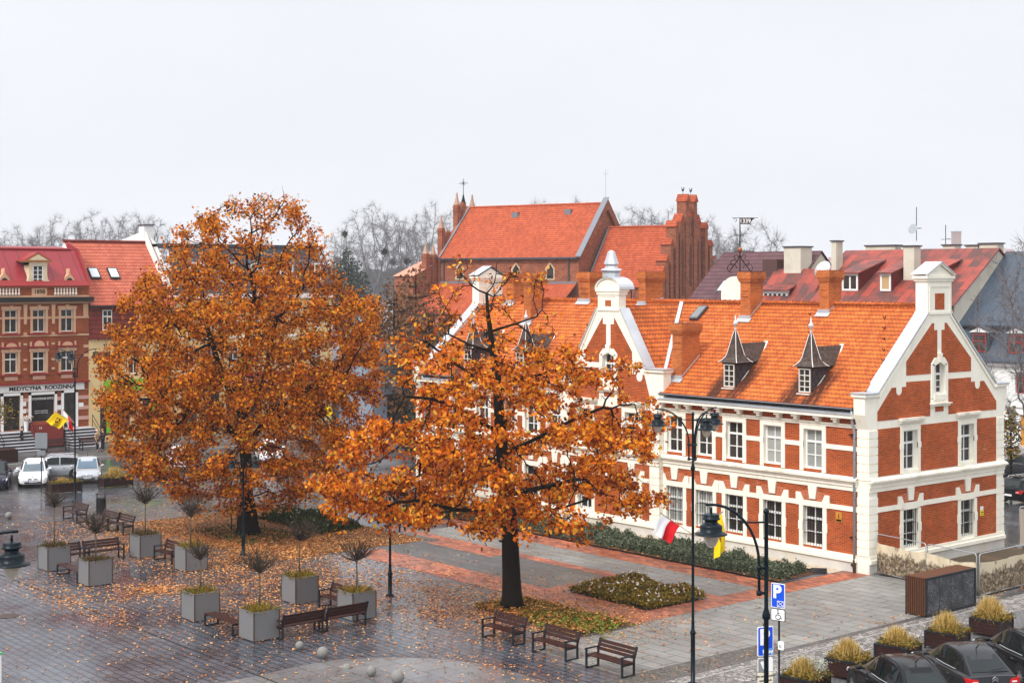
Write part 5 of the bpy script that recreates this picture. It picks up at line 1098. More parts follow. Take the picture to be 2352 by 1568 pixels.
sheet('bed_soil', [(-31, -4.35), (-1.6, -4.35), (-1.6, -1.1), (-31, -1.1)], 0.012, plain('dark_soil', (0.06, 0.03, 0.015), 0.9, var=0.5, scale=3, dirt=(0.35, 0.13, 0.03), dirt_amt=0.8))
mb = MB(); mb.box(-31, -1.5, -4.42, -4.34, 0, 0.07); mb.box(-31, -1.5, -1.13, -1.07, 0, 0.06); mb.build('bed_edging', 'iron', kind='structure')
mb = MB(); mb.extrude([(-1.9, -1.6, 0.02), (-1.4, -1.15, 0.02), (-1.45, -1.1, 0.22), (-2.3, -1.15, 0.12)], (0, 0.03, 0)); tag(mb.build('weed_membrane', plain('black_plastic_sheet', (0.01, 0.01, 0.012), 0.4)), 'torn black plastic sheet at the corner of the lavender bed', 'plastic sheet')

# ================================================================ leaves, twigs, grasses
def leafmesh(name, P, L, mat, parent=None, w=0.5, up=0.3, kind=None, loc=(0, 0, 0), flat=False, seed=1):
    """many little folded leaves: P = n points, L = leaf length (number or array)"""
    r = np.random.default_rng(seed); n = len(P); P = np.asarray(P, float); L = np.broadcast_to(np.asarray(L, float), (n,))
    d = r.normal(size=(n, 3)); 
    if flat: d[:, 2] *= 0.12
    d[:, 2] += -0.15 if not flat else 0
    d /= np.linalg.norm(d, axis=1)[:, None]
    u = r.normal(size=(n, 3)); u[:, 2] += up*3
    if flat: u = np.array([0, 0, 1.0]) + r.normal(size=(n, 3))*0.25
    s = np.cross(d, u); s /= np.linalg.norm(s, axis=1)[:, None]; nn = np.cross(s, d)
    T_ = [(0, 0, 0), (0.30, w*0.55, 0.10), (0.42, w*0.30, 0.05), (0.66, w*0.62, 0.12), (1.0, 0.0, -0.06), (0.66, -w*0.62, 0.12), (0.42, -w*0.30, 0.05), (0.30, -w*0.55, 0.10), (0.5, 0, 0)]
    V = np.empty((n, 9, 3))
    for k, (a, b, c) in enumerate(T_): V[:, k] = P + (d*a + s*b + nn*c)*L[:, None]
    tri = np.array([(0, 1, 8), (1, 2, 8), (2, 3, 8), (3, 4, 8), (4, 5, 8), (5, 6, 8), (6, 7, 8), (7, 0, 8)])
    F = (np.arange(n)[:, None, None]*9 + tri[None]).reshape(-1, 3)
    return rawmesh(name, V.reshape(-1, 3), F, mat, parent, kind, loc)
def rawmesh(name, V, F, mat, parent=None, kind=None, loc=(0, 0, 0)):
    me = bpy.data.meshes.new(name); k = F.shape[1]
    me.vertices.add(len(V)); me.vertices.foreach_set('co', np.ascontiguousarray(V, dtype=np.float32).ravel())
    me.loops.add(F.size); me.loops.foreach_set('vertex_index', np.ascontiguousarray(F, dtype=np.int32).ravel())
    me.polygons.add(len(F)); me.polygons.foreach_set('loop_start', np.arange(0, F.size, k, dtype=np.int32)); me.polygons.foreach_set('loop_total', np.full(len(F), k, dtype=np.int32))
    me.update(calc_edges=True); me.validate(); me.materials.append(MT[mat] if isinstance(mat, str) else mat)
    o = bpy.data.objects.new(name, me); COL.objects.link(o); o.location = loc
    if parent: o.parent = parent
    if kind: o['kind'] = kind
    return o
def blades(name, P, D, L, wd_, mat, parent=None, kind=None, loc=(0, 0, 0), seed=1, droop=0.5):
    """thin curved blades: P roots, D directions, L lengths"""
    r = np.random.default_rng(seed); n = len(P); P = np.asarray(P, float); D = np.asarray(D, float); D /= np.linalg.norm(D, axis=1)[:, None]; L = np.broadcast_to(np.asarray(L, float), (n,))
    s = np.cross(D, r.normal(size=(n, 3))); s /= np.linalg.norm(s, axis=1)[:, None]
    V = np.empty((n, 7, 3)); k = 0
    for t, w in ((0, 1), (0.4, 0.8), (0.75, 0.5), (1, 0)):
        c = P + D*(L*t)[:, None]; c[:, 2] -= droop*L*t*t*np.hypot(D[:, 0], D[:, 1])
        if w: V[:, k] = c+s*w*wd_; V[:, k+1] = c-s*w*wd_; k += 2
        else: V[:, k] = c
    tri = np.array([(0, 1, 3), (0, 3, 2), (2, 3, 5), (2, 5, 4), (4, 5, 6)])
    return rawmesh(name, V.reshape(-1, 3), (np.arange(n)[:, None, None]*7+tri[None]).reshape(-1, 3), mat, parent, kind, loc)
OAK = [(0.0, (0.10, 0.016, 0.002)), (0.25, (0.40, 0.072, 0.003)), (0.55, (0.76, 0.195, 0.005)), (0.8, (0.90, 0.31, 0.010)), (0.95, (0.92, 0.46, 0.05)), (1.0, (0.46, 0.33, 0.03))]
MT['oakleaf'] = leafm('orange_oak_leaf', OAK, 0.36)
MT['oakleaf2'] = leafm('brown_orange_oak_leaf', [(0.0, (0.08, 0.015, 0.002)), (0.3, (0.38, 0.085, 0.004)), (0.6, (0.70, 0.195, 0.006)), (0.85, (0.88, 0.33, 0.014)), (1.0, (0.42, 0.27, 0.02))], 0.35)
MT['litter'] = leafm('fallen_leaf', [(0.0, (0.22, 0.07, 0.025)), (0.3, (0.46, 0.15, 0.035)), (0.6, (0.62, 0.25, 0.07)), (0.9, (0.72, 0.38, 0.14)), (1.0, (0.6, 0.42, 0.2))], 0.1)
MT['bark'] = plain('dark_oak_bark', (0.011, 0.008, 0.006), 0.95, var=0.5, scale=6, bmp=0.8, spec=0.15)
MT['twig'] = plain('grey_twig', (0.075, 0.062, 0.052), 0.9)
MT['green'] = leafm('dark_green_leaf', [(0.0, (0.015, 0.03, 0.008)), (0.5, (0.04, 0.075, 0.015)), (1.0, (0.09, 0.12, 0.03))], 0.2)
MT['olive'] = leafm('olive_rose_leaf', [(0.0, (0.05, 0.048, 0.006)), (0.5, (0.19, 0.145, 0.014)), (0.85, (0.30, 0.19, 0.02)), (1.0, (0.38, 0.15, 0.025))], 0.2)
MT['lav'] = leafm('grey_green_lavender', [(0.0, (0.03, 0.045, 0.02)), (0.5, (0.10, 0.125, 0.07)), (1.0, (0.24, 0.26, 0.18))], 0.15)
MT['straw'] = leafm('straw_grass', [(0.0, (0.12, 0.11, 0.02)), (0.3, (0.42, 0.27, 0.05)), (0.65, (0.70, 0.47, 0.13)), (1.0, (0.85, 0.68, 0.32))], 0.4)
MT['petal'] = leafm('pale_petal', [(0.0, (0.7, 0.55, 0.5)), (1.0, (0.85, 0.8, 0.75))], 0.2)
MT['heather'] = leafm('brown_heather', [(0.0, (0.05, 0.02, 0.012)), (0.5, (0.11, 0.06, 0.02)), (1.0, (0.10, 0.11, 0.03))], 0.2)
# fallen leaves, thick under the big oak and thin across the square
def litter():
    P = []; r = np.random.default_rng(11)
    def add(n, cx, cy, sx, sy, rot=0.0):
        q = r.normal(size=(n, 2))*[sx, sy]; c, s = math.cos(rot), math.sin(rot)
        P.append(np.c_[cx+q[:, 0]*c-q[:, 1]*s, cy+q[:, 0]*s+q[:, 1]*c])
    def uni(n, x0, x1, y0, y1): P.append(np.c_[r.uniform(x0, x1, n), r.uniform(y0, y1, n)])
    uni(18000, -33.5, -19.5, -18.6, -9.6); add(13000, -26.5, -17.0, 4.5, 2.6); add(7000, -25, -21.0, 6.0, 1.6); add(3200, -15.0, -19.0, 4.0, 2.2); add(2400, -11, -17.0, 4, 1.8)
    add(2800, -14.5, -23.5, 3.8, 2.6); add(1500, -17.3, -25.5, 1.0, 1.2); add(1600, -9.5, -24.5, 2.2, 1.6); add(900, -16.0, -29.3, 3.2, 0.5); add(700, -20, -28.3, 2.5, 0.9)
    add(2600, -3.8, -16.8, 2.8, 1.5); add(1800, -4.5, -19.2, 3.2, 1.2); add(1600, -2.0, -14.0, 2.6, 1.2); add(1000, -7, -13.5, 3, 1.2); uni(500, -31, -1.7, -4.3, -3.2); uni(600, -31, -1.7, -4.3, -1.2)
    uni(800, -22, 5, -29, -20); uni(500, -16, 4, -36, -29); uni(650, -20, -2, -14, -5); uni(350, 0, 6, -20, -6); uni(500, -45, -24, -30, -20); uni(300, -45, -28, -12, -2); uni(500, -5, 6, -32, -24); add(500, 0.0, -22.5, 4.0, 0.8); uni(260, 5.7, 6.3, -20, 4)
    q = np.concatenate(P); dr = np.sin(q[:, 0]*1.7+0.6*np.sin(q[:, 1]*2.3))*np.sin(q[:, 1]*1.9+0.8*np.sin(q[:, 0]*1.1)); q = q[(r.uniform(-0.9, 0.9, len(q)) < dr) | (r.uniform(0, 1, len(q)) < 0.42)]; ok = ~((q[:, 1] > -0.1) & (q[:, 0] < 0.1)) ; q = q[ok]
    return np.c_[q, 0.016+np.random.default_rng(3).uniform(0, 0.02, len(q))]
LP = litter(); leafmesh('fallen_leaves', LP, np.random.default_rng(5).uniform(0.06, 0.13, len(LP)), 'litter', kind='stuff', flat=True, w=0.55, seed=4)['label'] = 'orange fallen oak leaves strewn over the square'

# lavender row, rose beds, ivy
def clump(P, n, c, r, seed):
    q = np.random.default_rng(seed); d = q.normal(size=(n, 3)); d[:, 2] = abs(d[:, 2]); d /= np.linalg.norm(d, axis=1)[:, None]
    P.append(np.array(c)+d*np.array(r)*q.uniform(0.45, 1.05, (n, 1)))
k = 0; proto = []
for v in range(3):
    q = np.random.default_rng(40+v); n = 520; d = q.normal(size=(n, 3)); d[:, 2] = abs(d[:, 2])*0.9+0.15
    n = 900; d = q.normal(size=(n, 3)); d[:, 2] = abs(d[:, 2]); d /= np.linalg.norm(d, axis=1)[:, None]; bm = 1+0.25*np.sin(d[:, 0]*5+v)*np.cos(d[:, 1]*4)
    o = leafmesh('shrub_foliage', d*np.array([0.42, 0.42, 0.46])*(q.uniform(0.55, 1.05, n)*bm)[:, None]+[0, 0, 0.03], q.uniform(0.07, 0.14, n), 'lav', seed=v, up=0.1, w=0.35); proto.append(o)
lavs = []
r_ = random.Random(5)
for i in range(46):
    x = -2.3 - i*0.62; 
    for row, y in enumerate((-3.6, -2.6, -1.8)):
        if r_.random() < (0.10 if row < 2 else 0.35): continue
        lavs.append((x+r_.uniform(-.22, .22), y+r_.uniform(-.2, .2), r_.uniform(0.85, 1.25), r_.uniform(0, 6.28)))
for i, (x, y, s, a) in enumerate(lavs):
    o = proto[i] if i < 3 else proto[i % 3].copy()
    if i >= 3: COL.objects.link(o)
    o.name = 'lavender_shrub'; o.location = (x, y, 0.01); o.scale = (s, s, s*0.95); o.rotation_euler = (0, 0, a)
    tag(o, 'low grey green lavender bush in the long bed before the brick front', 'shrub', 'lavender bushes in the long bed')
q = np.random.default_rng(15); n_ = 1900; ex = np.c_[q.uniform(-6.2, 0.1, n_), q.uniform(-17.4, -14.6, n_), q.uniform(0.06, 0.2, n_)]; leafmesh('fallen_leaves', ex, q.uniform(0.09, 0.16, n_), 'litter', kind='stuff', flat=True, w=0.55, seed=14)['label'] = 'orange fallen oak leaves lying on the ivy patch'
def bed(name, label, corners, h, mat, n, petals, seed, Lf=0.11):
    r = np.random.default_rng(seed); (x0, x1, y0, y1) = corners
    x = r.uniform(x0, x1, n); y = r.uniform(y0, y1, n); e = np.minimum(np.minimum(x-x0, x1-x), np.minimum(y-y0, y1-y))
    hh = h*np.clip(0.35+e*1.2, 0, 1)*(0.7+0.3*np.sin(x*2.1+seed)*np.cos(y*1.7)); z = hh*r.uniform(0.1, 1.0, n)**0.6
    t = thing(name, label, 'flower bed', ((x0+x1)/2, (y0+y1)/2, 0)); off = np.array([(x0+x1)/2, (y0+y1)/2, 0])
    leafmesh('foliage', np.c_[x, y, z+0.03]-off, r.uniform(Lf*0.7, Lf*1.3, n), mat, t, kind=None, seed=seed, up=0.6)
    q = blades('stem', (np.c_[x, y, x*0+0.02]-off)[:n//6], r.normal(size=(n//6, 3))*[.35, .35, .1]+[0, 0, 1], hh[:n//6]*1.15, 0.008, 'heather', t, seed=seed, droop=0.1); q['kind'] = 'stuff'
    if petals:
        i = r.choice(n, petals, replace=False); p = leafmesh('flower', np.repeat(np.c_[x[i], y[i], hh[i]*r.uniform(0.85, 1.15, petals)+0.05]-off, 4, axis=0), 0.075, 'petal', t, seed=seed+1, up=0.6, w=0.9); p['kind'] = 'stuff'
    return t
bed('rose_bed', 'square bed of olive ground roses with pale flowers right of the front tree', (-5.9, -1.3, -12.4, -9.0), 0.62, 'olive', 15000, 110, 21)
bed('rose_bed', 'dark green bed of ground roses beside the big oak trunk', (-30.8, -24.4, -12.6, -10.0), 0.72, 'green', 12000, 70, 22, 0.12)
b3 = bed('ivy_patch', 'low leafy ivy patch with fallen leaves round the front tree trunk', (-6.2, 0.0, -17.3, -14.7), 0.16, 'olive', 5200, 0, 23, 0.12); b3['category'] = 'ground cover'
r = np.random.default_rng(77); q = np.c_[r.normal(1.9, 0.9, 1300), r.normal(-0.1, 0.7, 1300), r.uniform(0.02, 0.2, 1300)]; leafmesh('bright_ivy', q, 0.13, leafm('bright_green_ivy', [(0, (0.06, 0.09, 0.01)), (1, (0.22, 0.26, 0.03))], 0.2), b3, seed=9, up=0.8)
r = np.random.default_rng(79); q = np.c_[r.uniform(-29.5, -24, 900), r.uniform(-17.4, -13.6, 900), r.uniform(0.02, 0.14, 900)]; g_ = leafmesh('undergrowth', q, 0.14, 'green', seed=10, up=0.8, kind='stuff'); g_['label'] = 'dark green ivy tufts among the leaves under the big oak'

# ================================================================ furniture of the square
MT['bwood'] = plain('red_brown_bench_wood', (0.036, 0.011, 0.008), 0.45, var=0.3, scale=5)
MT['bsteel'] = plain('dark_bench_steel', (0.022, 0.026, 0.032), 0.4, metal=0.3)
def make_bench(label, loc, rot, L=1.82, back=True, group=None):
    t = thing('park_bench', label, 'bench', loc, rot, group)       # faces local -Y
    mb = MB()
    for k in range(4): mb.box(-L/2, L/2, -0.26+0.125*k, -0.155+0.125*k, 0.43, 0.465)
    mb.build('seat', 'bwood', t)
    if back:
        mb = MB()
        for k in range(3): y = 0.25+0.045*k; z = 0.55+0.125*k; mb.extrude([(-L/2, y, z), (L/2, y, z), (L/2, y+0.035, z+0.105), (-L/2, y+0.035, z+0.105)], (0, 0.03, -0.01))
        mb.build('backrest', 'bwood', t)
    for s in (-1, 1):
        x = s*(L/2-0.06 if back else L/2-0.12); mb = MB(); w = 0.03
        mb.box(x-w, x+w, -0.30, -0.24, 0, 0.64 if back else 0.43); mb.box(x-w, x+w, -0.24, 0.24, 0.0, 0.05); mb.box(x-w, x+w, -0.24, 0.24, 0.37, 0.425)
        if back:
            mb.extrude([(x-w, 0.24, 0), (x-w, 0.30, 0), (x-w, 0.30, 0.5), (x-w, 0.43, 0.93), (x-w, 0.37, 0.93), (x-w, 0.24, 0.5)], (2*w, 0, 0))
        else: mb.box(x-w, x+w, 0.24, 0.30, 0, 0.43)
        mb.build('leg', 'bsteel', t)
        if back: mb = MB(); mb.box(x-w-0.01, x+w+0.01, -0.31, 0.32, 0.64, 0.68); mb.build('armrest', 'bsteel', t)
    return t
YB = -19.93
bA = make_bench('red brown slatted bench nearest the front tree trunk', (-1.1, YB, 0), 0.0)
dup(bA, (1.68, YB, 0), 0.0, 'middle of the three slatted benches in front of the ivy patch'); dup(bA, (4.47, YB-0.05, 0), 0.0, 'rightmost of the three slatted benches, on the dark slabs')
dup(bA, (-36.6, -20.35, 0), 0.0, 'slatted bench at the foot of the far left lamp post'); dup(bA, (-33.0, -20.3, 0), 0.0, 'slatted bench half hidden behind a small planter tree'); dup(bA, (-31.4, -20.2, 0), 0.0, 'slatted bench facing the square in front of the leaf carpet')
# benches between the planters (backs towards the leaf carpet)
RB = R(90)
def bb(x, y, rot, label): return dup(bA, (x, y, 0), rot, label)
bb(-24.95, -26.0, R(90), 'slatted bench against the left planter pair, near half'); bb(-24.95, -24.1, R(90), 'slatted bench against the left planter pair, far half')
bb(-22.5, -22.1, 0.0, 'slatted bench between the two rear left planters')
bb(-6.55, -25.1, R(-90), 'slatted bench between the front right planters, near half'); bb(-6.55, -23.2, R(-90), 'slatted bench between the front right planters, far half')
bb(-9.2, -21.7, 0.0, 'slatted bench behind the rear right planters, partly hidden')
lb = make_bench('low backless bench between the two front left planters', (-21.9, -26.95, 0), 0.0, 2.3, False); dup(lb, (-9.0, -26.75, 0), 0.0, 'low backless bench between the two front right planters')
dup(bA, (-67.2, -8.2, 0.12), R(90), 'dark bench on the far pavement in front of the red stair block'); dup(bA, (-66.8, -5.6, 0.12), R(90), 'dark bench on the far pavement in front of the right stairs')
MT['panel'] = plain('brushed_grey_panel', (0.19, 0.187, 0.192), 0.5, metal=0.1, var=0.08, scale=1.2, dirt=(0.17, 0.16, 0.155), dirt_amt=0.5)
MT['hedgetwig'] = plain('brown_twig', (0.055, 0.040, 0.028), 0.9, var=0.3)
def twigball(mb, z0, r, n, seed, flat=0.8, rad=0.009):
    q = random.Random(seed)
    for i in range(n):
        a = q.uniform(0, 6.283); e = q.uniform(0.1, 1.0); d = Vector((math.cos(a)*math.cos(e*1.4), math.sin(a)*math.cos(e*1.4), 0.25+flat*math.sin(e*1.4)))
        p0 = Vector((0, 0, z0+q.uniform(-0.05, 0.1))); p1 = p0+d*r*0.5+Vector((q.uniform(-.06, .06),)*3); p2 = p1+d*r*0.35+Vector((q.uniform(-.1, .1), q.uniform(-.1, .1), q.uniform(0, .12)))
        mb.tube([p0, p1, p2], [rad*1.6, rad, rad*0.6], 4, cap=False)
        for k in range(5):
            t = q.uniform(0.3, 1); p = p1.lerp(p2, t) if k % 2 else p0.lerp(p1, t); e2 = p+d*r*q.uniform(0.15, 0.4)+Vector((q.gauss(0, .13), q.gauss(0, .13), q.gauss(0.03, .1)))*r*2
            mb.tube([p, e2], [rad*0.8, rad*0.4], 3, cap=False)
def planter(x, y, label, th, tr, mat, sd, dots=False):
    """grey panelled cube with heather and a small bare standard tree"""
    s = 0.53; h = 1.06; t = thing('planter', label, 'planter', (x, y, 0), 0.0, 'grey cube planters on the square')
    mb = MB()
    for (x0, x1, y0, y1) in ((-s, s, -s, -s+0.03), (-s, s, s-0.03, s), (-s, -s+0.03, -s+0.031, s-0.031), (s-0.03, s, -s+0.031, s-0.031)): mb.box(x0, x1, y0, y1, 0.03, h)
    mb.build('box', 'panel', t)
    mb = MB()
    for a in (-1, 1):
        for b in (-1, 1):
            mb.box(a*s-0.018, a*s+0.018, b*s-0.018, b*s+0.018, 0.0, h+0.004)
    mb.build('corner_trim', plain('bronze_corner', (0.10, 0.07, 0.055), 0.5, metal=0.4), t)
    mb = MB()
    for a in (-1, 1):
        for k in range(9): z = 0.08+0.115*k; mb.box(a*(s-0.03)-0.006, a*(s-0.03)+0.006, -s-0.004, -s-0.0005, z, z+0.012)
    mb.build('rivets', 'white', t)
    mb = MB(); mb.poly([(-s+.04, -s+.04, h-0.08), (s-.04, -s+.04, h-0.08), (s-.04, s-.04, h-0.08), (-s+.04, s-.04, h-0.08)]); mb.build('soil', plain('planter_soil', (0.025, 0.015, 0.01), 0.95), t)
    if dots:
        mb = MB()
        for k in range(6): a = -0.35+0.28*(k % 3); z = 0.32+0.36*(k//3); mb.box(s, s+0.012, a, a+0.03, z, z+0.03); mb.box(s, s+0.006, a+0.01, a+0.018, z-0.12, z)
        mb.build('drain_stains', plain('rust_stain', (0.16, 0.12, 0.10), 0.7), t)
    q = np.random.default_rng(sd); n = 520; P = np.c_[q.uniform(-s+.03, s-.03, n), q.uniform(-s+.03, s-.03, n), np.full(n, h-0.06)]; e = np.abs(P[:, :2]).max(1)
    D = q.normal(size=(n, 3))*[0.7, 0.7, 0.2]+[0, 0, 0.9]; D[:, :2] += P[:, :2]*0.9
    blades('heather', P, D, q.uniform(0.14, 0.40, n), 0.018, mat, t, seed=sd, droop=0.5)
    mb = MB(); a = random.Random(sd); mb.tube([(0, 0, h-0.1), (a.uniform(-.03, .03), a.uniform(-.03, .03), h+th*0.5), (0, 0, h+th)], [0.035, 0.03, 0.025], 7); mb.build('trunk', plain('green_grey_stem', (0.10, 0.085, 0.05), 0.8), t, smooth=True)
    mb = MB(); twigball(mb, h+th-0.05, tr*1.2, 38, sd, 0.6, 0.012); mb.build('crown', 'hedgetwig', t, uv=False)
    return t
planter(-24.35, -26.75, 'grey cube planter at the far left with brown heather and tall thin stem', 1.75, 0.62, 'heather', 1)
planter(-20.1, -26.75, 'grey cube planter with a bushy bare crown, front one of the left group', 1.15, 0.78, 'heather', 2)
planter(-24.6, -22.2, 'grey cube planter at the rear of the left group with a dark drooping crown', 1.45, 0.80, 'heather', 3)
planter(-20.35, -22.1, 'grey cube planter with rusty drain stains, right of the left group', 1.35, 0.78, 'olive', 4, True)
planter(-11.35, -26.5, 'grey cube planter at the left of the right group with a small dark crown', 1.25, 0.52, 'olive', 5)
planter(-7.15, -26.4, 'grey cube planter nearest the viewer with a spreading bare crown', 1.35, 0.72, 'olive', 6)
planter(-11.5, -21.95, 'grey cube planter at the rear right with a pale stem and sparse crown', 1.45, 0.75, 'olive', 7)
planter(-7.6, -21.85, 'grey cube planter at the right with a round twiggy crown, next to the low lamp', 1.15, 0.70, 'olive', 8)
# low wooden planters by the parked cars
MT['pwood'] = plain('dark_red_planter_wood', (0.030, 0.010, 0.008), 0.5, var=0.3, scale=4)
def grassbox(x, y, rot, sx, sy, label, tuft, sd, pale=False):
    t = thing('wooden_planter', label, 'planter', (x, y, 0), rot, 'dark wooden planters by the parked cars'); h = 0.62; z0 = 0.08
    mb = MB()
    for k in range(4):
        a, b = z0+0.13*k, z0+0.13*k+0.122; mb.box(-sx/2, sx/2, -sy/2, -sy/2+0.025, a, b); mb.box(-sx/2, sx/2, sy/2-0.025, sy/2, a, b); mb.box(-sx/2, -sx/2+0.025, -sy/2+.03, sy/2-.03, a, b); mb.box(sx/2-0.025, sx/2, -sy/2+.03, sy/2-.03, a, b)
    mb.poly([(-sx/2+.03, -sy/2+.03, h-.1), (sx/2-.03, -sy/2+.03, h-.1), (sx/2-.03, sy/2-.03, h-.1), (-sx/2+.03, sy/2-.03, h-.1)])
    mb.build('box', 'pwood', t)
    mb = MB()
    for a in (-1, 1):
        for b in (-1, 1): mb.box(a*sx/2-0.03, a*sx/2+0.03, b*sy/2-0.03, b*sy/2+0.03, 0, h)
    for a in (-1, 1): mb.box(-sx/2, sx/2, a*sy/2-0.028, a*sy/2+0.028, h-0.05, h+0.004); mb.box(a*sx/2-0.028, a*sx/2+0.028, -sy/2, sy/2, h-0.05, h+0.002)
    mb.build('frame', 'bsteel', t)
    q = np.random.default_rng(sd); n = int(2600*tuft); a = q.uniform(0, 6.283, n); lean = np.abs(q.normal(0, 0.62, n)); D = np.c_[np.cos(a)*lean, np.sin(a)*lean, np.ones(n)]
    cx = -sx*0.05
    blades('grass_tuft', np.c_[q.normal(cx, 0.14, n), q.normal(0, 0.14, n), np.full(n, h-.05)], D, q.uniform(0.25, 0.85, n)*(0.5+0.5*tuft), 0.011, 'straw', t, seed=sd, droop=0.8)
    n = 700; P = np.c_[q.uniform(-sx/2, sx/2+0.12, n), q.uniform(-sy/2, sy/2, n), h+q.uniform(-0.05, 0.16, n)]; leafmesh('cushion_plant', P, 0.09, 'olive', t, seed=sd+1, up=0.5)
    if pale: n = 900; P = np.c_[q.uniform(-sx/2, sx/2, n), q.uniform(0, sy/2+.1, n), h+q.uniform(0.0, 0.42, n)]; leafmesh('silver_plant', P, 0.07, leafm('silver_leaf', [(0, (0.3, 0.32, 0.26)), (1, (0.6, 0.6, 0.52))], 0.2), t, seed=sd+2)
for (x, y, tf, lab, pale) in ((10.35, -17.2, 0.7, 'wooden planter with short green gold grass and silver foliage, nearest the parking signs', True), (9.9, -14.35, 0.9, 'wooden planter with gold grass in front of the first black car', False),
                        (9.75, -11.5, 0.8, 'wooden planter with gold grass between the first and second black cars', False), (9.75, -8.6, 1.0, 'wooden planter with tall gold grass in front of the third black car', False), (9.6, -5.6, 1.25, 'wooden planter with the largest straw grass tuft at the right edge', False)):
    grassbox(x, y, R(8), 1.15, 1.1, lab, tf, int(100+x*7-y*3), pale)
for (px, py, rot, lab, tf) in ((147, 1131, 90, 'low wooden planter in front of the white car on the far left', 0.25), (266, 1117, 90, 'low wooden planter with pale grass right of the silver hatchback', 1.0), (378, 1105, 90, 'low wooden planter half hidden by oak leaves', 0.7)):
    p = gp(px, py); grassbox(p.x, p.y, R(rot), 1.9 if px < 300 else 1.5, 0.8, lab, tf, px)
p = gp(18, 1062, 0.12); t = thing('wooden_planter', 'tall dark wooden planter with a thin young tree on the far pavement', 'planter', (p.x-0.5, p.y-0.6, 0.12), R(90)); mb = MB(); mb.box(-1.3, 1.3, -0.6, 0.6, 0, 0.9); mb.build('box', 'pwood', t)
mb = MB(); mb.tube([(0, 0, 0.8), (0.03, 0, 3.2)], 0.05, 6); mb.build('trunk', 'twig', t); r = np.random.default_rng(8); q = r.normal(size=(700, 3))*[0.55, 0.55, 0.45]+[0, 0, 3.6]; leafmesh('crown', q, 0.16, 'olive', t, seed=3)
# stone balls
MT['stone'] = plain('pale_granite', (0.20, 0.195, 0.185), 0.6, var=0.25, scale=9, dirt=(0.2, 0.19, 0.18), dirt_amt=0.4, bmp=0.2)
mb = MB(); mb.ell((0, 0, 0.29), (0.27, 0.27, 0.27), 0, 20, 14); mb.lathe([(0.12, 0), (0.1, 0.05)], 12)
ball = mb.build('stone_ball', 'stone', loc=(-4.5, -26.3, 0), smooth=True)
def balln(px, py, lab, s=1.0, z=0.0):
    p = gp(px, py); o = ball.copy(); COL.objects.link(o); o.location = (p.x, p.y, z); s *= 0.75; o.scale = (s, s, s); return tag(o, lab, 'bollard', 'stone ball bollards on the square')
p = gp(688, 1492); ball.location = (p.x, p.y, 0); ball.scale = (0.56,)*3; tag(ball, 'small pale stone ball, leftmost of the front row', 'bollard', 'stone ball bollards on the square')
balln(741, 1512, 'large pale stone ball, second from the left in the front row'); balln(796, 1534, 'half sunken stone dome in the middle of the front row', 0.85, -0.19); balln(853, 1553, 'pale stone ball right of the half sunken dome', 0.86); balln(913, 1570, 'pale stone ball at the bottom edge of the picture', 1.1); balln(20, 1192, 'lone pale stone ball at the far left beyond the planters', 0.95)
# litter bin
p = gp(232, 1178); t = thing('litter_bin', 'dark cylindrical litter bin with a raised canopy behind the benches', 'litter bin', (p.x, p.y, 0))
mb = MB(); mb.lathe([(0.26, 0.02), (0.27, 0.1), (0.27, 0.82), (0.24, 0.84)], 18); mb.build('body', plain('dark_bin', (0.02, 0.018, 0.02), 0.5), t, smooth=False)
mb = MB(); mb.lathe([(0.30, 1.06), (0.30, 1.09), (0.05, 1.11)], 18); mb.build('canopy', 'bsteel', t)
for k in range(4): mb = MB(); a = k*math.pi/2+0.4; mb.tube([(0.3*math.cos(a), 0.3*math.sin(a), 0), (0.3*math.cos(a), 0.3*math.sin(a), 1.14)], 0.02, 5); mb.build('post', 'bsteel', t)
# the two thin stakes by the oak
for i, (px, py) in enumerate(((723, 1219), (742, 1226))):
    p = gp(px*0.735, py); mb = MB(); mb.tube([(0, 0, 0), (0, 0, 2.6+0.5*i)], 0.03, 6); mb.lathe([(0.045, 2.6+0.5*i), (0.02, 2.65+0.5*i)], 6); o = mb.build('stake', 'iron', loc=(p.x, p.y, 0)); tag(o, 'thin dark stake left of the oak trunk, ' + ('shorter one' if i == 0 else 'taller one'), 'stake', 'stakes left of the oak trunk')
# slatted cabinet
t = thing('slatted_cabinet', 'large cabinet with brown slatted side and roof and a dark patterned front panel', 'cabinet', (6.08, -3.55, 0))
MT['slat'] = plain('brown_cedar_slat', (0.11, 0.042, 0.018), 0.55, var=0.3, scale=6)
mb = MB(); sx, sy, hh = 0.45, 1.68, 1.48
for k in range(9): x = -sx+0.03+k*0.098; mb.box(x, x+0.056, -sy, -sy+0.03, 0.05, hh)
for k in range(9): x = -sx+0.03+k*0.098; mb.box(x, x+0.08, -sy+0.0, sy, hh+0.002, hh+0.03)
mb.build('slats', 'slat', t)
mb = MB(); mb.box(-sx+.02, sx-.02, -sy+.04, sy-.02, 0.05, hh-.01); mb.build('core', plain('black_core', (0.012, 0.012, 0.014), 0.6), t)
mb = MB()
for a, b, c, d in ((-sy, sy, 0.0, 0.10), (-sy, sy, hh-0.06, hh+0.03)): mb.box(sx-.02, sx+.03, a, b, c, d)
for y in (-sy, sy-0.08): mb.box(sx-.02, sx+.032, y, y+0.08, 0.0, hh+0.03)
for x in (-sx-0.02,): mb.box(x, x+0.05, -sy-0.012, -sy+0.05, 0, hh+0.03)
mb.build('frame', 'bsteel', t)
m, T, P = base('perforated_pattern'); uv = coord(T, 'UV'); v = nd(T, 'ShaderNodeTexVoronoi', {'Vector': uv, 'Scale': 22.0}, feature='F1').outputs[0]; nz = noise(T, uv, 1.6, 4.0)
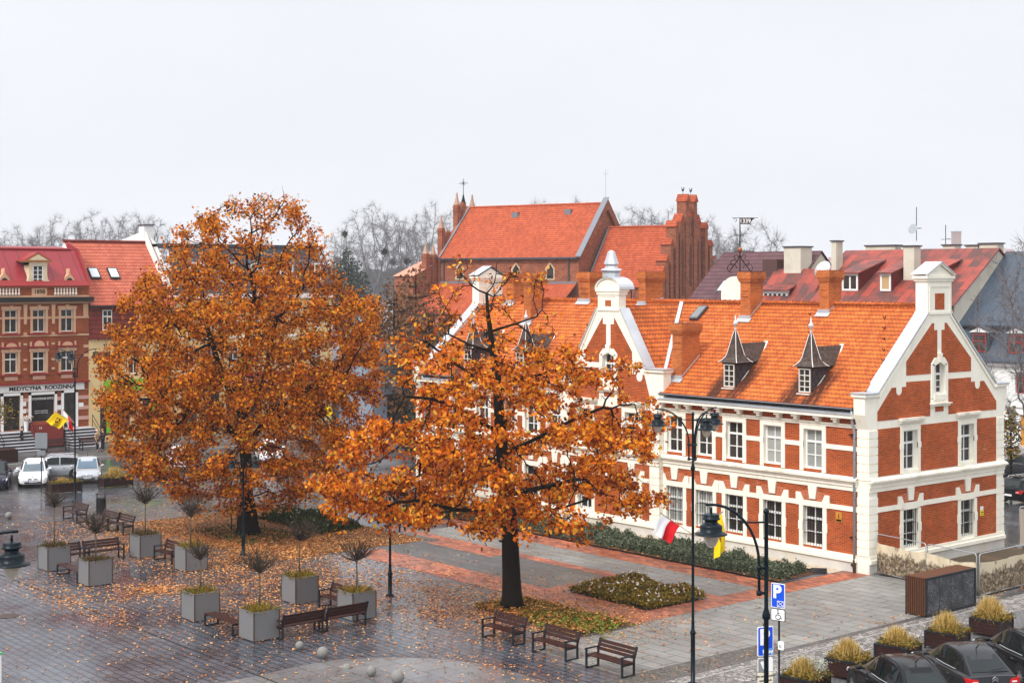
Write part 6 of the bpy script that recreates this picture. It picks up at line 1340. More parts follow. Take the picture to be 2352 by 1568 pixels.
k1_ = mt(T, 'MULTIPLY', mt(T, 'LESS_THAN', v, 0.42), nd(T, 'ShaderNodeMapRange', {'Value': nz, 'From Min': 0.38, 'From Max': 0.6}).outputs[0]); setp(T, P, Base_Color=mix(T, k1_, (0.02, 0.022, 0.026), (0.20, 0.21, 0.23)), Roughness=0.35)
for k in range(4): mb = MB(); a = -sy+0.10+k*(2*sy-0.2)/4; mb.poly([(sx+.012, a+.012, 0.1), (sx+.012, a+(2*sy-.2)/4-.012, 0.1), (sx+.012, a+(2*sy-.2)/4-.012, hh-.06), (sx+.012, a+.012, hh-.06)]); mb.build('patterned_panel', m, t)
# construction fence with printed sheets
m, T, P = base('sepia_printed_sheet'); uv = coord(T, 'UV'); s_ = nd(T, 'ShaderNodeSeparateXYZ', {0: uv}); z_ = s_.outputs[1]
st = nd(T, 'ShaderNodeMapping', {0: uv, 'Scale': (1.0, 0.55, 1.0)}).outputs[0]; sky_l = noise(T, st, 1.9, 6.0, 0.7); det = noise(T, uv, 7.0, 6.0, 0.75)
bl = nd(T, 'ShaderNodeTexBrick', {'Vector': uv, 'Color1': (0, 0, 0, 1), 'Color2': (1, 1, 1, 1), 'Mortar': (0.5, 0.5, 0.5, 1), 'Scale': 1.0, 'Brick Width': 0.45, 'Row Height': 0.3, 'Mortar Size': 0.01}).outputs[0]
line = mt(T, 'ADD', mt(T, 'MULTIPLY', sky_l, 2.05), mt(T, 'MULTIPLY', mt(T, 'SUBTRACT', bl, 0.5), 0.22))
below = nd(T, 'ShaderNodeMapRange', {'Value': mt(T, 'SUBTRACT', line, z_), 'From Min': -0.06, 'From Max': 0.10}).outputs[0]
tone = ramp(T, det, [(0.36, (0.02, 0.014, 0.009)), (0.5, (0.13, 0.09, 0.055)), (0.60, (0.42, 0.33, 0.21))])
setp(T, P, Base_Color=mix(T, below, (0.60, 0.51, 0.36), tone), Roughness=0.7); MT['sheetp'] = m
MT['beige'] = plain('plain_grey_beige_sheet', (0.36, 0.31, 0.26), 0.7, var=0.12)
MT['galv'] = plain('galvanised_tube', (0.40, 0.43, 0.46), 0.35, metal=0.5)
def fence(name, label, a, b, mat, sd, h=1.78, sag=0.1, zlo=0.12, zhi=1.42):
    a, b = Vector(a), Vector(b); L = (b-a).length; t = thing(name, label, 'fence panel', a, math.atan2((b-a).y, (b-a).x), 'site fence panels by the gable'); q = random.Random(sd)
    mb = MB(); mb.tube([(0.03, 0, 0), (0.03, 0, h-.1), (0.08, 0, h-.02), (0.15, 0, h), (L-0.15, 0, h), (L-.08, 0, h-.02), (L-.03, 0, h-.1), (L-.03, 0, 0)], 0.021, 6); mb.tube([(0.03, 0, 0.1), (L-.03, 0, 0.1)], 0.02, 6); mb.build('tube_frame', 'galv', t, smooth=True)
    mb = MB(); n, m_ = 28, 8; V = []
    for i in range(n+1):
        for j in range(m_+1):
            u, v = i/n, j/m_; top = zhi-sag*math.sin(math.pi*u)*(1+0.4*math.sin(9*u+sd)); V.append((0.03+(L-.06)*u, -0.03+0.035*math.sin(u*17+sd+v*3)+0.02*math.sin(u*41+v*7), zlo+(top-zlo)*v))
    mb.add(V, [(i*(m_+1)+j, (i+1)*(m_+1)+j, (i+1)*(m_+1)+j+1, i*(m_+1)+j+1) for i in range(n) for j in range(m_)]); mb.build('printed_sheet', mat, t, smooth=True)
    mb = MB()
    for x in (0.0, L): mb.box(x-0.12, x+0.12, -0.3, 0.3, 0, 0.1)
    mb.build('foot_block', plain('grey_foot_block', (0.2, 0.19, 0.18), 0.8), t)
fence('site_fence', 'fence panel with sepia town print beside the cream corner stones', (0.12, 0.42, 0), (3.0, -0.05, 0), 'sheetp', 1); fence('site_fence', 'fence panel with creased sepia print behind the slatted cabinet', (3.03, -0.06, 0), (5.72, -0.5, 0), 'sheetp', 2)
fence('site_fence', 'fence panel with dark church print right of the slatted cabinet', (5.78, -0.45, 0), (5.75, 3.1, 0), 'sheetp', 5, sag=0.05); fence('site_fence', 'fence panel continuing to the right edge past the cabinet', (5.75, 3.15, 0), (5.7, 6.8, 0), 'sheetp', 4, sag=0.05)
fence('site_fence', 'plain beige sheeted fence panel behind the far corner of the gable', (0.6, 11.0, 0), (3.4, 13.2, 0), 'beige', 6, h=2.0, zhi=1.9); fence('site_fence', 'second plain beige sheeted fence panel at the right edge behind the gable', (3.45, 13.2, 0), (6.6, 12.4, 0), 'beige', 7, h=2.0, zhi=1.9)
sheet('dug_ground', [(0.1, 0.5), (5.65, -0.3), (5.65, 12), (0.1, 12)], 0.009, plain('dug_soil', (0.07, 0.055, 0.035), 0.9, var=0.4, scale=2, dirt=(0.25, 0.12, 0.05), dirt_amt=0.5))
# ================================================================ lamps, flags, signs
MT['lampglass'] = None
m, T, P = base('lamp_glass'); setp(T, P, Base_Color=(0.62, 0.55, 0.46), Roughness=0.15, Transmission_Weight=0.45, IOR=1.2); MT['lampglass'] = m
def lamp_head(par, p, s=1.0):
    mb = MB(); mb.tube([(0, 0, 0.10), (0, 0, 0)], 0.022*s, 6)
    mb.lathe([(0.02, 0.0), (0.135, -0.015), (0.145, -0.035), (0.145, -0.085), (0.16, -0.09), (0.16, -0.112), (0.118, -0.118), (0.112, -0.165), (0.135, -0.185), (0.195, -0.225), (0.20, -0.24), (0.20, -0.33), (0.215, -0.335), (0.29, -0.372), (0.292, -0.386), (0.15, -0.388)], 24)
    if s != 1: mb.xf(Matrix.Scale(s, 4))
    h = mb.build('lamp_head', 'lampm', par, loc=p, smooth=False)
    for pl in h.data.polygons: pl.use_smooth = abs(pl.normal.z) < 0.95
    mb = MB(); mb.lathe([(0.145*s, -0.385*s), (0.14*s, -0.44*s), (0.118*s, -0.52*s), (0.075*s, -0.59*s), (0.02*s, -0.625*s)], 18); mb.build('lamp_glass', 'lampglass', h, smooth=True)
def lamp(name, label, loc, H, azs, R0=1.15, s=1.0, base_=True):
    t = thing(name, label, 'street lamp', loc, 0, 'blue black street lamps of the square')
    P = H-0.05; k = H/8.7 if H > 6 else 0.72
    mb = MB(); r = 0.037*(1 if H > 6 else 1.15)
    zb = 1.75 if H > 6 else 1.0
    prof = [(0.17, 0.0), (0.17, 0.06), (r*2.0, 0.10), (r*1.9, zb-.15), (r*2.5, zb-.12), (r*2.5, zb-.05), (r*1.6, zb), (r*1.35, zb+0.22), (r*1.5, zb+.24), (r*1.2, zb+.3)]
    if H > 6: prof += [(r*1.2, 6.85), (r*2.0, 6.88), (r*2.0, 6.94), (r*1.5, 7.0), (r, 7.06)]
    prof += [(r, P-0.05), (r*1.5, P-0.03), (r*1.5, P), (r*0.6, P+0.05)]
    mb.lathe(prof, 14); pole = mb.build('pole', 'lampm', t)
    for pl in pole.data.polygons: pl.use_smooth = abs(pl.normal.z) < 0.9
    for a in azs:
        d = Vector((math.cos(a), math.sin(a), 0)); q = lambda x, z: d*x+Vector((0, 0, P+z*k))
        x0 = 0.13; pts = [q(x0, -1.5), q(x0, -0.95)]
        for i in range(1, 11):
            w = i/10*math.pi/2; pts.append(q(x0+(R0-x0)*(1-math.cos(w))**1.0, -0.95+1.07*math.sin(w)))
        pts.append(q(R0+0.10, 0.12))
        mb = MB(); mb.tube(pts, 0.026*(1 if H > 6 else 0.8), 8); mb.tube([q(0.0, -0.2), q(x0+0.36, -0.2)], 0.018, 6)
        for z in (-1.45, -1.0): mb.tube([q(0, z), q(x0, z)], 0.028, 6); mb.tube([q(x0, z-0.04), q(x0, z+0.04)], 0.05, 8)
        mb.build('arm', 'lampm', t, smooth=True)
        lamp_head(t, q(R0, 0.02)-Vector((0, 0, 0.05)), s)
    return t
az = lambda deg: YAW+R(deg)
TL = Vector((7.33, -19.05, 0)); lamp('street_lamp', 'tall three armed street lamp with flags, in front of the brick building', TL, 8.72, [az(285), az(165), az(45)], 1.13)
NL = CAM+FWD*27.2+RGT*((1760-CX)/FPX*27.2); lamp('street_lamp', 'tall street lamp with one curved arm beside the parking signs', (NL.x, NL.y, 0), 8.86, [az(183)], 1.0)
LL = Vector((-43.0, -17.5, 0)); lamp('street_lamp', 'tall three armed street lamp with flags by the far white cars', LL, 8.79, [az(275), az(160), az(25)], 1.15)
EL = CAM+FWD*24.2+RGT*((27-CX)/FPX*24.2)-RGT*1.05; lamp('street_lamp', 'street lamp head on an arm reaching in from the left edge', (EL.x, EL.y, 0), 8.87, [az(0)], 1.05)
lamp('street_lamp', 'low two armed street lamp in front of the big oak trunk', (-21.75, -18.63, 0), 4.55, [az(185), az(10)], 0.55, 0.85)
lamp('street_lamp', 'low two armed street lamp left of the front tree, its heads among the leaves', (-9.93, -18.62, 0), 4.55, [az(200), az(5)], 0.55, 0.85)
MT['fwhite'] = plain('white_flag_cloth', (0.78, 0.78, 0.80), 0.8, var=0.04); MT['fred'] = plain('red_flag_cloth', (0.62, 0.010, 0.018), 0.75, var=0.08); MT['fyel'] = plain('yellow_flag_cloth', (0.80, 0.55, 0.005), 0.75, var=0.06); MT['crest'] = plain('brown_red_crest', (0.24, 0.03, 0.01), 0.7)
def flag(label, root, tip, hang, kind, wid=0.95, sd=0, crest=False, s_0=0.32):
    """root, tip: the stick; hang: unit-ish vector in which the cloth falls"""
    root, tip, hang = Vector(root), Vector(tip), Vector(hang); t = thing('flag', label, 'flag', root)
    d = tip-root; mb = MB(); mb.tube([(0, 0, 0), d*1.03], 0.016, 6); mb.ell(d*1.04, (0.03,)*3, 0, 8, 6); mb.build('flag_pole', plain('pale_stick', (0.3, 0.22, 0.15), 0.6), t)
    n, m_ = 14, 12; s0, s1 = s_0, 1.0; side = d.cross(hang).normalized(); q = random.Random(sd); ph = q.uniform(0, 6)
    def pt(i, j):
        u, v = i/n, j/m_; p = d*(s0+(s1-s0)*u)+hang*(wid*v)+side*(0.10*v*math.sin(6*u+3*v+ph)+0.04*math.sin(13*u+ph)*v)+d.normalized()*(-0.10*v*v+0.05*v*math.sin(5*v+ph)); return p
    mb = MB(); V = [pt(i, j) for i in range(n+1) for j in range(m_+1)]; w = m_+1
    for i in range(n):
        for j in range(m_):
            mi = 0 if kind == 'y' else (0 if i >= n/2 else 1)
            mb.add([V[i*w+j], V[(i+1)*w+j], V[(i+1)*w+j+1], V[i*w+j+1]], [(0, 1, 2, 3)], mi)
    mb.build('cloth', ['fyel'] if kind == 'y' else ['fwhite', 'fred'], t, smooth=True, uv=False)
    if crest:
        for sg in (1, -1):
            mb = MB(); sh = []
            for a, b in ((-.5, .0), (-.5, .45), (-.3, .8), (0, 1.0), (.3, .8), (.5, .45), (.5, 0)):
                sh.append(pt(n*(0.5+0.26*a), m_*(0.28+0.42*b))+side*0.012*sg)
            mb.poly(sh); c = mb.build('crest', 'crest', t)
            mb = MB(); c0 = pt(n*0.5, m_*0.46)+side*0.02*sg
            for a, b in ((0, 0.11), (1.9, 0.12), (-1.9, 0.12), (3.14, 0.13)):
                e = d.normalized()*math.sin(a)*b - hang.normalized()*math.cos(a)*b; mb.tube([c0, c0+e], [0.035, 0.015], 5)
            mb.build('crest_bird', 'fyel', c)
Z = Vector((0, 0, 1)); r0 = TL+Z*4.80
flag('white and red flag hanging from the tall lamp in front of the brick building', r0, r0-RGT*1.0+Z*0.68-FWD*0.1, (-0.62*RGT-Z*0.78), 'p', 0.66, 1, s_0=0.42)
flag('yellow flag with red crest hanging behind the single lamp head', r0, r0+RGT*0.92+Z*0.68+FWD*0.1, (0.22*RGT-Z*0.97), 'y', 1.15, 2, True, s_0=0.60)
r0 = LL+Z*4.55
flag('yellow flag with dark red crest streaming left from the far left lamp', r0, r0-RGT*1.08+Z*0.68-FWD*0.1, (-RGT*0.80-Z*0.58), 'y', 0.85, 3, True)
flag('white and red flag behind the yellow one on the far left lamp', r0, r0-RGT*0.75+Z*0.75+FWD*0.3, (RGT*0.1-Z*0.95), 'p', 0.75, 4)
MT['sblue'] = plain('blue_sign_face', (0.010, 0.075, 0.62), 0.35, var=0.04); MT['swhite'] = plain('white_sign_face', (0.82, 0.83, 0.84), 0.4, var=0.03); MT['sgrey'] = plain('grey_sign_back', (0.22, 0.24, 0.26), 0.5); MT['sblack'] = plain('sign_black', (0.012, 0.012, 0.012), 0.5); MT['scream'] = plain('cream_plate', (0.75, 0.70, 0.55), 0.5)
def plate(par, name, w, h, z, mat, rim=None, y=-0.05):
    def rr(W_, H_, r=0.04):
        pts = []
        for cx_, cz_, a0 in ((W_/2-r, H_/2-r, 0), (-W_/2+r, H_/2-r, 1), (-W_/2+r, -H_/2+r, 2), (W_/2-r, -H_/2+r, 3)):
            for k in range(5): a = (a0+k/4)*math.pi/2; pts.append((cx_+r*math.cos(a), cz_+r*math.sin(a)))
        return pts
    mb = MB(); mb.extrude([(x, y, z+q) for x, q in rr(w, h)], (0, 0.02, 0)); o = mb.build(name, rim or mat, par)
    if rim: mb = MB(); mb.extrude([(x, y-0.004, z+q) for x, q in rr(w-0.04, h-0.04, 0.03)], (0, 0.004, 0)); mb.build('face', mat, o)
    return o
def sign_post(label, loc, rot, h): 
    t = thing('parking_sign', label, 'road sign', loc, rot, None); mb = MB(); mb.tube([(0, 0.02, 0), (0, 0.02, h)], 0.032, 8); mb.lathe([(0.04, h), (0.02, h+0.04)], 8, (0, 0.02, 0)); mb.build('post', 'bsteel', t); return t
FRONT = (R(90), 0, 0)
t = sign_post('blue parking sign with a white P, an envelope and a wheelchair plate', (10.9, -19.1, 0), YAW-R(38), 3.78)
s = plate(t, 'sign_plate', 0.46, 0.74, 3.44, 'sblue', 'swhite'); text('P', 0.54, (-0.03, -0.058, 3.54), FRONT, 'swhite', s, bold=0.022)
mb = MB(); a, b, c, d = -0.02, 0.19, 3.12, 3.28
for p, q in (((a, c), (b, c)), ((b, c), (b, d)), ((b, d), (a, d)), ((a, d), (a, c)), ((a, c), (b, d)), ((a, d), (b, c))): mb.tube([(p[0], -0.058, p[1]), (q[0], -0.058, q[1])], 0.008, 4)
mb.build('envelope_symbol', 'swhite', s)
s = plate(t, 'lower_plate', 0.48, 0.37, 2.86, 'swhite', 'bsteel'); mb = MB(); mb.ell((0.0, -0.06, 3.00), (0.022, 0.005, 0.024), 0, 8, 6); mb.tube([(0, -.06, 2.97), (0.0, -.06, 2.86), (0.08, -.06, 2.85), (0.10, -.06, 2.76), (0.13, -.06, 2.77)], 0.013, 4)
mb.tube([(0.0+0.075*math.cos(w)-0.0, -.06, 2.80+0.075*math.sin(w)) for w in np.linspace(R(110), R(340), 14)], 0.012, 4); mb.tube([(0, -.06, 2.92), (0.06, -.06, 2.92)], 0.01, 4); mb.build('wheelchair_symbol', 'sblack', s)
s = plate(t, 'small_plate', 0.19, 0.26, 1.95, 'swhite', None, y=-0.06); s.location.x = 0.10; mb = MB(); [mb.box(-0.06+0.05*k, -0.03+0.05*k, -0.064, -0.06, 1.88, 1.97) for k in range(2)]; mb.build('print', 'sgrey', s)
S2 = CAM+FWD*38+RGT*((1756-CX)/FPX*38); t = sign_post('blue parking sign reading P Płatny with plates below, behind the lamp post', (S2.x, S2.y, 0), YAW+R(18), 4.25)
s = plate(t, 'sign_plate', 0.44, 0.74, 3.88, 'sblue', 'swhite'); text('P', 0.54, (-0.03, -0.058, 3.97), FRONT, 'swhite', s, bold=0.02)
mb = MB(); mb.box(-0.08, 0.20, -0.06, -0.055, 3.54, 3.70); st = mb.build('pale_strip', plain('light_blue_strip', (0.08, 0.28, 0.75), 0.4), s); text('Płatny', 0.115, (0.06, -0.064, 3.62), FRONT, 'swhite', st, bold=0.004)
s = plate(t, 'lower_plate', 0.42, 0.35, 3.29, 'swhite'); mb = MB(); mb.box(-0.20, 0.0, -0.056, -0.05, 3.125, 3.455); mb.build('grey_half', plain('mid_grey', (0.25, 0.25, 0.25)), s); mb = MB(); mb.extrude([(-0.15, -.06, 3.36), (-0.07, -.06, 3.40), (0.02, -.06, 3.22), (-0.06, -.06, 3.18)], (0, 0.004, 0)); mb.build('ticket_symbol', 'swhite', s)
s = plate(t, 'text_plate', 0.42, 0.27, 2.955, 'scream'); [text(x, 0.075, (0.0, -0.054, z), FRONT, 'sblack', s) for x, z in (('Dla samochodów', 3.01), ('osobowych', 2.90))]
s = plate(t, 'hours_plate', 0.42, 0.27, 2.665, 'swhite'); [text(x, 0.10, (0.0, -0.054, z), FRONT, 'sblack', s) for x, z in (('pn - pt', 2.72), ('w godz. 8-17', 2.60))]
p = gp(95, 1128); t = thing('road_sign', 'grey backs of two sign plates on a thin post before the white car', 'road sign', (p.x, p.y, 0), YAW); mb = MB(); mb.tube([(0, 0, 0), (0, 0, 3.6)], 0.035, 6); mb.build('post', 'bsteel', t)
for z, h, w in ((3.1, 0.95, 0.75), (2.35, 0.3, 0.5)): plate(t, 'plate_back', w, h, z, 'sgrey')
p = gp(752, 1010); t = thing('yellow_sign', 'small round yellow sign on a post beyond the oak leaves', 'road sign', (p.x, p.y, 0), YAW); mb = MB(); mb.tube([(0, 0.03, 0), (0, 0.03, 2.6)], 0.03, 6); mb.build('post', 'bsteel', t)
mb = MB(); mb.extrude([(0.42*math.cos(w), 0, 2.3+0.42*math.sin(w)) for w in np.linspace(0, 2*math.pi, 20, endpoint=False)], (0, 0.02, 0)); mb.build('plate', 'fyel', t)

# ================================================================ cars
MT['tyre'] = plain('tyre_rubber', (0.015, 0.015, 0.016), 0.8); MT['rim'] = plain('alloy_rim', (0.40, 0.41, 0.43), 0.3, metal=0.7); MT['cglass'] = glassm('car_glass', (0.006, 0.010, 0.011), 0.5, 0.03); MT['chrome'] = plain('chrome', (0.7, 0.7, 0.72), 0.15, metal=1.0)
MT['cglassb'] = glassm('bluish_windscreen', (0.10, 0.14, 0.18), 0.3, 0.04); MT['redl'] = plain('red_lens', (0.55, 0.012, 0.012), 0.15, var=0.2); MT['whitel'] = plain('clear_lens', (0.72, 0.74, 0.76), 0.1); MT['plast'] = plain('black_plastic', (0.012, 0.012, 0.013), 0.45)
def paint(name, c, rough=0.12, metal=0.0):
    m, T, P = base(name); setp(T, P, Base_Color=c, Roughness=rough, Metallic=metal, Coat_Weight=0.0, Specular_IOR_Level=0.17); return m
def car(label, loc, head, L, Wd, Hh, col, style='hatch', plate_txt='', emblem=None, glassmat='cglass', cat='car', suv=0.0, group='cars parked round the square'):
    """x forward; style sets the slope of tail and bonnet"""
    t = thing('parked_car', label, cat, loc, head, group); w = Wd/2
    belt = Hh*0.60; bon = Hh*0.56; g0 = 0.19+suv*0.06
    xr, xf = -L/2, L/2
    tail = {'hatch': 0.62, 'wagon': 0.62, 'sedan': 0.60, 'suv': 0.64}[style]
    st = [(xr, 0.34, 0.55*Hh*0.62, 0.80), (xr+0.05, 0.26, 0.60*Hh, 0.93), (xr+0.35, g0+.02, belt, 0.99), (xr+1.0, g0, belt+0.01, 1.0), (0.0, g0-0.01, belt, 1.0), (xf-1.25, g0, bon+0.03, 1.0), (xf-0.85, g0, bon, 0.985), (xf-0.35, g0+.02, bon*0.90, 0.95), (xf-0.08, 0.24, bon*0.74, 0.84), (xf, 0.30, bon*0.58, 0.70)]
    mb = MB(); ring = []
    for x, zl, zt, k in st:
        hw = w*k; h = zt-zl
        half = [(hw*0.80, zl), (hw*0.96, zl+0.10*h), (hw*1.0, zl+0.45*h), (hw*0.99, zl+0.72*h), (hw*0.95, zl+0.92*h), (hw*0.86, zt), (hw*0.45, zt+0.018)]
        ring.append([(x, y, z) for y, z in half] + [(x, -y, z) for y, z in reversed(half)])
    n = len(ring[0]); o = len(mb.v)
    mb.v += [p for r in ring for p in r]
    for i in range(len(ring)-1):
        for k in range(n): mb.f.append((i*n+k, i*n+(k+1) % n, (i+1)*n+(k+1) % n, (i+1)*n+k)); mb.m.append(0)
    mb.f.append(tuple(range(n))); mb.m.append(0); mb.f.append(tuple((len(ring)-1)*n+k for k in reversed(range(n)))); mb.m.append(0)
    # cabin
    rb0, rf0 = xr+{'hatch': 0.10, 'wagon': 0.08, 'sedan': 0.75, 'suv': 0.10}[style], xf-1.05
    rb1, rf1 = xr+{'hatch': 0.95, 'wagon': 0.62, 'sedan': 1.35, 'suv': 0.85}[style], xf-1.95
    wb, wr = w*0.90, w*0.70; zr = Hh-0.03
    B = len(mb.v); lerp = lambda q: rb1+(rf1-rb1)*q
    tops = [(rb1, 0.86, zr-0.085), (lerp(0.28), 0.955, zr-0.01), (lerp(0.55), 1.0, zr+0.018), (lerp(0.8), 0.985, zr+0.0), (rf1-0.12, 0.93, zr-0.06)]
    def sec(x, wbot, wtop, zb_, zt_): return [(x, wbot, zb_), (x, wtop, zt_), (x, wtop*0.55, zt_+0.035), (x, -wtop*0.55, zt_+0.035), (x, -wtop, zt_), (x, -wbot, zb_)]
    secs = [[(rb0, s*wb*0.90*f, belt-0.02) for s, f in ((1, 1), (1, .98), (1, .5), (-1, .5), (-1, .98), (-1, 1))]] + [sec(x, wb*(0.97 if q in (0, 4) else 1.01), wr*k, belt-0.02, z) for q, (x, k, z) in enumerate(tops)] + \
           [[(rf0, s*wb*0.88*f, belt-0.04) for s, f in ((1, 1), (1, .98), (1, .5), (-1, .5), (-1, .98), (-1, 1))]]
    for sct in secs: mb.v += sct
    for i in range(len(secs)-1):
        for k in range(5): mb.f.append((B+i*6+k, B+i*6+k+1, B+(i+1)*6+k+1, B+(i+1)*6+k)); mb.m.append(0)
    body = mb.build('body', col, t, smooth=True, uv=False)
    bv = body.modifiers.new('soft', 'BEVEL'); bv.width = 0.07; bv.segments = 3; bv.limit_method = 'ANGLE'; bv.angle_limit = R(28)
    def quad(name, a, b, c, d, u0, u1, v0, v1, mat, off, nrm):
        a, b, c, d = map(Vector, (a, b, c, d)); f = lambda u, v: (a*(1-u)+b*u)*(1-v)+(d*(1-u)+c*u)*v+Vector(nrm)*off
        mb = MB(); mb.poly([f(u0, v0), f(u1, v0), f(u1, v1), f(u0, v1)]); return mb.build(name, mat, t)
    s0, s1, s3, s4 = secs[0], secs[1], secs[5], secs[6]
    fn = Vector((zr-belt, 0, rf0-rf1)).normalized(); bn = Vector((-(zr-belt), 0, rb1-rb0)).normalized()
    quad('windscreen', s4[5], s4[0], s3[1], s3[4], 0.04, 0.96, 0.05, 0.95, glassmat, 0.022, fn)
    quad('rear_window', s0[0], s0[5], s1[4], s1[1], 0.07, 0.93, 0.20, 0.93, 'cglass', 0.022, bn)
    for sg, i0, i1 in ((1, 0, 1), (-1, 5, 4)):
        nr = Vector((0, sg*(zr-belt), (wb-wr))).normalized()
        for grp in ((1, 2, 3), (3, 4, 5)):
            mb = MB()
            for e0, e1 in zip(grp, grp[1:]):
                P0, P1, Q0, Q1 = (Vector(secs[e0][i0]), Vector(secs[e1][i0]), Vector(secs[e0][i1]), Vector(secs[e1][i1])); g0_ = 0.0 if e0 != grp[0] or e0 == 1 else 0.06; g1_ = 1.0 if e1 != grp[-1] or e1 == 5 else 0.94
                ff = lambda u, v: (P0*(1-u)+P1*u)*(1-v)+(Q0*(1-u)+Q1*u)*v+nr*0.022
                mb.poly([ff(g0_, 0.13), ff(g1_, 0.13), ff(g1_, 0.90), ff(g0_, 0.90)])
            mb.build('side_window', 'cglass', t)
        for A_, B_ in ((s3, s4), (s1, s0)):
            a, b, c = Vector(A_[i0]), Vector(B_[i0]), Vector(A_[i1]); mb = MB(); up = (c-a)*0.13
            mb.poly([a+up+nr*0.02, a+up+(b-a)*0.52+nr*0.02, a+(c-a)*0.80+(b-a)*0.10+nr*0.02]); mb.build('quarter_window', 'cglass', t)
        s2 = secs[3]
        mb = MB(); mb.tube([Vector(s1[i0])+nr*0.02+Vector((0, 0, 0.055)), Vector(s2[i0])+nr*0.02+Vector((0, 0, 0.055)), Vector(s3[i0])+nr*0.02+Vector((0, 0, 0.055))], 0.012, 5); mb.build('window_trim', 'chrome', t)
        mb = MB(); mb.ell((rf0-0.50, sg*(w+0.08), belt+0.10), (0.08, 0.12, 0.075), 0, 10, 8); mb.tube([(rf0-0.5, sg*w*0.88, belt+0.05), (rf0-0.5, sg*(w+0.05), belt+0.08)], 0.03, 5); mb.build('mirror', col, t, smooth=True)
        mb = MB(); [mb.box(x-0.09, x+0.09, sg*w*0.985-0.012, sg*w*0.985+0.012, belt-0.17, belt-0.14) for x in (-0.85, 0.25)]; mb.build('door_handle', 'chrome', t)
        if suv or style == 'wagon': mb = MB(); mb.tube([(rb1+0.1, sg*wr*0.9, zr-0.02), (rb1+0.25, sg*wr*0.92, zr+0.055), (rf1-0.3, sg*wr*0.92, zr+0.055), (rf1-0.1, sg*wr*0.9, zr-0.02)], 0.02, 5); mb.build('roof_rail', 'chrome' if style == 'wagon' else 'plast', t)
        wr_ = 0.315+suv*0.05
        for x in (xf-0.86, xr+0.80):
            mb = MB(); mb.extrude([(x+(wr_+0.075)*math.cos(a), sg*(w*1.0), wr_+0.01+(wr_+0.075)*math.sin(a)) for a in np.linspace(-0.35, math.pi+0.35, 16)], (0, sg*0.006, 0)); mb.build('wheel_arch', 'plast', t)
            wh = bpy.data.objects.new('wheel', None); COL.objects.link(wh); wh.parent = t; wh.location = (x, sg*(w-0.10), wr_)
            mb = MB(); mb.lathe([(wr_*0.66, -0.10), (wr_*0.93, -0.11), (wr_, -0.08), (wr_, 0.09), (wr_*0.94, 0.115), (wr_*0.68, 0.11)], 24); mb.xf(Matrix.Rotation(R(-90*sg), 4, 'X')); mb.build('tyre', 'tyre', wh, smooth=True)
            mb = MB(); mb.lathe([(wr_*0.68, 0.06), (wr_*0.68, 0.10), (wr_*0.60, 0.10), (wr_*0.60, 0.05)], 20)
            for k in range(10): a = k*math.pi/5; mb.tube([(wr_*0.12*math.cos(a), wr_*0.12*math.sin(a), 0.10), (wr_*0.64*math.cos(a), wr_*0.64*math.sin(a), 0.095)], 0.02, 4)
            mb.lathe([(0.05, 0.08), (0.04, 0.12)], 10); mb.xf(Matrix.Rotation(R(-90*sg), 4, 'X')); mb.build('rim', 'rim', wh)
        # lights
        hz_ = bon*0.74
        mb = MB(); mb.extrude([(xf-0.12, sg*w*0.62, hz_-0.07), (xf-0.30, sg*w*0.93, hz_-0.03), (xf-0.42, sg*w*0.955, hz_+0.09), (xf-0.16, sg*w*0.66, hz_+0.05)], (0.055, sg*0.014, 0.01)); mb.build('headlight', 'whitel', t)
        zt_ = belt-0.10; mb = MB(); mb.extrude([(xr+0.03, sg*w*0.55, zt_-0.12), (xr+0.10, sg*w*0.93, zt_-0.14), (xr+0.30, sg*w*0.985, zt_+0.05), (xr+0.09, sg*w*0.90, zt_+0.06), (xr+0.03, sg*w*0.60, zt_+0.03)], (-0.05, sg*0.012, 0)); mb.build('taillight', 'redl', t)
        mb = MB(); mb.extrude([(xr-0.005, sg*w*0.62, zt_-0.07), (xr+0.03, sg*w*0.80, zt_-0.07), (xr+0.03, sg*w*0.80, zt_-0.03), (xr-0.005, sg*w*0.62, zt_-0.03)], (-0.045, 0, 0)); mb.build('reversing_light', 'whitel', t)
    mb = MB(); mb.box(xf-0.16, xf+0.012, -w*0.55, w*0.55, 0.30, 0.40); mb.box(xf-0.2, xf-0.02, -w*0.40, w*0.40, bon*0.60, bon*0.68) if emblem != 'roundel' else None; mb.build('grille', 'plast', t)
    if emblem == 'roundel':
        for s in (-1, 1): mb = MB(); mb.extrude([(xf-0.05, s*0.05, bon*0.56), (xf-0.05, s*0.28, bon*0.56), (xf-0.08, s*0.31, bon*0.64), (xf-0.10, s*0.26, bon*0.70), (xf-0.10, s*0.06, bon*0.70)], (0.06, 0, 0)); mb.build('kidney_grille', 'plast', t)
        mb = MB(); mb.ell((xf-0.12, 0, bon*0.80), (0.02, 0.05, 0.05), 0, 12, 6); mb.build('emblem', 'sblue', t)
    elif emblem == 'chevron':
        mb = MB(); [mb.extrude([(xr-.01, -0.10, zt_-0.05+q), (xr-.01, 0, zt_+0.02+q), (xr-.01, 0.10, zt_-0.05+q), (xr-.01, 0.10, zt_-0.015+q), (xr-.01, 0, zt_+0.055+q), (xr-.01, -0.10, zt_-0.015+q)], (-0.02, 0, 0)) for q in (0, 0.07)]; mb.build('emblem', 'chrome', t)
    elif emblem == 'oval':
